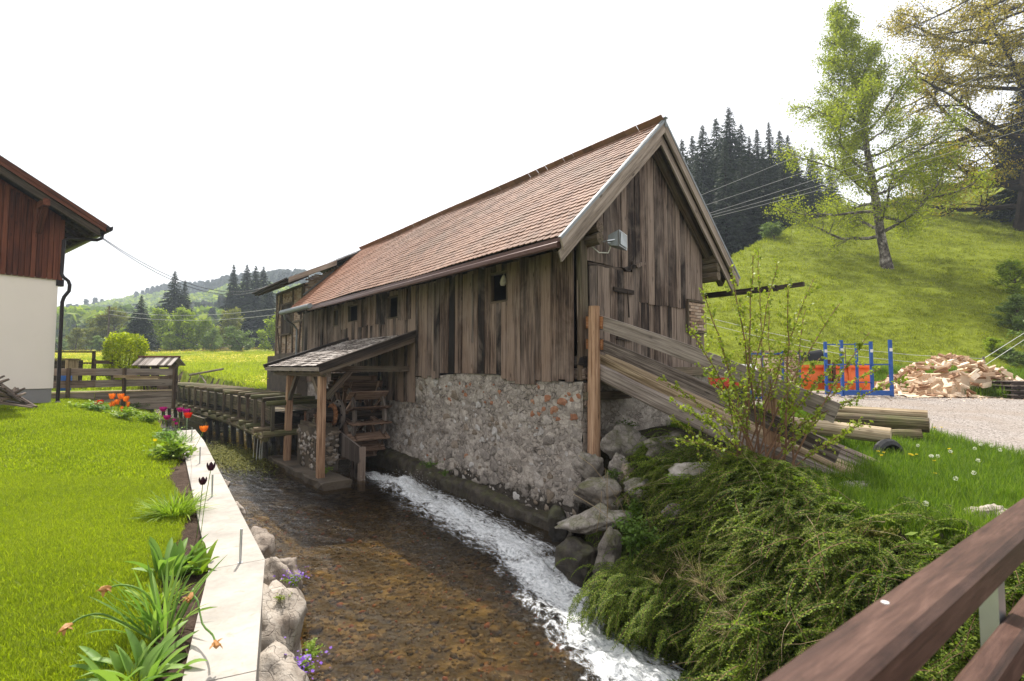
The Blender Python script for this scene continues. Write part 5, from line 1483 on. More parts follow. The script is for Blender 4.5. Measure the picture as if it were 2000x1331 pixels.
for k in range(17):
    y = 31.3 - k * 1.35
    xa = np.interp(y, [p[1] for p in FL][::-1], [p[0] for p in FL][::-1]); xb = np.interp(y, [p[1] for p in FRt][::-1], [p[0] for p in FRt][::-1])
    z = fz(y) + .0; q = MB(); q.tube([(xa - .02 + R.uniform(-.12, .12), y + R.uniform(-.08, .08), z), ((xa + xb) / 2, y, z + .02), (xb + .3, y + R.uniform(-.1, .1), z)], [.075, .085, .07], 8, jit=.08); part('cross_log', q, MT['log_bark'], fm)
    for x in (xa + .12, xb + .28):
        q = MB(); q.beam((x, y, 1.08), (x, y, z - .06), .09, .12, up=(0, 1, 0)); part('side_post', q, MT['mid_wood'], fm)
    q = MB(); q.tube([(xa - .15, y, 1.0), (xb + .4, y, 1.0)], .1, 8, jit=.08); part('bearer_log', q, MT['log_bark'], fm)
    if k < 16:
        for x in (xa + .25, xb + .1):
            q = MB(); q.tube([(x + .1, y + .3, -.6), (x, y + .3 + R.uniform(-.1, .1), .95)], [.1, .085], 8, jit=.08); part('pile', q, MT['wet_rock'], fm)
for a, b_ in zip(FL[:-1], FL[1:]):
    q = MB(); q.tube([(a[0] + .02, a[1], .84), (b_[0] + .02, b_[1] - .2, .84)], .12, 8, jit=.1); part('stringer_log', q, MT['log_bark'], fm)
    q = MB(); q.beam(((a[0] + .9), a[1], 1.2), ((b_[0] + .9), b_[1], 1.2), 1.25, .05); part('floor_board', q, MT['dark_wood'], fm)
    q = MB(); q.beam(((a[0] + .9), a[1], 1.62), ((b_[0] + .9), b_[1], 1.62), 1.2, .004); part('water_in_flume', q, MT['bed'], fm)
q = MB(); q.beam((-3.6, 22.5, .4), (-3.4, 18.5, .4), .1, .25); q.beam((-3.6, 22.5, .1), (-3.4, 18.5, .1), .1, .25); q.beam((-3.6, 22.5, .7), (-3.4, 18.5, .7), .1, .25); part('bank_planking', q, MT['flume_wood'], fm)
# leak trickling from the flume, moss and weeds
lk = MB()
for k in range(7): 
    x = -2.95 + R.uniform(-.1, .1); y = 11.2 + R.uniform(-.25, .25); lk.tube([(x, y, .95), (x - .03, y, .5), (x - .05, y, .02)], [.004, .005, .008], 4)
single('leaking_water', lk, MT['white_paint'], 'thin water leaking from the flume in front of the shelter post', 'water', (-2.95, 11.2, 0), 'barn', kind='stuff')
P = np.array([(BM @ Vector((-3.6 + .9 * R.gauss(0, .5), 12.5 + R.gauss(0, 1.6), .05 + R.uniform(-.02, .03)))) for _ in range(9000)])
V, F = leaves(P, .028, .5, up=1.0)
single('water_weed', np_mesh('water_weed', V, F, LF['moss']), None, 'mat of yellow green moss floating beside the flume', 'water plants', kind='stuff')

# ================================================================== BRIDGE (camera stands on it)
dB = Vector((.806, .592, 0)); nB = Vector((.592, -.806, 0))
br = thing('footbridge', 'brown timber and galvanised steel bridge railing crossing the bottom right corner', 'bridge railing', dB * 2 + nB * .2 + Vector((0, 0, 1.45)))
def rail(q0, q1, z0, z1, t0, t1, nm, lab=None):
    a = dB * t0; b_ = dB * t1; w = q1 - q0; bv = .014
    m = MB(); c = nB * ((q0 + q1) / 2) + Vector((0, 0, (z0 + z1) / 2))
    m.beam(a + c, b_ + c, w, z1 - z0, seg=8, bev=bv); part(nm, m, MT['rail_wood'], br, lab)
rail(-.457, -.353, 2.41, 2.5, -1.5, 6.5, 'top_rail'); rail(-.44, -.37, 2.07, 2.18, -1.5, 6.5, 'lower_rail'); rail(-.44, -.37, 1.74, 1.85, -1.5, 6.5, 'lower_rail')
for t in (-1.0, 2.35, 4.5, 6.4):
    m = MB(); p = dB * t + nB * -.468; m.beam(p + Vector((0, 0, .9)), p + Vector((0, 0, 2.405)), .05, .09, up=(dB.x, dB.y, 0)); part('post', m, MT['steel'], br)
    for z in (2.45, 2.12, 1.8):
        q = MB(); q.tube([p + nB * .1 + Vector((0, 0, z)), p + nB * .17 + Vector((0, 0, z))], .012, 8); part('bolt', q, MT['steel'], br)
m = MB(); p = dB * 1.3 + nB * -.43 + Vector((0, 0, 2.5)); m.tube([p, p + Vector((0, 0, .002))], .0075, 12); part('screw_cap', m, MT['white_paint'], br)
for k in range(40):
    t = -1.6 + k * .2; m = MB(); m.beam(dB * t + nB * -.5 + Vector((0, 0, 1.4)), dB * t + nB * 1.6 + Vector((0, 0, 1.4)), .18, .06); part('deck_plank', m, MT['rail_wood'], br)
for q_ in (-.4, .5, 1.4):
    m = MB(); m.beam(dB * -2 + nB * q_ + Vector((0, 0, 1.24)), dB * 6.8 + nB * q_ + Vector((0, 0, 1.24)), .16, .24); part('girder', m, MT['steel'], br)

# ================================================================== ROCKS OF THE RIGHT BANK
RK = [((1216, 862), 9.8, (.5, .36, .34), 'big angular boulder beside the log post under the ramp', 'rock', .2),
      ((1320, 880), 8.9, (.62, .38, .28), 'flat pitted boulder beneath the ramp', 'rock', .0),
      ((1410, 900), 8.2, (.3, .25, .2), 'mossy boulder behind the hazel stems', 'rock', .1),
      ((1172, 962), 8.8, (.5, .32, .34), 'broad rough grey boulder at the corner of the stone wall', 'rock', .1),
      ((1152, 1018), 8.2, (.55, .34, .2), 'pinkish slab of rock jutting over the stream below the grey boulder', 'rock', -.2),
      ((1150, 915), 9.3, (.3, .26, .24), 'small dark grey rock at the foot of the log post', 'rock', .3),
      ((1205, 915), 9.2, (.22, .2, .24), 'small cracked rock between the grass tufts', 'rock', .1),
      ((1225, 935), 8.9, (.17, .16, .22), 'small reddish rock standing on edge', 'stone_tan', .1),
      ((1190, 1090), 7.6, (.22, .26, .4), 'tilted brown rock above the white water', 'rock', .3),
      ((1135, 1090), 7.9, (.32, .36, .34), 'wet mossy boulder below the overhanging slab', 'wet_rock', .1),
      ((1180, 1150), 7.2, (.25, .3, .3), 'dark wet boulder at the edge of the white water', 'wet_rock', .1),
      ((1255, 955), 8.5, (.3, .24, .2), 'pale rock half hidden in the cotoneaster', 'rock', .0),
      ((1370, 925), 7.7, (.42, .28, .22), 'pitted rock just left of the hazel roots', 'rock', .0),
      ((1680, 960), 6.4, (.42, .2, .13), 'long grey brown rock in front of the ramp foot', 'rock', -.1),
      ((1740, 1025), 5.3, (.2, .14, .12), 'white crumbly rock showing through moss at the top of the bank', 'pale_rock', -.2),
      ((1838, 1052), 4.7, (.14, .1, .07), 'flat white rock beside the dandelion leaves', 'pale_rock', -.1),
      ((1930, 1005), 5.0, (.2, .14, .11), 'white rock peeping over the bridge rail', 'pale_rock', -.3),
      ((1330, 1010), 7.0, (.25, .2, .14), 'grey rock buried in the middle of the cotoneaster bank', 'rock', .0),
      ((1090, 1030), 8.8, (.2, .2, .3), 'wet black rock at the foot of the wall corner', 'wet_rock', .0)]
for k, ((x, y), d, s, lab, mt, tilt) in enumerate(RK):
    p = at(x, y, d); me = rock_mesh('rock', 300 + k, MT[mt], 4, 1, 1, 1, .38, 1.0, 1.3)
    o = single('rock', me, None, lab, 'rock'); o.location = p; o.scale = s; o.rotation_euler = (R.uniform(-.15, .15), tilt, R.uniform(-.3, .5))

# ================================================================== LOGS BY THE ROAD
for (a, b_, r, mt, lab) in ((at(1610, 800, 11.0), at(1812, 812, 9.9), .1, 'peeled_log', 'pale round log lying behind the others beside the gravel road'),
                            (at(1610, 818, 10.4), at(1815, 831, 9.3), .14, 'log_bark', 'dark barked log, the longest by the gravel road'),
                            (at(1540, 828, 9.6), at(1740, 852, 8.6), .135, 'peeled_log', 'thick grey peeled log in front of the dark one'),
                            (at(1720, 850, 9.6), at(1800, 848, 9.3), .1, 'log_bark', 'short mossy log tucked under the dark log end'),
                            (at(1560, 905, 8.0), at(1700, 935, 6.9), .1, 'log_bark', 'half rotten log sunk in the grass below the ramp')):
    m = MB(); m.tube([a, (a + b_) / 2, b_], [r, r * 1.03, r * .97], 14, jit=.03); single('log', m, MT[mt], lab, 'log', a)
m = MB(); c = at(1735, 893, 8.3); n_ = 26
for i in range(n_):
    pass
tt_ = [(c + Vector((math.cos(a) * .22, math.cos(a) * .05, math.sin(a) * .22 + .0))) for a in np.linspace(0, 2 * math.pi, 22)]
m.tube(tt_, .075, 8, cap=False); single('tyre', m, MT['black_paint'], 'old black tyre half hidden in grass under the log ends', 'tyre', c)

# ================================================================== FIREWOOD RACKS, PLOUGH, PILE, PALLETS
def zg(p): return Vector((p.x, p.y, float(gz(p.x, p.y))))
rk = thing('firewood_rack', 'empty blue steel firewood rack standing on the gravel', 'rack', (0, 0, 0))
cx_ = zg(at(1680, 760, 18.2)); yaw = rad(-8)
rk.location = cx_; rk.rotation_euler = (0, 0, yaw)
for (x, y) in ((-.78, -.45), (.78, -.45), (-.78, .75), (.78, .75)):
    m = MB(); m.beam((x, y, 0), (x, y, 1.95), .09, .09, up=(0, 1, 0)); po = part('upright', m, MT['blue_paint'], rk)
    q = MB(); q.box(x - .047, x + .047, y - .049, y - .0455, 1.55, 1.66); part('sticker', q, MT['white_paint'], po, root=rk)
for (p0, p1, w) in (((-.78, -.45, .12), (.78, -.45, .12), .16), ((-.78, .75, .12), (.78, .75, .12), .1), ((-.78, -.45, .1), (-.78, .75, .1), .07), ((.78, -.45, .1), (.78, .75, .1), .07),
                    ((-.78, -.45, 1.1), (.78, -.45, 1.1), .04), ((-.78, .75, 1.1), (.78, .75, 1.1), .04), ((-.78, .75, 1.85), (.78, .75, 1.85), .04), ((-.78, .75, .45), (.78, .75, .45), .04),
                    ((.78, -.45, 1.1), (.78, .75, 1.1), .04), ((-.78, -.45, 1.1), (-.78, .75, 1.1), .04), ((-.26, .75, .1), (-.26, .75, 1.9), .045), ((.26, .75, .1), (.26, .75, 1.9), .045), ((0, .15, .1), (0, .15, 1.85), .06)):
    m = MB(); m.beam(p0, p1, w, w, up=(0, 0, 1) if abs(p0[2] - p1[2]) < .1 else (0, 1, 0)); part('crossbar', m, MT['blue_paint'], rk)
# full rack
fr_ = thing('loaded_firewood_rack', 'blue steel rack stacked full of split firewood', 'rack', (0, 0, 0))
fr_.location = zg(at(1515, 765, 17.0)); fr_.rotation_euler = (0, 0, rad(-14))
for (x, y) in ((-.85, -.5), (.1, -.5), (.78, .2), (-.5, -.5)):
    m = MB(); m.beam((x, y, 0), (x, y, 1.6), .07, .07, up=(0, 1, 0)); part('upright', m, MT['blue_paint'], fr_)
m = MB(); m.beam((-.85, -.5, .08), (.78, -.5, .08), .08, .08); m.beam((-.85, -.5, 1.5), (.1, -.5, 1.5), .05, .05); m.beam((.12, -.5, .08), (.8, .2, .08), .08, .1); part('crossbar', m, MT['blue_paint'], fr_)
m = MB()
dd_ = Vector((.68, .7, 0)).normalized()
for r in range(19):                                    # split ends on the right face
    for q in range(14):
        p = Vector((.15, -.46, .16 + r * .072)) + dd_ * (q * .068 + R.uniform(-.01, .01))
        a0 = R.uniform(0, 6.3); nrm_ = Vector((dd_.y, -dd_.x, 0)); k3 = [p + dd_ * math.cos(a0 + t) * .042 + Vector((0, 0, math.sin(a0 + t) * .042)) for t in (0, 2.1, 4.2)]
        m.poly([v - nrm_ * .3 for v in k3], nrm_, .3 + R.uniform(0, .04), nrm_)
for r in range(13):
    x = -.82
    m.beam((-.82, -.44 + R.uniform(-.03, .03), .16 + r * .105), (.1, -.44, .16 + r * .105 + R.uniform(-.02, .02)), .14, .08, seg=2, jit=.01)
part('stacked_split_wood', m, MT['firewood'], fr_, kind='stuff')
m = MB(); m.box(-.86, .7, -.5, .6, 1.55, 1.6); part('cover', m, MT['peeled_log'], fr_)
# orange snow plough
po_ = thing('snow_plough', 'orange snow plough blade parked between the firewood racks', 'snow plough', (0, 0, 0)); po_.location = zg(at(1625, 762, 20.5)); po_.rotation_euler = (0, 0, rad(-6))
m = MB(); n = 9; pr = []
for i in range(n):
    a = -.9 + 1.9 * i / (n - 1); pr.append((-.35 * math.cos(a), .12 + (i / (n - 1)) * .95))
vs = []; fs = []
for i, (yy, z) in enumerate(pr):
    for (x, s) in ((-1.35, 0), (1.3, 0)): vs.append((x, yy, z)); 
    for (x, s) in ((-1.35, 0), (1.3, 0)): vs.append((x, yy + .05, z))
for i in range(n - 1):
    a = i * 4; b_ = a + 4
    fs += [(a, a+1, b_+1, b_), (a+3, a+2, b_+2, b_+3), (a+2, a, b_, b_+2), (a+1, a+3, b_+3, b_+1)]
fs += [(0, 2, 3, 1), (4*(n-1), 4*(n-1)+1, 4*(n-1)+3, 4*(n-1)+2)]
m.add(vs, fs); part('blade', m, MT['orange_paint'], po_)
for (x, z0, z1) in ((-.4, .2, 1.0), (.5, .2, 1.0)):
    q = MB(); q.beam((x, -.32, z0), (x, -.32, z1), .1, .1, up=(0, 1, 0)); part('rib', q, MT['orange_paint'], po_)
q = MB(); q.beam((-1.35, -.32, 1.05), (1.3, -.32, 1.05), .16, .1); q.beam((-1.35, -.2, .62), (1.3, -.2, .62), .08, .08); part('rib', q, MT['orange_paint'], po_)
q = MB(); q.beam((-.9, -.5, .4), (.1, -.45, .5), .07, .07); q.beam((-.35, -.5, .35), (-.35, -.5, 1.3), .14, .1, up=(0, 1, 0)); q.beam((-.15, -.5, .35), (-.15, -.5, 1.2), .1, .1, up=(0, 1, 0)); part('linkage', q, MT['rust'], po_)
q = MB(); q.tube([(-1.1, -.3, 1.45), (-.5, -.3, 1.55)], .16, 10); q.box(-1.2, -.5, -.5, -.1, 1.25, 1.5); part('hydraulic_unit', q, MT['black_paint'], po_)
for (x, y_, w, h, mt, nm, lab) in ((1400, 742, 1.6, .5, 'red_paint', 'feed_trough', 'red and white machine cover half hidden behind the ramp rail'),):
    t = thing(nm, lab, 'machine', (0, 0, 0)); t.location = zg(at(x, y_, 15.5))
    q = MB(); q.beam((-.9, 0, .62), (.9, 0, .62), .6, .34, bev=.1); part('body', q, MT[mt], t)
    q = MB(); q.beam((-.6, 0, 1.0), (1.1, 0, 1.0), .55, .4, bev=.15); part('hood', q, MT['white_paint'], t)
    for xx in (-.6, .6):
        q = MB(); q.tube([(xx, -.35, .25), (xx, .35, .25)], .26, 16); part('wheel', q, MT['black_paint'], t)

# heap of split logs: 290 of them, each its own
billets = []
for k in range(6):
    a = R.uniform(.05, .075); m = MB(); n = R.choice([3, 4, 5]); L = .95
    ang = sorted(R.uniform(0, .6) + i * 6.283 / n for i in range(n)); vs = []; gs = []
    for j in range(3):
        x = -L / 2 + L * j / 2
        for t in ang:
            rr = a * (1.25 if n == 3 else 1) * R.uniform(.85, 1.15); vs.append((x, math.cos(t) * rr, math.sin(t) * rr)); gs.append((math.cos(t) * rr, math.sin(t) * rr, x))
    fs = [tuple(range(n - 1, -1, -1)), tuple(2 * n + i for i in range(n))] + [(j*n+i, j*n+(i+1) % n, (j+1)*n+(i+1) % n, (j+1)*n+i) for j in range(2) for i in range(n)]
    m.add(vs, fs, gs); billets.append(m.mesh('split_log', MT['firewood']))
pc = zg(at(1850, 760, 19.6))
def pile_h(x, y):
    return max(0, 1.42 * (1 - (abs(x - .1) / 2.75) ** 1.6) * (1 - (abs(y) / 2.0) ** 1.8)) if abs(x) < 2.8 and abs(y) < 2 else 0
cnt = 0
while cnt < 290:
    x = R.uniform(-2.9, 2.5); y = R.uniform(-1.95, 1.2); h = pile_h(x, y)
    if h <= 0.02 and R.random() < .6: continue
    o = bpy.data.objects.new('split_log', R.choice(billets)); C.objects.link(o)
    dy = .12
    p = pc + Vector((x, y, 0)); sx = -(pile_h(x + .1, y) - pile_h(x - .1, y)) / .2
    o.location = (p.x, p.y, float(gz(p.x, p.y)) + h * R.choice((1, 1, 1, .82)) + R.uniform(-.1, .02) + .04)
    o.rotation_euler = (R.uniform(0, 6.28), max(-.75, min(.75, sx * .6 + R.gauss(0, .3))), R.gauss(0, .9) + (1.2 if R.random() < .3 else 0))
    o.scale = (R.uniform(.28, .46), R.uniform(.7, 1.15), R.uniform(.7, 1.1))
    tag(o, 'short pale split firewood log lying loose in the big heap beside the road', 'firewood log', 'loose split logs in the firewood heap')
    cnt += 1
xs_ = np.linspace(-2.8, 2.6, 44); ys_ = np.linspace(-2, 1.9, 34); XX, YY = np.meshgrid(xs_, ys_)
HH = np.vectorize(pile_h)(XX, YY) * .72 + .03 + .12 * fbm(XX * 6, YY * 6, 71) * (np.vectorize(pile_h)(XX, YY) > .1)
HH += gz(XX + pc.x, YY + pc.y) - pc.z
iw = np.arange(XX.size).reshape(XX.shape); Fp = np.stack([iw[:-1, :-1], iw[:-1, 1:], iw[1:, 1:], iw[1:, :-1]], -1).reshape(-1, 4)
o = single('firewood_heap_core', np_mesh('firewood_heap_core', np.stack([XX.ravel(), YY.ravel(), HH.ravel()], 1), Fp, MT['firewood']), None, 'inner mass of chips and split wood under the loose firewood logs', 'firewood', kind='stuff'); o.location = pc
# wood chips round the heap
nch = 900; ch = MB()
P = []
for _ in range(nch):
    x = R.gauss(-1.0, 2.2); y = R.gauss(-1.6, .7); p = pc + Vector((x, y, 0)); P.append((p.x, p.y, float(gz(p.x, p.y)) + .015))
V, F = leaves(P, .045, .35, up=1.5)
single('wood_chips', np_mesh('wood_chips', V, F, MT['firewood']), None, 'wood chips and splinters scattered on the gravel before the firewood heap', 'wood chips', kind='stuff')
# pallets at the right edge
pa = thing('pallet_stack', 'stack of grey wooden pallets at the right end of the firewood heap', 'pallets', (0, 0, 0)); pa.location = zg(at(1990, 768, 17.6)); pa.rotation_euler = (0, 0, rad(-10))
for k in range(4):
    z = k * .15
    for y in (-.45, 0, .45):
        q = MB(); q.beam((-.5, y, z + .06), (.9, y, z + .06), .1, .09); part('pallet_block', q, MT['dark_wood'], pa)
    for j in range(7):
        q = MB(); q.beam((-.45 + j * .21, -.52, z + .125), (-.45 + j * .21, .52, z + .125), .13, .022); part('pallet_board', q, MT['grey_wood'], pa)

# rope fence on the hillside
rf = thing('rope_fence', 'white electric rope fence with wooden corner post at the foot of the pasture', 'fence', zg(at(1920, 680, 23)))
P_ = [zg(at(1380, 690, 27)), zg(at(1651, 690, 24)), zg(at(1920, 680, 23)), zg(at(2100, 560, 30))]
for k, p in enumerate(P_):
    q = MB(); q.tube([p - Vector((0, 0, .2)), p + Vector((0, 0, 1.15))], [.05, .045] if k == 2 else [.02, .02], 8); part('fence_post', q, MT['grey_wood'], rf)
for z in (1.05, .72):
    for k in range(3):
        a, b_ = P_[k] + Vector((0, 0, z)), P_[k+1] + Vector((0, 0, z)); q = MB(); q.tube([a, (a + b_) / 2 - Vector((0, 0, .08)), b_], .012, 5); part('rope', q, MT['rope'], rf)

# ================================================================== TREES
def hit(x, y, d0=3.0, d1=260.0):
    """where the sight line through (x, y) meets the land"""
    ds = np.linspace(d0, d1, 5000); r = ray(x, y)
    X = r.x / r.y * ds; Z = EZ + r.z / r.y * ds
    G = gz(X, ds); k = np.argmax(Z < G)
    if Z[k] >= G[k]: k = len(ds) - 1
    return Vector((X[k], ds[k], G[k]))

def bend_path(p, d, L, n, rr, wob, up):
    pts = [p.copy()]; d = d.normalized()
    for i in range(n):
        d = (d + Vector((rr.gauss(0, wob), rr.gauss(0, wob), rr.gauss(0, wob) + up / n))).normalized()
        pts.append(pts[-1] + d * (L / n))
    return pts
def sample_path(pts, t):
    k = min(int(t * (len(pts) - 1)), len(pts) - 2); f = t * (len(pts) - 1) - k
    return pts[k].lerp(pts[k+1], f), (pts[k+1] - pts[k]).normalized()
def broadleaf(seed, H, tr, first, limbs, reach, upa, sub, tw, nleaf, lspread, lean=(0, 0), droop=.0, profile=lambda f: math.sin(math.pi * (f * .8 + .15)), minr=.012, gap=0.0):
    rr = random.Random(seed); wood_ = MB(); P = []
    tp = bend_path(Vector((0, 0, -.3)), Vector((lean[0], lean[1], 1)), H, 14, rr, .05, .25)
    wood_.tube(tp, [tr * (1.35 if i == 0 else 1) * (1 - .93 * (i / 14)) + .01 for i in range(15)], 9, jit=.08)
    ga = rr.random() * 6.28
    for k in range(limbs):
        f = first + (1 - first) * (k + rr.random() * .6) / limbs
        f = min(f, .985); p, d = sample_path(tp, f); ga += 2.4 + rr.gauss(0, .35)
        rel = (f - first) / (1 - first); L = reach * max(.12, profile(rel)) * rr.uniform(.75, 1.2)
        ua = upa * (.55 + rel * .9) + rr.gauss(0, .12)
        d2 = Vector((math.cos(ga) * math.cos(ua), math.sin(ga) * math.cos(ua), math.sin(ua)))
        r1 = max(minr * 1.6, tr * .42 * (1 - f * .75) * min(1, L / reach + .3))
        lp = bend_path(p, d2, L, 7, rr, .13, .35 - droop)
        wood_.tube(lp, [r1 * (1 - .82 * i / 7) + minr * .4 for i in range(8)], 6)
        for s in range(sub):
            f2 = .18 + .8 * (s + rr.random()) / sub; p2, dd2 = sample_path(lp, f2)
            d3 = (dd2 + Vector((rr.gauss(0, .7), rr.gauss(0, .7), rr.gauss(.1, .5)))).normalized()
            L2 = L * rr.uniform(.22, .42) * (1.25 - f2 * .6); sp = bend_path(p2, d3, L2, 4, rr, .18, .2 - droop * 1.6)
            wood_.tube(sp, [max(minr, r1 * .32 * (1 - .7 * i / 4)) for i in range(5)], 4, cap=False)
            for t in range(tw):
                f3 = .15 + .85 * (t + rr.random()) / tw; p3, dd3 = sample_path(sp, f3)
                d4 = (dd3 + Vector((rr.gauss(0, .9), rr.gauss(0, .9), rr.gauss(0, .6)))).normalized()
                tp3 = bend_path(p3, d4, L2 * rr.uniform(.25, .5), 3, rr, .22, -.1 - droop)
                wood_.tube(tp3, [minr * .8, minr * .7, minr * .6, minr * .4], 3, cap=False)
                if rr.random() < gap: continue
                for q in range(int(nleaf * min(1.0, .12 + L / reach))):
                    c, _ = sample_path(tp3, rr.random()); P.append((c.x + rr.gauss(0, lspread), c.y + rr.gauss(0, lspread), c.z + rr.gauss(0, lspread)))
    return wood_, P
def put_tree(name, label, cat, loc, wood_me, crown_me, rz_=0, sc=1.0, group=None):
    t = bpy.data.objects.new(name, None); C.objects.link(t); t.location = loc; t.rotation_euler = (0, 0, rz_); t.scale = (sc,) * 3 if not isinstance(sc, tuple) else sc
    for nm, me in (('trunk', wood_me), ('crown', crown_me)):
        o = bpy.data.objects.new(nm, me); C.objects.link(o); o.parent = t
    return tag(t, label, cat, group)
Z0 = Vector((0, 0, 0))

# the birch on the pasture
bp = hit(1733, 524)
w_, P = broadleaf(21, 22.5, .36, .12, 52, 6.9, .55, 10, 8, 27, .3, lean=(-.11, .0), droop=.2, minr=.014, profile=lambda f: (1.02 - f) ** .85 * (.85 + f * 1.2 if f < .2 else 1.09), gap=.12)
V, F = leaves(P, .069, .7)
put_tree('birch_tree', 'tall light green birch with a leaning trunk on the open pasture', 'birch', bp, w_.mesh('trunk', MT['birch'], Z0), np_mesh('crown', V, F, LF['birch']), .3)
# the big maple at the right edge
mp_ = hit(2000, 450); mp_.z -= .2
w_, P = broadleaf(5, 27, .85, .08, 46, 14.5, .22, 11, 9, 30, .36, lean=(-.06, .0), droop=.25, minr=.028, profile=lambda f: .95 - .35 * f, gap=.15)
V, F = leaves(P, .09, .7)
put_tree('maple_tree', 'wide spreading maple with reddish yellow young leaves at the right edge', 'maple', mp_, w_.mesh('trunk', MT['bark'], Z0), np_mesh('crown', V, F, LF['maple']), 1.1)

# spruces
def spruce(seed, H, Rb, dens=1.0, ragged=.25, card=.36, base=.08):
    rr = random.Random(seed); w = MB(); w.tube([(0, 0, -.4), (0, 0, H * .5), (0, 0, H * .98)], [H * .014 + .05, H * .009, .02], 7)
    A = []; D = []; S_ = []; Wd = []
    z = H * base
    while z < H * .985:
        f = z / H; Rr_ = Rb * (1 - f) ** .9 + .03; cs = .2 + .8 * min(1, (1 - f) * 2.4)
        nb = max(4, int(7 * dens))
        a0 = rr.random() * 6.28
        for k in range(nb):
            if rr.random() < .08: continue
            a = a0 + k * 6.283 / nb + rr.gauss(0, .15); L = Rr_ * rr.uniform(1 - ragged, 1.1); zj = rr.uniform(-.28, .28)
            dr = rr.uniform(.12, .32) + (1 - f) * .18; n = max(4, int(L / .22))
            for i in range(n):
                t = (i + .6) / n; r = L * t; zz = z + zj - dr * r + .22 * dr * r * t * 1.6
                sd = rr.choice((-1, 1)); sw = (1 - t * .75) * min(.5, L * .22) * rr.random()
                A.append((math.cos(a) * r - math.sin(a) * sd * sw, math.sin(a) * r + math.cos(a) * sd * sw, zz - rr.random() * .1))
                aa = a + sd * rr.uniform(.1, .8); D.append((math.cos(aa), math.sin(aa), -rr.uniform(.15, .75))); S_.append(cs * card * rr.uniform(.7, 1.2)); Wd.append(cs * card * rr.uniform(.16, .3))
        z += H * .0155 * (.55 + .45 * min(1, (1 - f) * 3)) * rr.uniform(.8, 1.2)
    A = np.array(A); D = np.array(D); D /= np.linalg.norm(D, axis=1)[:, None]; S_ = np.array(S_)[:, None]; Wd = np.array(Wd)[:, None]
    side = np.cross(D, rng.normal(size=D.shape) * .6 + [0, 0, 1]); side /= np.linalg.norm(side, axis=1)[:, None]
    V = np.stack([A - D * S_ * .3, A + side * Wd, A + D * S_, A - side * Wd], 1).reshape(-1, 3)
    return w.mesh('trunk', MT['bark'], Z0), np_mesh('crown', V, np.arange(len(V)).reshape(-1, 4), LF['spruce'])
SP = [spruce(1, 24, 6.6, 2.2, .25, .75), spruce(2, 24, 5.8, 2.0, .35, .75), spruce(3, 24, 7.2, 2.3, .3, .75), spruce(4, 24, 4.8, 1.8, .4, .7)]
# the dark row behind the pasture crest: (x of top, y of top, distance)
ROW = [(1332, 268, 62), (1352, 262, 70), (1372, 240, 64), (1398, 228, 70), (1423, 205, 66), (1447, 238, 74), (1463, 262, 66), (1478, 248, 72), (1501, 234, 66), (1522, 252, 74), (1538, 262, 68), (1552, 290, 64), (1415, 268, 58), (1490, 285, 60), (1360, 300, 58), (1530, 300, 60), (1448, 300, 60), (1585, 285, 78), (1620, 310, 84), (1392, 300, 76), (1470, 300, 80), (1340, 300, 74)]
for k, (x, y, d) in enumerate(sorted(ROW)):
    p = at(x, y, d); g0 = float(gz(p.x, p.y)) - .5; s = (p.z - g0) / 24
    tr_, cr_ = SP[k % 4]
    lab = '%s dark spruce from the left in the dense row behind the pasture' % ORD[k]
    put_tree('spruce_tree', lab, 'spruce', (p.x, p.y, g0), tr_, cr_, k * 1.3, (s * R.uniform(.85, 1.1), s * R.uniform(.85, 1.1), s), 'spruces in the dark row behind the pasture')
p = at(1998, 120, 56); g0 = float(gz(p.x, p.y)) - .5
put_tree('spruce_tree', 'dark spruce behind the spreading maple at the right edge', 'spruce', (p.x, p.y, g0), *SP[2], 2.0, ((p.z - g0) / 24 * .9,) * 2 + ((p.z - g0) / 24,))

# trees across the meadow on the left
SPL = [spruce(11, 18, 5.2, 1.5, .2, .75, .02), spruce(12, 18, 4.4, 1.6, .3, .8, .02), spruce(13, 18, 3.8, 1.6, .4, .8, .02)]
for (x, y, d, k, wd, lab) in ((277, 576, 78, 0, 1.15, 'dark pointed spruce standing alone left of the double topped spruce'), (342, 528, 98, 0, 1.1, 'taller spruce of the double topped pair in the meadow trees'), (362, 546, 99, 0, .8, 'shorter spruce of the double topped pair in the meadow trees'),
                       (457, 515, 104, 2, .95, 'leftmost tall spruce of the dark group beside the barn'), (483, 516, 107, 1, 1.2, 'second tall spruce of the dark group beside the barn'), (500, 518, 104, 2, 1.2, 'third tall spruce of the dark group beside the barn'), (515, 520, 108, 1, 1.2, 'fourth tall spruce of the dark group beside the barn'),
                       (527, 548, 102, 2, 1.25, 'rightmost spruce of the dark group beside the barn'), (372, 622, 90, 1, 1.0, 'small dark spruce in front of the bright green tree')):
    p = at(x, y, d); g0 = float(gz(p.x, p.y)) - .5; s = (p.z - g0) / 18; tr_, cr_ = SPL[k]
    put_tree('spruce_tree', lab, 'spruce', (p.x, p.y, g0), tr_, cr_, x * .1, (s * wd, s * wd, s))
BL_ = {}
for nm, sd, mt in (('lime', 31, 'lime'), ('olive', 32, 'olive'), ('bluegreen', 33, 'bluegreen'), ('lime2', 34, 'lime'), ('olive2', 35, 'olive')):
    w_, P = broadleaf(sd, 10, .22, .08, 26, 3.4, .6, 6, 5, 8, .28, minr=.02, profile=lambda f: math.sin(math.pi * min(1, f * .75 + .25)) * .95 + .1)
    V, F = leaves(P, .17, .7)
    BL_[nm] = (w_.mesh('trunk', MT['greybark'], Z0), np_mesh('crown', V, F, LF[mt]))
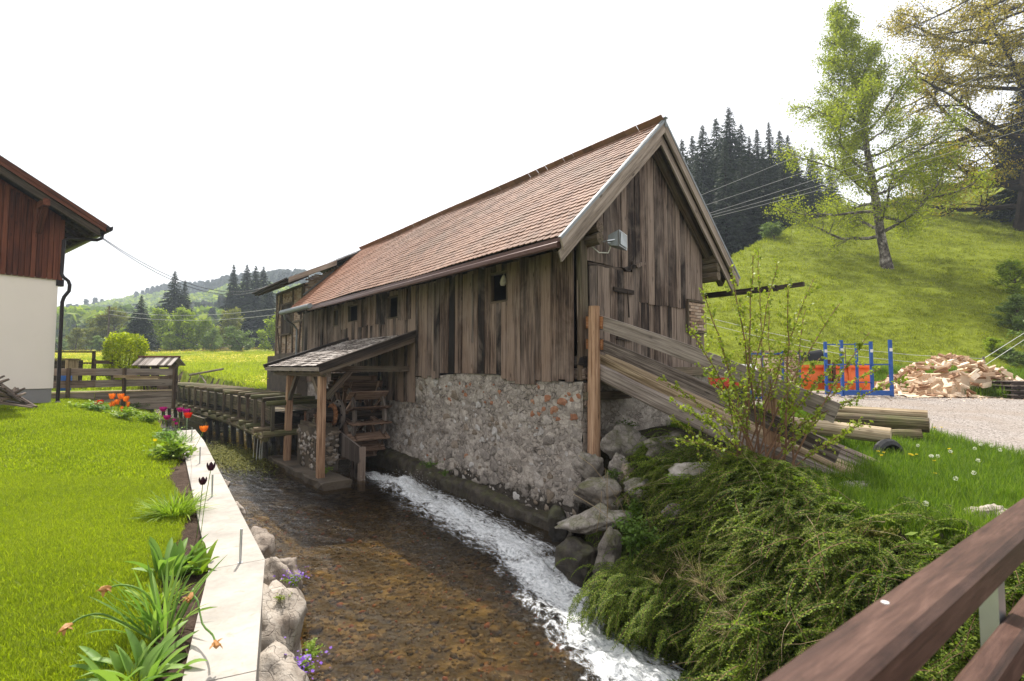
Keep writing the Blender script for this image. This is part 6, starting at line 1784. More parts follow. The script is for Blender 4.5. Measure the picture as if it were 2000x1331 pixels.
for (x, y, d, k, wd, lab) in ((150, 640, 84, 'olive', 1.0, 'small yellowish tree just right of the white house'), (180, 606, 88, 'olive2', 1.1, 'yellow green tree left of the power pole'), (232, 600, 90, 'olive', 1.25, 'yellow green tree behind the power pole'), (250, 640, 82, 'lime', .9, 'low light green tree behind the clipped bush'),
                       (312, 602, 90, 'lime2', 1.0, 'light green tree between the lone spruce and the bright tree'), (362, 598, 84, 'lime', 1.15, 'bright green round tree in the middle of the meadow trees'), (398, 622, 86, 'lime2', 1.1, 'green tree right of the bright round one'),
                       (432, 598, 92, 'olive2', 1.2, 'tall pale green tree left of the dark spruce group'), (412, 640, 84, 'bluegreen', 1.0, 'bushy pale tree before the tall pale green one'), (475, 636, 80, 'bluegreen', 1.5, 'rounded blue green willow in front of the dark spruces'),
                       (535, 610, 84, 'lime2', 1.2, 'green tree showing between the spruces and the barn'), (120, 655, 96, 'bluegreen', 1.3, 'dull green bush beside the downpipe'), (335, 650, 84, 'lime', 1.0, 'low green bush below the double topped spruce'), (205, 655, 80, 'bluegreen', 1.0, 'low bush left of the clipped bush')):
    p = at(x, y, d); g0 = float(gz(p.x, p.y)) - .3; s = (p.z - g0) / 10.3; tr_, cr_ = BL_[k]
    put_tree('meadow_tree' if s > .6 else 'meadow_bush', lab, 'tree' if s > .6 else 'bush', (p.x, p.y, g0), tr_, cr_, x * .37, (max(s, .5) * wd, max(s, .5) * wd, s))
# bushes on the pasture
for (x, y, h, w, k, lab) in ((1512, 466, 1.8, 2.0, 'bluegreen', 'small round bush at the foot of the dark spruces'), (1845, 352, 5.5, 1.1, 'olive', 'reddish green bush high on the pasture behind the birch'), (1893, 345, 7.0, 1.1, 'olive2', 'leafy bush high on the pasture left of the maple trunk'), (1615, 395, 4.5, 1.2, 'lime2', 'light green bush behind the birch foliage')):
    p = hit(x, y); tr_, cr_ = BL_[k]
    put_tree('pasture_bush', lab, 'bush', p, tr_, cr_, x, (h / 10 * w, h / 10 * w, h / 10))
for k, (x, y, h) in enumerate(((1985, 640, 2.2), (1945, 690, 1.2), (2040, 690, 2.6), (1990, 575, 2.6), (1995, 715, 1.3))):
    p = hit(x, y, 14); tr_, cr_ = BL_['lime' if k % 2 else 'bluegreen']
    put_tree('bramble_bush', '%s from the left of the green bushes on the bank at the right edge' % ORD[[1, 0, 4, 2, 3][k]], 'bush', p - Vector((0, 0, .4)), tr_, cr_, k, (h / 10 * 1.6,) * 2 + (h / 10,))

# clipped bush in the garden
cb = thing('clipped_bush', 'bright green clipped bush behind the plank fence', 'bush', Vector((*at(240, 715, 23).xy, 2.1)))
c0 = Vector((*at(245, 700, 23).xy, 0))
P = []
while len(P) < 9000:
    x, y, z = R.uniform(-1, 1), R.uniform(-1, 1), R.uniform(-1, 1)
    rr_ = (abs(x) ** 3 + abs(y) ** 3 + abs(z) ** 3) ** (1 / 3) * (1 + .25 * float(fbm(x * 3 + z, y * 3 + z * 2, 61)))
    if rr_ > 1 or rr_ < .72: continue
    tap = .72 + .28 * (z + 1) / 2
    P.append((c0.x + x * .87 * tap, c0.y + y * .8 * tap, 3.3 + z * 1.3))
V, F = leaves(P, .045, .65)
b0 = np.array(BASE[cb][0])
part('foliage', np_mesh('foliage', V - b0, F, LF['hedge']), None, cb)
m = MB()
for k in range(9):
    a = k * .7; m.tube([(c0.x, c0.y, 2.0), (c0.x + math.cos(a) * .3, c0.y + math.sin(a) * .3, 2.7), (c0.x + math.cos(a) * .6, c0.y + math.sin(a) * .5, 3.7)], [.05, .035, .015], 5)
part('stems', m, MT['greybark'], cb)

# ================================================================== FAR HILL
aa = np.linspace(-1.5, .35, 150); dd = np.linspace(150, 620, 70)
AA, DD = np.meshgrid(aa, dd)
EA = [-1.5, -1.0, -.9, -.88, -.8, -.72, -.67, -.6, -.55, -.47, -.3, .0, .35]
EV = [.05, .06, .07, .076, .094, .104, .114, .122, .138, .145, .142, .12, .1]
crest = np.interp(AA, EA, EV)
HX = AA * DD; HYY = DD; top_d = 520
HZ = 6 + (3 + crest * top_d - 6) * sst(150, top_d, DD) - 30 * sst(530, 620, DD) + 14 * fbm(HX * .012, HYY * .012, 91)
ih = np.arange(AA.size).reshape(AA.shape); Fh = np.stack([ih[:-1, :-1], ih[:-1, 1:], ih[1:, 1:], ih[1:, :-1]], -1).reshape(-1, 4)
single('far_hill', np_mesh('far_hill', np.stack([HX.ravel(), HYY.ravel(), HZ.ravel()], 1), Fh, MT['bank'], smooth=True), None, None, None, kind='structure')
def far_tree(seed, conifer):
    rr = np.random.default_rng(seed); n = 260
    if conifer:
        z = rr.uniform(0, 1, n) ** .8; r = (1 - z) * .2 * rr.uniform(.5, 1.1, n) + .01; a = rr.uniform(0, 6.28, n)
        P = np.stack([r * np.cos(a), r * np.sin(a), z], 1); s = .075
    else:
        v = rr.normal(size=(n, 3)); v /= np.linalg.norm(v, axis=1)[:, None]; v *= rr.uniform(.75, 1.08, n)[:, None]
        P = v * [.36, .36, .42] + [0, 0, .55]; s = .11
    V, F = leaves(P, s, .8)
    return proto('far_tree_kind', np_mesh('far_tree', V, F, LF['far_spruce'] if conifer else LF[('lime', 'bluegreen', 'lime')[seed % 3]]))
n = 13000
ta = rng.uniform(-1.15, -.2, n); td = np.sqrt(rng.uniform(160 ** 2, 525 ** 2, n))
hx = ta * td
hzv = 6 + (3 + np.interp(ta, EA, EV) * top_d - 6) * sst(150, top_d, td) + 14 * fbm(hx * .012, td * .012, 91)
con = vn(hx * .02, td * .02, 8) + rng.normal(0, .12, n) > .66
P = np.stack([hx, td, hzv - .5], 1)
rot = np.stack([np.zeros(n), np.zeros(n), rng.uniform(0, 6.28, n)], 1)
scatter('far_conifer_forest', P[con], rot[con], rng.uniform(13, 20, con.sum()), [far_tree(k, True) for k in range(3)], 'hazy dark conifers covering parts of the far hill', 'forest')
scatter('far_beech_forest', P[~con], rot[~con], rng.uniform(10, 15, (~con).sum()), [far_tree(k, False) for k in range(4, 8)], 'hazy light green broadleaf wood covering the far hill', 'forest')

# log stack at the meadow edge
t = thing('log_stack', 'low stack of cut logs at the far edge of the flowering meadow', 'log stack', hit(425, 684))
b_ = BASE[t][0]
for k in range(16):
    q = MB(); x = b_.x - 1.9 + (k % 8) * .5 + (.25 if k > 7 else 0); z = b_.z + .25 + (k // 8) * .42; q.tube([(x, b_.y - .6, z), (x, b_.y + 1.2, z)], .24, 8, jit=.05); part('log', q, MT['firewood'], t)

# power pole and wires
pp_ = at(211, 668, 76); g0 = float(gz(pp_.x, pp_.y)); t = thing('power_pole', 'thin wooden power pole with a crossarm among the meadow trees', 'pole', (pp_.x, pp_.y, g0))
q = MB(); zt = at(213, 598, 76).z; q.tube([(pp_.x, pp_.y, g0 - .3), (pp_.x, pp_.y, zt)], [.16, .1], 8); part('mast', q, MT['greybark'], t)
q = MB(); q.beam((pp_.x - 1.3, pp_.y, zt - 1.5), (pp_.x + 1.3, pp_.y, zt - 1.5), .14, .14); part('crossarm', q, MT['greybark'], t)
def wire(lab, p0, p1, sag, r, mat='cable', group=None):
    m = MB(); pts = [p0.lerp(p1, k / 14) - Vector((0, 0, sag * 4 * (k / 14) * (1 - k / 14))) for k in range(15)]
    m.tube(pts, r, 5); return single('cable', m, MT[mat], lab, 'cable', p0, group=group)
wire('upper of the two cables sagging from the white house to the barn annex', at(196, 462, 15.6), at(528, 557, 29), .95, .012)
wire('lower of the two cables sagging from the white house to the barn annex', at(196, 464, 15.6), at(530, 559, 29), 1.05, .012)
wire('upper power line crossing the meadow trees from the pole', at(212, 606, 76), at(560, 600, 60), .9, .03, 'wire')
wire('lower power line crossing the meadow trees from the pole', at(212, 614, 76), at(560, 612, 60), .9, .03, 'wire')
for k, (x0, y0, x1, y1) in enumerate(((1360, 385, 2060, 80), (1375, 402, 2060, 150), (1385, 417, 2060, 180), (1388, 421, 2060, 215), (1392, 425, 2060, 232))):
    wire('%s wire from the top of the five running up from the barn past the birch' % ORD[k], at(x0, y0, 26), at(x1, y1, 34), .25, .011, 'wire', 'wires running up the hillside')

# ================================================================== HAZEL-LIKE SHRUB BESIDE THE RAMP
hb = at(1492, 925, 7.0)
hz_ = thing('budding_shrub', 'upright many stemmed shrub with small fresh yellow green leaves in front of the ramp', 'shrub', hb)
rr = random.Random(77); LP = []
tips = [(1290, 740), (1320, 790), (1345, 640), (1370, 560), (1400, 660), (1425, 520), (1445, 590), (1470, 500), (1480, 490), (1500, 560), (1520, 520), (1550, 640), (1540, 560), (1575, 600), (1600, 700), (1590, 545), (1640, 590), (1650, 690), (1700, 650), (1720, 720), (1760, 745), (1660, 780), (1330, 860), (1310, 820), (1600, 820), (1680, 830), (1420, 760), (1500, 700), (1560, 760), (1640, 860), (1380, 720), (1455, 690)]
for k, (tx, ty) in enumerate(tips):
    b_ = hb + Vector((rr.gauss(0, .16), rr.gauss(0, .14), rr.uniform(-.05, .03)))
    tp_ = at(tx, ty, 7.0 + rr.uniform(-1.1, 1.0))
    mid = b_.lerp(tp_, .45) + Vector(((b_.x - tp_.x) * .12, rr.gauss(0, .06), abs(tp_.x - b_.x) * .12))
    pts = []
    for i in range(12):
        t = i / 11; q = b_.lerp(mid, t).lerp(mid.lerp(tp_, t), t); pts.append(q + Vector((rr.gauss(0, .008), rr.gauss(0, .008), 0)))
    m = MB(); r0 = rr.uniform(.009, .016); m.tube(pts, [r0 * (1 - .8 * i / 11) + .0018 for i in range(12)], 6)
    for i in range(4, 12):
        for s in range(rr.choice((1, 2, 2))):
            p, d = sample_path(pts, min(.99, (i + rr.random()) / 12)); L = rr.uniform(.1, .5) * (1.2 - i / 14)
            tw = bend_path(p, d + Vector((rr.gauss(0, .8), rr.gauss(0, .8), rr.gauss(.1, .4))), L, 3, rr, .1, .3); m.tube(tw, [.003, .0025, .002, .0015], 3, cap=False)
            for q in tw[1:]:
                for _ in range(rr.choice((3, 4, 6))): LP.append(tuple(q + Vector((rr.gauss(0, .014), rr.gauss(0, .014), rr.gauss(0, .014)))))
    for i in range(36):
        p, d = sample_path(pts, .38 + .61 * i / 36)
        for _ in range(rr.choice((1, 2, 3, 4))): LP.append(tuple(p + Vector((rr.gauss(0, .018), rr.gauss(0, .018), rr.gauss(0, .016)))))
    part('stem', m, MT['stem'], hz_)
V, F = leaves(LP, .0205, .75)
part('foliage', np_mesh('foliage', V - np.array(hb), F, LF['hazel']), None, hz_)

# ================================================================== COTONEASTER AND PLANTS ON THE BANK
def coto_proto(seed):
    rr = random.Random(seed); V = []; P = []; L = .5; A = []
    st = []; d = Vector((1, 0, .7)).normalized(); p = Vector((0, 0, 0))
    for i in range(12):
        st.append(p.copy()); d = (d + Vector((0, rr.gauss(0, .05), -.15))).normalized(); p = p + d * (L / 11)
    LV = []; FF = []
    def lf(c, a, b_):
        o = len(LV); LV.extend([c, c + a * .5 + b_, c + a, c + a * .5 - b_]); FF.append((o, o+1, o+2, o+3))
    for i in range(44):
        t = i / 44; q, dd_ = sample_path(st, t); sd = 1 if i % 2 else -1
        side = dd_.cross(Vector((0, 0, 1))).normalized() * sd; up = side.cross(dd_).normalized() * sd
        sl_ = .075 * (1 - t * .75) * rr.uniform(.6, 1.15); td_ = (side + dd_ * .75 + Vector((0, 0, rr.uniform(-.25, .1)))).normalized()
        n = max(2, int(sl_ / .0085))
        for j in range(n):
            c = q + td_ * (sl_ * j / n); sd2 = 1 if j % 2 else -1
            lv = (td_ + dd_ * sd2 * .9 + Vector((rr.gauss(0, .3), rr.gauss(0, .3), rr.gauss(0, .3)))).normalized() * rr.uniform(.014, .024)
            wv = lv.cross(Vector((rr.gauss(0, .4), rr.gauss(0, .4), 1))).normalized() * .0065
            lf(c, lv, wv)
    n_l = len(FF)
    for i in range(11):
        a, b_ = st[i], st[i+1]; w = Vector((0, .0015, 0)); o = len(LV); LV.extend([a - w, a + w, b_ + w, b_ - w]); FF.append((o, o+1, o+2, o+3))
    mi = [0] * n_l + [1] * (len(FF) - n_l)
    return proto('cotoneaster_twig', np_mesh('cotoneaster_twig', [tuple(v) for v in LV], FF, [LF['cotoneaster'], MT['stem']], mi))
CP = [coto_proto(k) for k in range(6)]
n = 21000
yy = rng.uniform(1.6, 9.0, n); t = rng.beta(1.25, 1.0, n) * 1.12 - .08
xx = xr(yy) + wr(yy) * t
keep = ~((yy > 7.0) & (t < .5) & (rng.random(n) > .06)) & ~((yy > 7.4) & (rng.random(n) > .6)) & ~((yy > 8.3) & (rng.random(n) > .25)) & ~((yy > 6.9) & (t < .12)) & ~((t > .74) & (yy < 5.9) & (rng.random(n) < .85)) & ~((t > .95) & (yy > 5.6) & (rng.random(n) < .6))
cl = fbm(xx * 1.6, yy * 1.6, 55, 3)
keep &= (cl > -.09) | (rng.random(n) < .25)
xx, yy, t, cl = xx[keep], yy[keep], t[keep], cl[keep]; n = len(xx)
lift = rng.uniform(0, 1, n) ** 1.2 * (.1 + .9 * np.clip(cl + .1, 0, .5))
zz = gz(xx, yy) + lift
ang = math.pi + rng.normal(0, 1.0, n) + .35 + 1.6 * fbm(xx * .9, yy * .9, 58, 2)
pitch = -rng.uniform(-.35, .85, n) + .1
scatter('cotoneaster_bank', np.stack([xx, yy, zz], 1), np.stack([rng.normal(0, .35, n), -pitch * .9, ang], 1), rng.uniform(.42, 1.0, n) * np.where(rng.random(n) < .07, 1.8, 1), CP,
        'dark green cotoneaster with arching twigs spreading over the right bank down to the water', 'cotoneaster')
# the bough hanging over the white water
bq = at(1215, 1150, 6.55); PP = []; RO = []
for k in range(420):
    a = R.gauss(0, .5); r = abs(R.gauss(0, .42)); p = bq + Vector((R.gauss(.12, .2), R.gauss(-.1, .3), R.gauss(0, .13))); PP.append(p); RO.append((R.gauss(0, .3), R.uniform(.1, .9), math.pi + R.gauss(.3, .6)))
scatter('cotoneaster_bough', PP, RO, rng.uniform(.6, 1.1, len(PP)), [CP[0], CP[1]] if False else [coto_proto(20), coto_proto(21)], 'lighter cotoneaster bough hanging out over the white water', 'cotoneaster')

tg = [blade_proto('grass_tuft', 22, .09, .24, .0075, LF['tallgrass'], .55, 40 + k) for k in range(4)]
dg = [blade_proto('dry_tuft', 16, .06, .34, .0045, LF['dry'], .9, 60 + k) for k in range(3)]
# dry grass and green tufts hanging in the bank
P = []; RO = []; SC = []
for (x, y, d, n_, s) in ((1400, 1150, 5.6, 18, .6), (1440, 1210, 5.2, 16, .55), (1350, 1130, 5.8, 6, .5), (1225, 975, 8.4, 10, .6), (1275, 1000, 7.9, 5, .6), (1200, 990, 8.5, 5, .7)):
    for _ in range(n_):
        p = at(x, y, d) + Vector((R.gauss(0, .18), R.gauss(0, .25), 0)); p.z = max(p.z + R.gauss(0, .08), float(gz(p.x, p.y))); P.append(p); RO.append((R.gauss(0, .4), -R.uniform(.2, 1.3), R.gauss(0, .7))); SC.append(s * R.uniform(.7, 1.2))
scatter('dry_grass', P, RO, np.array(SC), dg, 'straw coloured dead grass hanging among the cotoneaster twigs', 'dry grass')
m = MB()
for (x0, y0, x1, y1) in ((1182, 915, 1185, 1060), (1186, 918, 1184, 1045), (1190, 950, 1230, 1030), (1120, 965, 1210, 1030), (1130, 890, 1180, 940), (1175, 960, 1165, 1040), (1500, 1035, 1525, 1075), (1205, 1165, 1250, 1120)):
    a = at(x0, y0, 7.9 if x0 < 1280 else 5.8); b_ = at(x1, y1, 7.8 if x0 < 1280 else 5.7); m.tube([a, a.lerp(b_, .5) + Vector((.02, 0, .03)), b_], .0045, 4)
single('dead_stalks', m, LF['dry'], 'long thin dead stalks crossing the rocks above the stream', 'dead stalks', at(1185, 1000, 7.9), kind='stuff')

def leafy(name, label, cat, base, rx, ry_, h, n, size, mat, aspect=.6, nst=14):
    t = thing(name, label, cat, base); rr = random.Random(n + int(base.x * 10)); P = []; m = MB()
    for k in range(nst):
        a = rr.uniform(0, 6.283); q = rr.random() ** .5; tip = base + Vector((math.cos(a) * rx * q, math.sin(a) * ry_ * q, h * rr.uniform(.5, 1.05) * (1.1 - .45 * q)))
        pts = [base + Vector((rr.gauss(0, rx * .15), rr.gauss(0, ry_ * .15), -.03)), base.lerp(tip, .55) + Vector((0, 0, h * .12)), tip]
        m.tube(pts, [.005, .004, .002], 4, cap=False)
        for _ in range(n // nst):
            c, _d = sample_path(pts, rr.uniform(.25, 1)); P.append(tuple(c + Vector((rr.gauss(0, size * 1.3), rr.gauss(0, size * 1.3), rr.gauss(0, size * .8)))))
    V, F = leaves(P, size, aspect, up=.9)
    part('foliage', np_mesh('foliage', V - np.array(base), F, mat), None, t); part('stems', m, mat, t)
    return t
leafy('nettle_plant', 'fresh green nettles growing above the wet boulder', 'nettles', at(1235, 1095, 6.9), .34, .3, .6, 700, .034, LF['nettle'], .5)
leafy('nettle_plant', 'small green nettles growing higher among the boulders', 'nettles', at(1245, 1010, 8.0), .25, .22, .3, 240, .028, LF['nettle'], .5)
leafy('bank_herb', 'feathery green weed between the rocks at the foot of the log post', 'weed', at(1200, 935, 8.8), .18, .16, .2, 220, .018, LF['nettle'])
leafy('bank_herb', 'green weeds in the dark hollow beneath the ramp', 'weed', at(1225, 840, 10.3), .3, .2, .22, 220, .022, LF['nettle'])
leafy('bank_herb', 'bushy green weed in the grass by the large right boulder', 'weed', at(1335, 900, 8.4), .3, .25, .22, 260, .02, LF['herb'])
leafy('footing_herb', 'small green fern on the mossy footing of the barn', 'weed', at(838, 912, 12.6), .28, .16, .2, 160, .024, LF['nettle'])
leafy('footing_herb', 'tiny weed on the barn footing right of the fern', 'weed', at(868, 928, 12.1), .18, .12, .12, 90, .02, LF['nettle'])
leafy('dandelion_leaves', 'broad bright dandelion leaves beside the flat white rock', 'dandelion plant', at(1815, 1068, 4.6), .12, .1, .12, 60, .045, LF['herb'], .35)
leafy('ledge_herb', 'weeds growing on the concrete ledge round the stone pier', 'weed', BM @ Vector((-2.35, 7.0, .15)), .2, .5, .2, 160, .022, LF['tallgrass'])
leafy('flume_herb', 'green weeds hanging from the wet end of the flume', 'weed', BM @ Vector((-2.9, 10.7, .75)), .35, .5, .3, 420, .035, LF['moss'])

for k, (x, y, d, h, mt, lab) in enumerate(((1330, 960, 7.4, .25, 'herb', 'tuft of pale green weeds under the shrub'), (1560, 1000, 5.9, .22, 'nettle', 'young green weeds right of the shrub roots'), (1480, 1075, 5.7, .2, 'herb', 'yellow green seedling in the middle of the cotoneaster bank'),
        (1640, 1010, 5.4, .18, 'herb', 'weeds among mossy stones at the top of the bank'), (1300, 1080, 6.7, .25, 'nettle', 'patch of low nettles between the bough and the rocks'), (1700, 1060, 4.9, .15, 'moss', 'orange green moss cushion at the top of the bank'))):
    leafy('bank_herb', lab, 'weed', at(x, y, d) + Vector((0, 0, .05)), .22, .18, h, 260, .022, LF[mt], .5)
m = MB(); rr = random.Random(9)
for k in range(90):
    yv = rr.uniform(3.2, 8.4); t_ = rr.uniform(.1, .95); xv = float(xr(yv) + wr(yv) * t_); p = Vector((xv, yv, float(gz(xv, yv)) + rr.uniform(.15, .4)))
    pts = bend_path(p, Vector((-1 + rr.gauss(0, .8), -.3 + rr.gauss(0, .8), rr.uniform(-.6, .7))), rr.uniform(.25, .7), 5, rr, .18, -.3); m.tube(pts, [.004, .0035, .003, .002, .0015, .001], 4, cap=False)
single('dead_twigs', m, LF['dry'], None, 'twigs', at(1400, 1100, 5.8), kind='stuff')['label'] = 'bare straw coloured twigs sticking out of the cotoneaster bank'

# ================================================================== GRASS
def sample(n, x0, x1, y0, y1, cond):
    x = rng.uniform(x0, x1, n); y = rng.uniform(y0, y1, n); k = cond(x, y); return x[k], y[k]
def grass(name, label, x, y, sc, protos, tilt=.15, cat='grass', zoff=-.005):
    n = len(x); P = np.stack([x, y, gz(x, y) + zoff], 1)
    scatter(name, P, np.stack([rng.normal(0, tilt, n), rng.normal(0, tilt, n), rng.uniform(0, 6.28, n)], 1), sc, protos, label, cat)
lawnp = [blade_proto('lawn_tuft', 26, .085, .058, .0042, LF['grass'], .7, 10 + k) for k in range(4)]
x, y = sample(100000, -8, 0, 2.3, 8, lambda x, y: (x < xl(y) - .82 - .1 * np.sin(y * 1.7)) & (x / y > -1.12))
grass('lawn_grass', 'short mown lawn grass nearest the camera left of the flower bed', x, y, rng.uniform(.7, 1.25, len(x)), lawnp)
x, y = sample(60000, -22, -4, 8, 20, lambda x, y: (x < xl(y) - .82 - .1 * np.sin(y * 1.7)) & (x / y > -1.12) & ((x + 17) * (-.671) + (y - 17.5) * .741 < 0))
lawnf = [blade_proto('lawn_tuft_far', 22, .13, .06, .011, LF['grass'], .7, 14 + k) for k in range(3)]
grass('lawn_grass', 'short mown lawn grass farther off towards the white house', x, y, rng.uniform(.7, 1.25, len(x)), lawnf)
def verge_ok(x, y): return (x > xr(y) + wr(y) * .86) & ~inside(x - .1 + rng.normal(0, .09, len(x)), y, ROAD) & (x / y > .12) & ~(((x - 1.26) * -.639 + (y - 10) * .769 > -3.2) & ((x - 1.26) * .769 + (y - 10) * .639 < 2.6)) & ((x - 1.26) * -.639 + (y - 10) * .769 < -.3)
x, y = sample(26000, 1.5, 9.5, 3, 16, verge_ok)
grass('verge_grass_blades', 'long bright grass between the ramp and the gravel road', x, y, rng.uniform(.45, 1.0, len(x)) * (1 + .6 * fbm(x, y, 66)), tg, .2)
x, y = sample(5200, 1.0, 6, 2, 9.5, lambda x, y: (x > xr(y) + .1) & (x < xr(y) + wr(y) * 1.05) & (rng.random(len(x)) < .5))
grass('bank_grass_blades', 'grass tufts growing between the rocks and twigs of the right bank', x, y, rng.uniform(.4, .9, len(x)), tg, .4)
hg = [blade_proto('hill_tuft', 26, .4, .2, .04, LF['hillgrass'], .8, 30 + k) for k in range(4)]
x, y = sample(60000, 4, 75, 17, 75, lambda x, y: (x / y > .3) & (x / y < 1.15) & hill(x, y)[1] & (rng.random(len(x)) < (22 / y) ** 1.2 * 1.4))
grass('pasture_grass_tufts', 'tufty yellow green grass covering the steep pasture', x, y, rng.uniform(.4, 1.0, len(x)) * (.32 + .014 * y), hg, .2)
x, y = sample(9000, 9, 26, 17.5, 24, lambda x, y: (x / y > .55) & ~inside(x, y, ROAD))
grass('roadside_grass', 'taller lush grass along the foot of the pasture behind the firewood', x, y, rng.uniform(1.0, 2.0, len(x)), tg, .2)
mg = [blade_proto('meadow_tuft', 22, .35, .24, .03, LF['meadowgrass'], .6, 70 + k) for k in range(3)]
x, y = sample(30000, -70, -8, 20, 80, lambda x, y: (x / y > -1.05) & (x / y < -.38) & ((x < xl(y) - .5) | (x > xr(y) + .3)) & ((x + 17) * (-.671) + (y - 17.5) * .741 > .5))
grass('meadow_grass_tufts', 'tall flowering grass of the meadow beyond the flume', x, y, rng.uniform(.6, 1.3, len(x)), mg, .2)
fl2 = []
for k in range(3):
    rr2 = np.random.default_rng(k); P = np.stack([rr2.normal(0, .35, 16), rr2.normal(0, .35, 16), rr2.uniform(.2, .34, 16)], 1); V, F = leaves(P, .03, .9, up=2); fl2.append(proto('buttercups', np_mesh('buttercups', V, F, LF['yellow'])))
x, y = sample(10000, -90, -8, 24, 100, lambda x, y: (x / y > -1.05) & (x / y < -.38) & (vn(x * .09, y * .05, 13) > .42) & ((x < xl(y) - .5) | (x > xr(y) + .3)))
grass('meadow_buttercups', 'drifts of yellow buttercups in the meadow', x, y, rng.uniform(.8, 1.4, len(x)), fl2, .1, 'buttercups')
# edge of the flower bed: soil crumbs
x, y = sample(9000, -9, 0, 2, 14, lambda x, y: (xl(y) - x > .42) & (xl(y) - x < 1.05))
grass('soil_crumbs', 'crumbs of dark soil and bark in the flower bed', x, y, rng.uniform(.006, .022, len(x)), [proto('crumb', rock_mesh('crumb', 400 + k, MT['soil'], 1, 1, .8, .6, .3)) for k in range(2)], .5, 'soil')
x, y = sample(20000, 7, 20, 6, 21, lambda x, y: inside(x, y, ROAD))
grass('road_gravel', 'small loose stones on the gravel road', x, y, rng.uniform(.008, .026, len(x)), [proto('gravel_stone', rock_mesh('gravel_stone', 410 + k, MT['gravel'], 1, 1, .8, .6, .3)) for k in range(2)], .5, 'gravel')

# dandelions
for k, (x, y) in enumerate(((1712, 880), (1716, 890), (1727, 892), (1722, 900), (1779, 892), (1791, 894), (1783, 898), (1827, 932), (1855, 887), (1826, 840), (1840, 839), (1826, 910), (1860, 888))):
    p = hit(x, y + 14, 3, 16); m = MB(); h = R.uniform(.12, .2); p = Vector((p.x, p.y, float(gz(p.x, p.y))))
    t = thing('dandelion', 'yellow dandelion flower in the grass between the ramp and the road', 'dandelion', p, group='yellow dandelions in the roadside grass')
    m.tube([p, p + Vector((0, 0, h))], .003, 5); part('stalk', m, LF['tallgrass'], t)
    Pq = [(p.x + R.gauss(0, .009), p.y + R.gauss(0, .009), p.z + h + R.uniform(0, .01)) for _ in range(40)]; V, F = leaves(Pq, .012, .35, up=1.0); part('flower_head', np_mesh('flower_head', V - np.array(p), F, LF['yellow']), None, t)
for k, (x, y) in enumerate(((1794, 877), (1821, 896), (1833, 896), (1858, 896), (1905, 879), (1917, 881), (1938, 878), (1904, 943), (1868, 950), (1810, 1015), (1912, 917), (1955, 893), (1820, 905))):
    p = hit(x, y + 20, 3, 16); p = Vector((p.x, p.y, float(gz(p.x, p.y)))); h = R.uniform(.18, .26)
    t = thing('dandelion_clock', 'white dandelion seed head in the grass between the ramp and the road', 'dandelion clock', p, group='white dandelion clocks in the roadside grass')
    m = MB(); m.tube([p, p + Vector((0, 0, h))], .003, 5); part('stalk', m, LF['tallgrass'], t)
    Pq = []
    for _ in range(70):
        v = Vector((R.gauss(0, 1), R.gauss(0, 1), R.gauss(0, 1))).normalized() * .022; Pq.append((p.x + v.x, p.y + v.y, p.z + h + v.z))
    V, F = leaves(Pq, .006, .7); part('seed_head', np_mesh('seed_head', V - np.array(p), F, LF['white']), None, t)

# ================================================================== FLOWER BED
def strap(base, az, L, w, lean, curl, n=7, fold=.25, tipw=.0, twist=0.0):
    """one long leaf: a folded strip that bends outwards; returns verts and faces"""
    V = []; F = []; p = Vector(base); el = math.pi / 2 - lean; dirh = Vector((math.cos(az), math.sin(az), 0)); side = Vector((-math.sin(az), math.cos(az), 0))
    for i in range(n + 1):
        t = i / n; ww = w * (math.sin(math.pi * min(1, .12 + t * .88)) ** .7) * (1 if t < .9 else .6)
        if i == n: ww = w * .04
        d = dirh * math.cos(el) + Vector((0, 0, math.sin(el))); nr = side.cross(d)
        s2 = (side * math.cos(twist * t) + nr * math.sin(twist * t))
        V += [p - s2 * ww / 2 - nr * ww * fold, p.copy(), p + s2 * ww / 2 - nr * ww * fold]
        p = p + d * (L / n); el -= curl / n
    for i in range(n):
        a = i * 3; F += [(a, a+1, a+4, a+3), (a+1, a+2, a+5, a+4)]
    return V, F, p
def leaf_clump(name, label, base, n, L, w, lean, curl, mat, split=True, rad_=.06, cat='plant', fold=.2, seed=1):
    rr = random.Random(seed); t = thing(name, label, cat, base); allm = MB()
    for k in range(n):
        az = rr.uniform(0, 6.283); b_ = base + Vector((math.cos(az) * rad_ * rr.random(), math.sin(az) * rad_ * rr.random(), -.01))
        V, F, _ = strap(b_, az + rr.gauss(0, .4), L * rr.uniform(.6, 1.1), w * rr.uniform(.75, 1.15), lean * rr.uniform(.2, 1.4), curl * rr.uniform(.4, 1.5), fold=fold, twist=rr.gauss(0, .4))
        if split:
            m = MB(); m.add(V, F); part('leaf', m, mat, t, smooth=True)
        else: allm.add(V, F)
    if not split: part('leaves', allm, mat, t, kind='stuff', smooth=True)
    return t
def gpos(x, y, z=1.27): 
    return hit(x, y, 2.5, 40)
def tulip_head(m, c, r, h, n=6, opn=.25, ruff=0.0):
    for k in range(n):
        a = k * 6.283 / n; V = []; F = []
        for i in range(5):
            t = i / 4; rr_ = r * (math.sin(math.pi * (.18 + .52 * t)) + opn * t * t); ww = r * 1.15 * math.sin(math.pi * (.15 + .75 * t)) ; z = h * t - h * .5
            if i == 4: ww *= .35
            for s in (-1, 0, 1):
                aa_ = a + s * ww / max(rr_, .004) * .5; V.append(c + Vector((math.cos(aa_) * rr_, math.sin(aa_) * rr_, z + ruff * R.uniform(-1, 1) * h)))
        for i in range(4):
            q = i * 3; F += [(q, q+1, q+4, q+3), (q+1, q+2, q+5, q+4)]
        m.add(V, F)
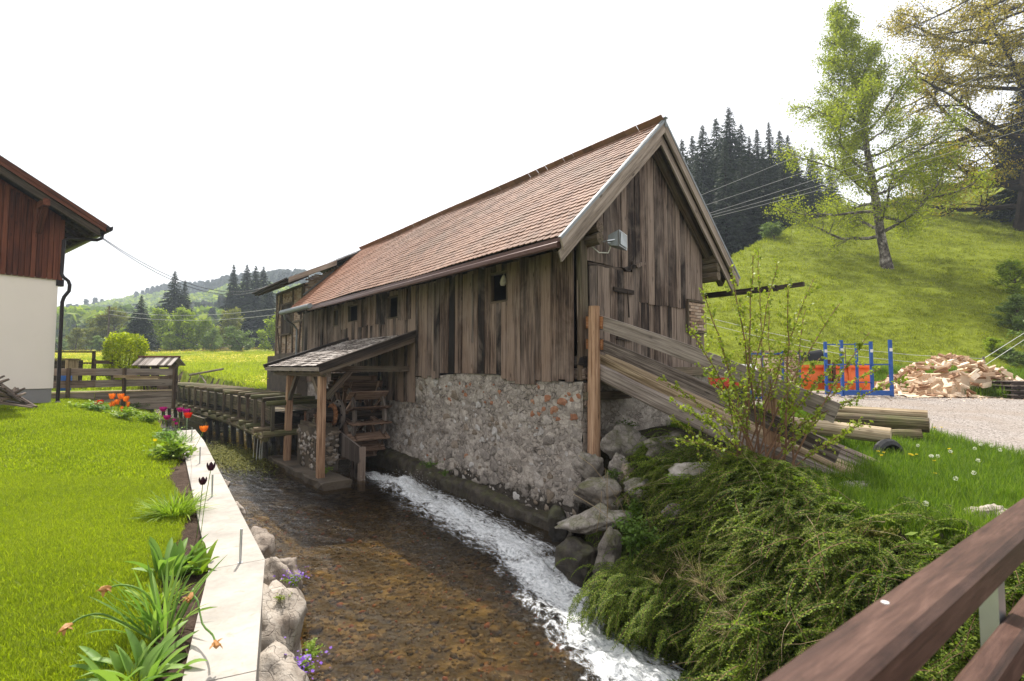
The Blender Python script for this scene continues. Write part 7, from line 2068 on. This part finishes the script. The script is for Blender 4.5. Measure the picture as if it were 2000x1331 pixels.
def tulip(label, foot, head, r, h, col, group=None, opn=.2, ruff=0.0, n=6, nm='tulip'):
    t = thing(nm, label, nm, foot, group=group)
    m = MB(); m.tube([foot, foot.lerp(head, .5) + Vector((R.gauss(0, .01), R.gauss(0, .01), 0)), head], .0035, 6); part('stalk', m, LF['tulipleaf'], t)
    m = MB(); tulip_head(m, head + Vector((0, 0, h * .3)), r, h, n, opn, ruff); part('flower', m, LF[col], t, smooth=True)
    return t
def ft(x, y, d):   # flower head placed at a distance, foot on the bed below
    h = at(x, y, d); return h
for (hx_, hy_, d, fx, fy, col, r, h, lab) in ((412, 916, 4.9, 392, 1040, 'black_tulip', .036, .075, 'upper dark purple tulip standing before the concrete wall'), (396, 944, 4.8, 384, 1045, 'black_tulip', .033, .068, 'lower dark purple tulip left of the taller one'),
                                             (319, 802, 10.5, 320, 850, 'magenta', .06, .09, 'magenta tulip at the far end of the flower bed, leftmost'), (326, 818, 10.2, 325, 860, 'magenta', .055, .08, 'magenta tulip just below the leftmost one'), (352, 803, 10.2, 350, 850, 'magenta', .055, .08, 'magenta tulip left of the red one'), (364, 806, 10.0, 362, 850, 'magenta', .06, .09, 'magenta tulip directly above the red one'),
                                             (367, 814, 9.6, 360, 870, 'red', .06, .09, 'red open tulip near the end of the concrete wall'), (340, 822, 9.9, 340, 860, 'magenta', .025, .04, 'small magenta bud above the low leaves'), (344, 829, 9.6, 343, 862, 'magenta', .025, .04, 'smallest magenta bud above the leafy clump'),
                                             (398, 841, 7.9, 370, 880, 'orange', .05, .085, 'shaggy orange tulip leaning out over the concrete wall'), (303, 861, 9.0, 300, 885, 'yellow', .03, .04, 'small yellow flower at the edge of the leafy clump')):
    hd = at(hx_, hy_, d); f0 = gpos(fx, fy + 6); tulip(lab, f0, hd, r, h, col, opn=.35 if col in ('red', 'orange', 'magenta') else .15, ruff=.1 if col in ('orange', 'red', 'magenta') else 0, n=12 if col in ('orange', 'red', 'magenta') else 6)
OT = thing('orange_tulips', 'clump of orange tulips at the far end of the lawn', 'tulips', gpos(240, 815))
for k, (x, y, r) in enumerate(((219, 774, .09), (236, 774, .09), (246, 779, .09), (230, 785, .07), (222, 788, .07), (250, 790, .05), (238, 799, .04), (216, 792, .05))):
    c = at(x, y, 16.6); r *= .85; m = MB(); tulip_head(m, c, r, .17, 10, .4, .12); part('flower', m, LF['orange'], OT); m = MB(); m.tube([c, Vector((c.x + R.gauss(0, .05), c.y, float(gz(c.x, c.y))))], .008, 5); part('stalk', m, LF['tulipleaf'], OT)
OT2 = thing('orange_tulips', 'smaller clump of orange tulips left of the big one', 'tulips', gpos(195, 805))
for k, (x, y, r) in enumerate(((192, 788, .08), (196, 786, .07), (189, 790, .06))):
    c = at(x, y, 16.0); m = MB(); tulip_head(m, c, r, .15, 10, .4, .12); part('flower', m, LF['red'], OT2); m = MB(); m.tube([c, Vector((c.x, c.y, float(gz(c.x, c.y))))], .008, 5); part('stalk', m, LF['tulipleaf'], OT2)
for (x, y, rx, h, n_, s, mt, lab, nst) in ((240, 822, .45, .42, 420, .05, 'herb', 'leafy green plants below the big clump of orange tulips', 20), (190, 806, .45, .34, 360, .05, 'tulipleaf', 'leafy plants below the small clump of orange tulips', 16), (160, 800, .4, .25, 200, .05, 'herb', 'low leafy plants nearest the downpipe', 12),
                                       (285, 828, .55, .38, 700, .04, 'herb', 'light green bushy perennials between the orange and magenta tulips', 24), (265, 800, .6, .3, 420, .045, 'nettle', 'dark leafy perennials by the timber wall', 20), (330, 860, .4, .3, 420, .035, 'tulipleaf', 'narrow leaved plants around the magenta tulips', 20)):
    leafy('bed_perennial', lab, 'perennial', gpos(x, y), rx, rx * .8, h, n_, s, LF[mt], .45, nst)
leafy('bed_perennial', 'rounded clump of broad scalloped leaves beside the concrete wall', 'perennial', gpos(334, 900), .42, .38, .38, 620, .045, LF['herb'], .85, 26)
leaf_clump('grassy_clump', 'bushy clump of narrow leaves in the middle of the flower bed', gpos(342, 1010), 260, .4, .014, .75, .9, LF['herb'], False, .2, 'perennial', seed=3)
leaf_clump('grassy_clump', 'spiky leaves around the magenta tulips', gpos(345, 868), 80, .34, .022, .6, .6, LF['tulipleaf'], False, .3, 'perennial', seed=4)
leaf_clump('bulb_leaves', 'clump of broad blue green tulip leaves in the bare soil', gpos(330, 1125), 26, .38, .075, .75, .45, LF['tulipleaf'], True, .13, 'bulb leaves', .28, 5)
leaf_clump('bulb_leaves', 'bright broad leaves touching the concrete wall', gpos(392, 1118), 15, .27, .055, .8, .8, LF['herb'], True, .09, 'bulb leaves', .28, 6)
leaf_clump('daffodil_leaves', 'tall upright narrow daffodil leaves in the foreground', gpos(318, 1240), 46, .52, .022, .5, .55, LF['tulipleaf'], True, .15, 'daffodil leaves', .2, 7)
leaf_clump('bulb_leaves', 'broad leaves at the bottom edge of the flower bed', gpos(262, 1335), 34, .3, .06, .95, .7, LF['tulipleaf'], True, .22, 'bulb leaves', .25, 8)
leaf_clump('fern_clump', 'small fern behind the daffodil leaves', gpos(315, 1180), 60, .22, .02, .9, .8, LF['herb'], False, .12, 'fern', seed=9)
for k, (pts, lab) in enumerate(((((318, 1240), (296, 1175), (270, 1150), (235, 1143), (208, 1150)), 'withered daffodil arching to the left above the tall leaves'),
                                (((310, 1260), (250, 1222), (200, 1200), (160, 1206), (132, 1224)), 'withered daffodil bent lowest over the lawn'),
                                (((345, 1230), (380, 1165), (395, 1218), (415, 1240), (421, 1258)), 'withered daffodil hanging over the concrete wall'),
                                (((335, 1230), (355, 1190), (372, 1165), (378, 1150), (372, 1165)), 'withered daffodil head between the leaf clumps'))):
    d = [3.35, 3.35, 3.3, 3.25, 3.15] if k < 2 else ([3.4, 3.5, 3.35, 3.2, 3.05] if k == 2 else [3.5, 3.55, 3.6, 3.6, 3.55])
    P3 = [at(x, y, d[i]) for i, (x, y) in enumerate(pts)]
    P3[0] = gpos(*pts[0])
    t = thing('withered_daffodil', lab, 'daffodil', P3[0])
    sm_ = []
    for i in range(len(P3) - 1):
        for q in range(3):
            a = P3[max(i-1, 0)]; b_ = P3[i]; c = P3[i+1]; e = P3[min(i+2, len(P3)-1)]; u_ = q / 3
            sm_.append(.5 * ((2 * b_) + (c - a) * u_ + (2 * a - 5 * b_ + 4 * c - e) * u_ ** 2 + (3 * b_ - a - 3 * c + e) * u_ ** 3))
    m = MB(); m.tube(sm_, [.006] * len(sm_), 6); part('stalk', m, LF['tulipleaf'], t)
    e = P3[-1]; dd_ = (sm_[-1] - sm_[-3]).normalized(); m = MB(); m.tube([e - dd_ * .03, e, e + dd_ * .03, e + dd_ * .05], [.007, .018, .016, .005], 7, jit=.3)
    for q in range(5):
        V, F, _ = strap(e + dd_ * .02, R.uniform(0, 6.28), .05, .018, R.uniform(.8, 2.2), 1.0, 4); m.add(V, F)
    part('withered_head', m, LF['withered'], t)
for (x, y, z, n_, lab) in ((572, 1140, .45, 90, 'purple aubrieta cushion on the boulder below the garden wall'), (585, 1318, .35, 120, 'purple aubrieta at the bottom edge below the garden wall'), (545, 1310, .45, 40, 'few purple blooms left of the aubrieta at the bottom edge')):
    p = onz_(x, y, z); t = leafy('aubrieta', lab, 'aubrieta', p, .14, .12, .1, 260, .011, LF['herb'])
    Pq = [(p.x + R.gauss(0, .09), p.y + R.gauss(0, .08), p.z + .09 + R.gauss(0, .03)) for _ in range(n_)]; V, F = leaves(Pq, .014, .9, up=.8); part('blossoms', np_mesh('blossoms', V - np.array(p), F, LF['purple']), None, t)
leafy('sedum', 'yellow green cushion plants between the boulders at the waterline', 'sedum', onz_(600, 1290, .1), .12, .35, .12, 420, .014, LF['herb'])
leafy('sedum', 'yellow flowered cushion on the boulder beside the aubrieta', 'sedum', onz_(556, 1170, .5), .1, .12, .07, 160, .012, LF['lime'])

# ================================================================== AIR
def haze_box():
    m = MB(); m.box(-750, 560, -60, 640, -2, 135)
    me = m.mesh('haze', [], Z0)
    hm = bpy.data.materials.new('haze'); hm.use_nodes = True; t = hm.node_tree; t.nodes.clear()
    o = t.nodes.new('ShaderNodeOutputMaterial'); v = t.nodes.new('ShaderNodeVolumePrincipled')
    v.inputs['Color'].default_value = (.74, .84, .97, 1); v.inputs['Density'].default_value = .00065; v.inputs['Anisotropy'].default_value = .3
    t.links.new(v.outputs[0], o.inputs['Volume'])
    me.materials.append(hm)
    ob = bpy.data.objects.new('haze', me); C.objects.link(ob); ob['kind'] = 'stuff'
haze_box()
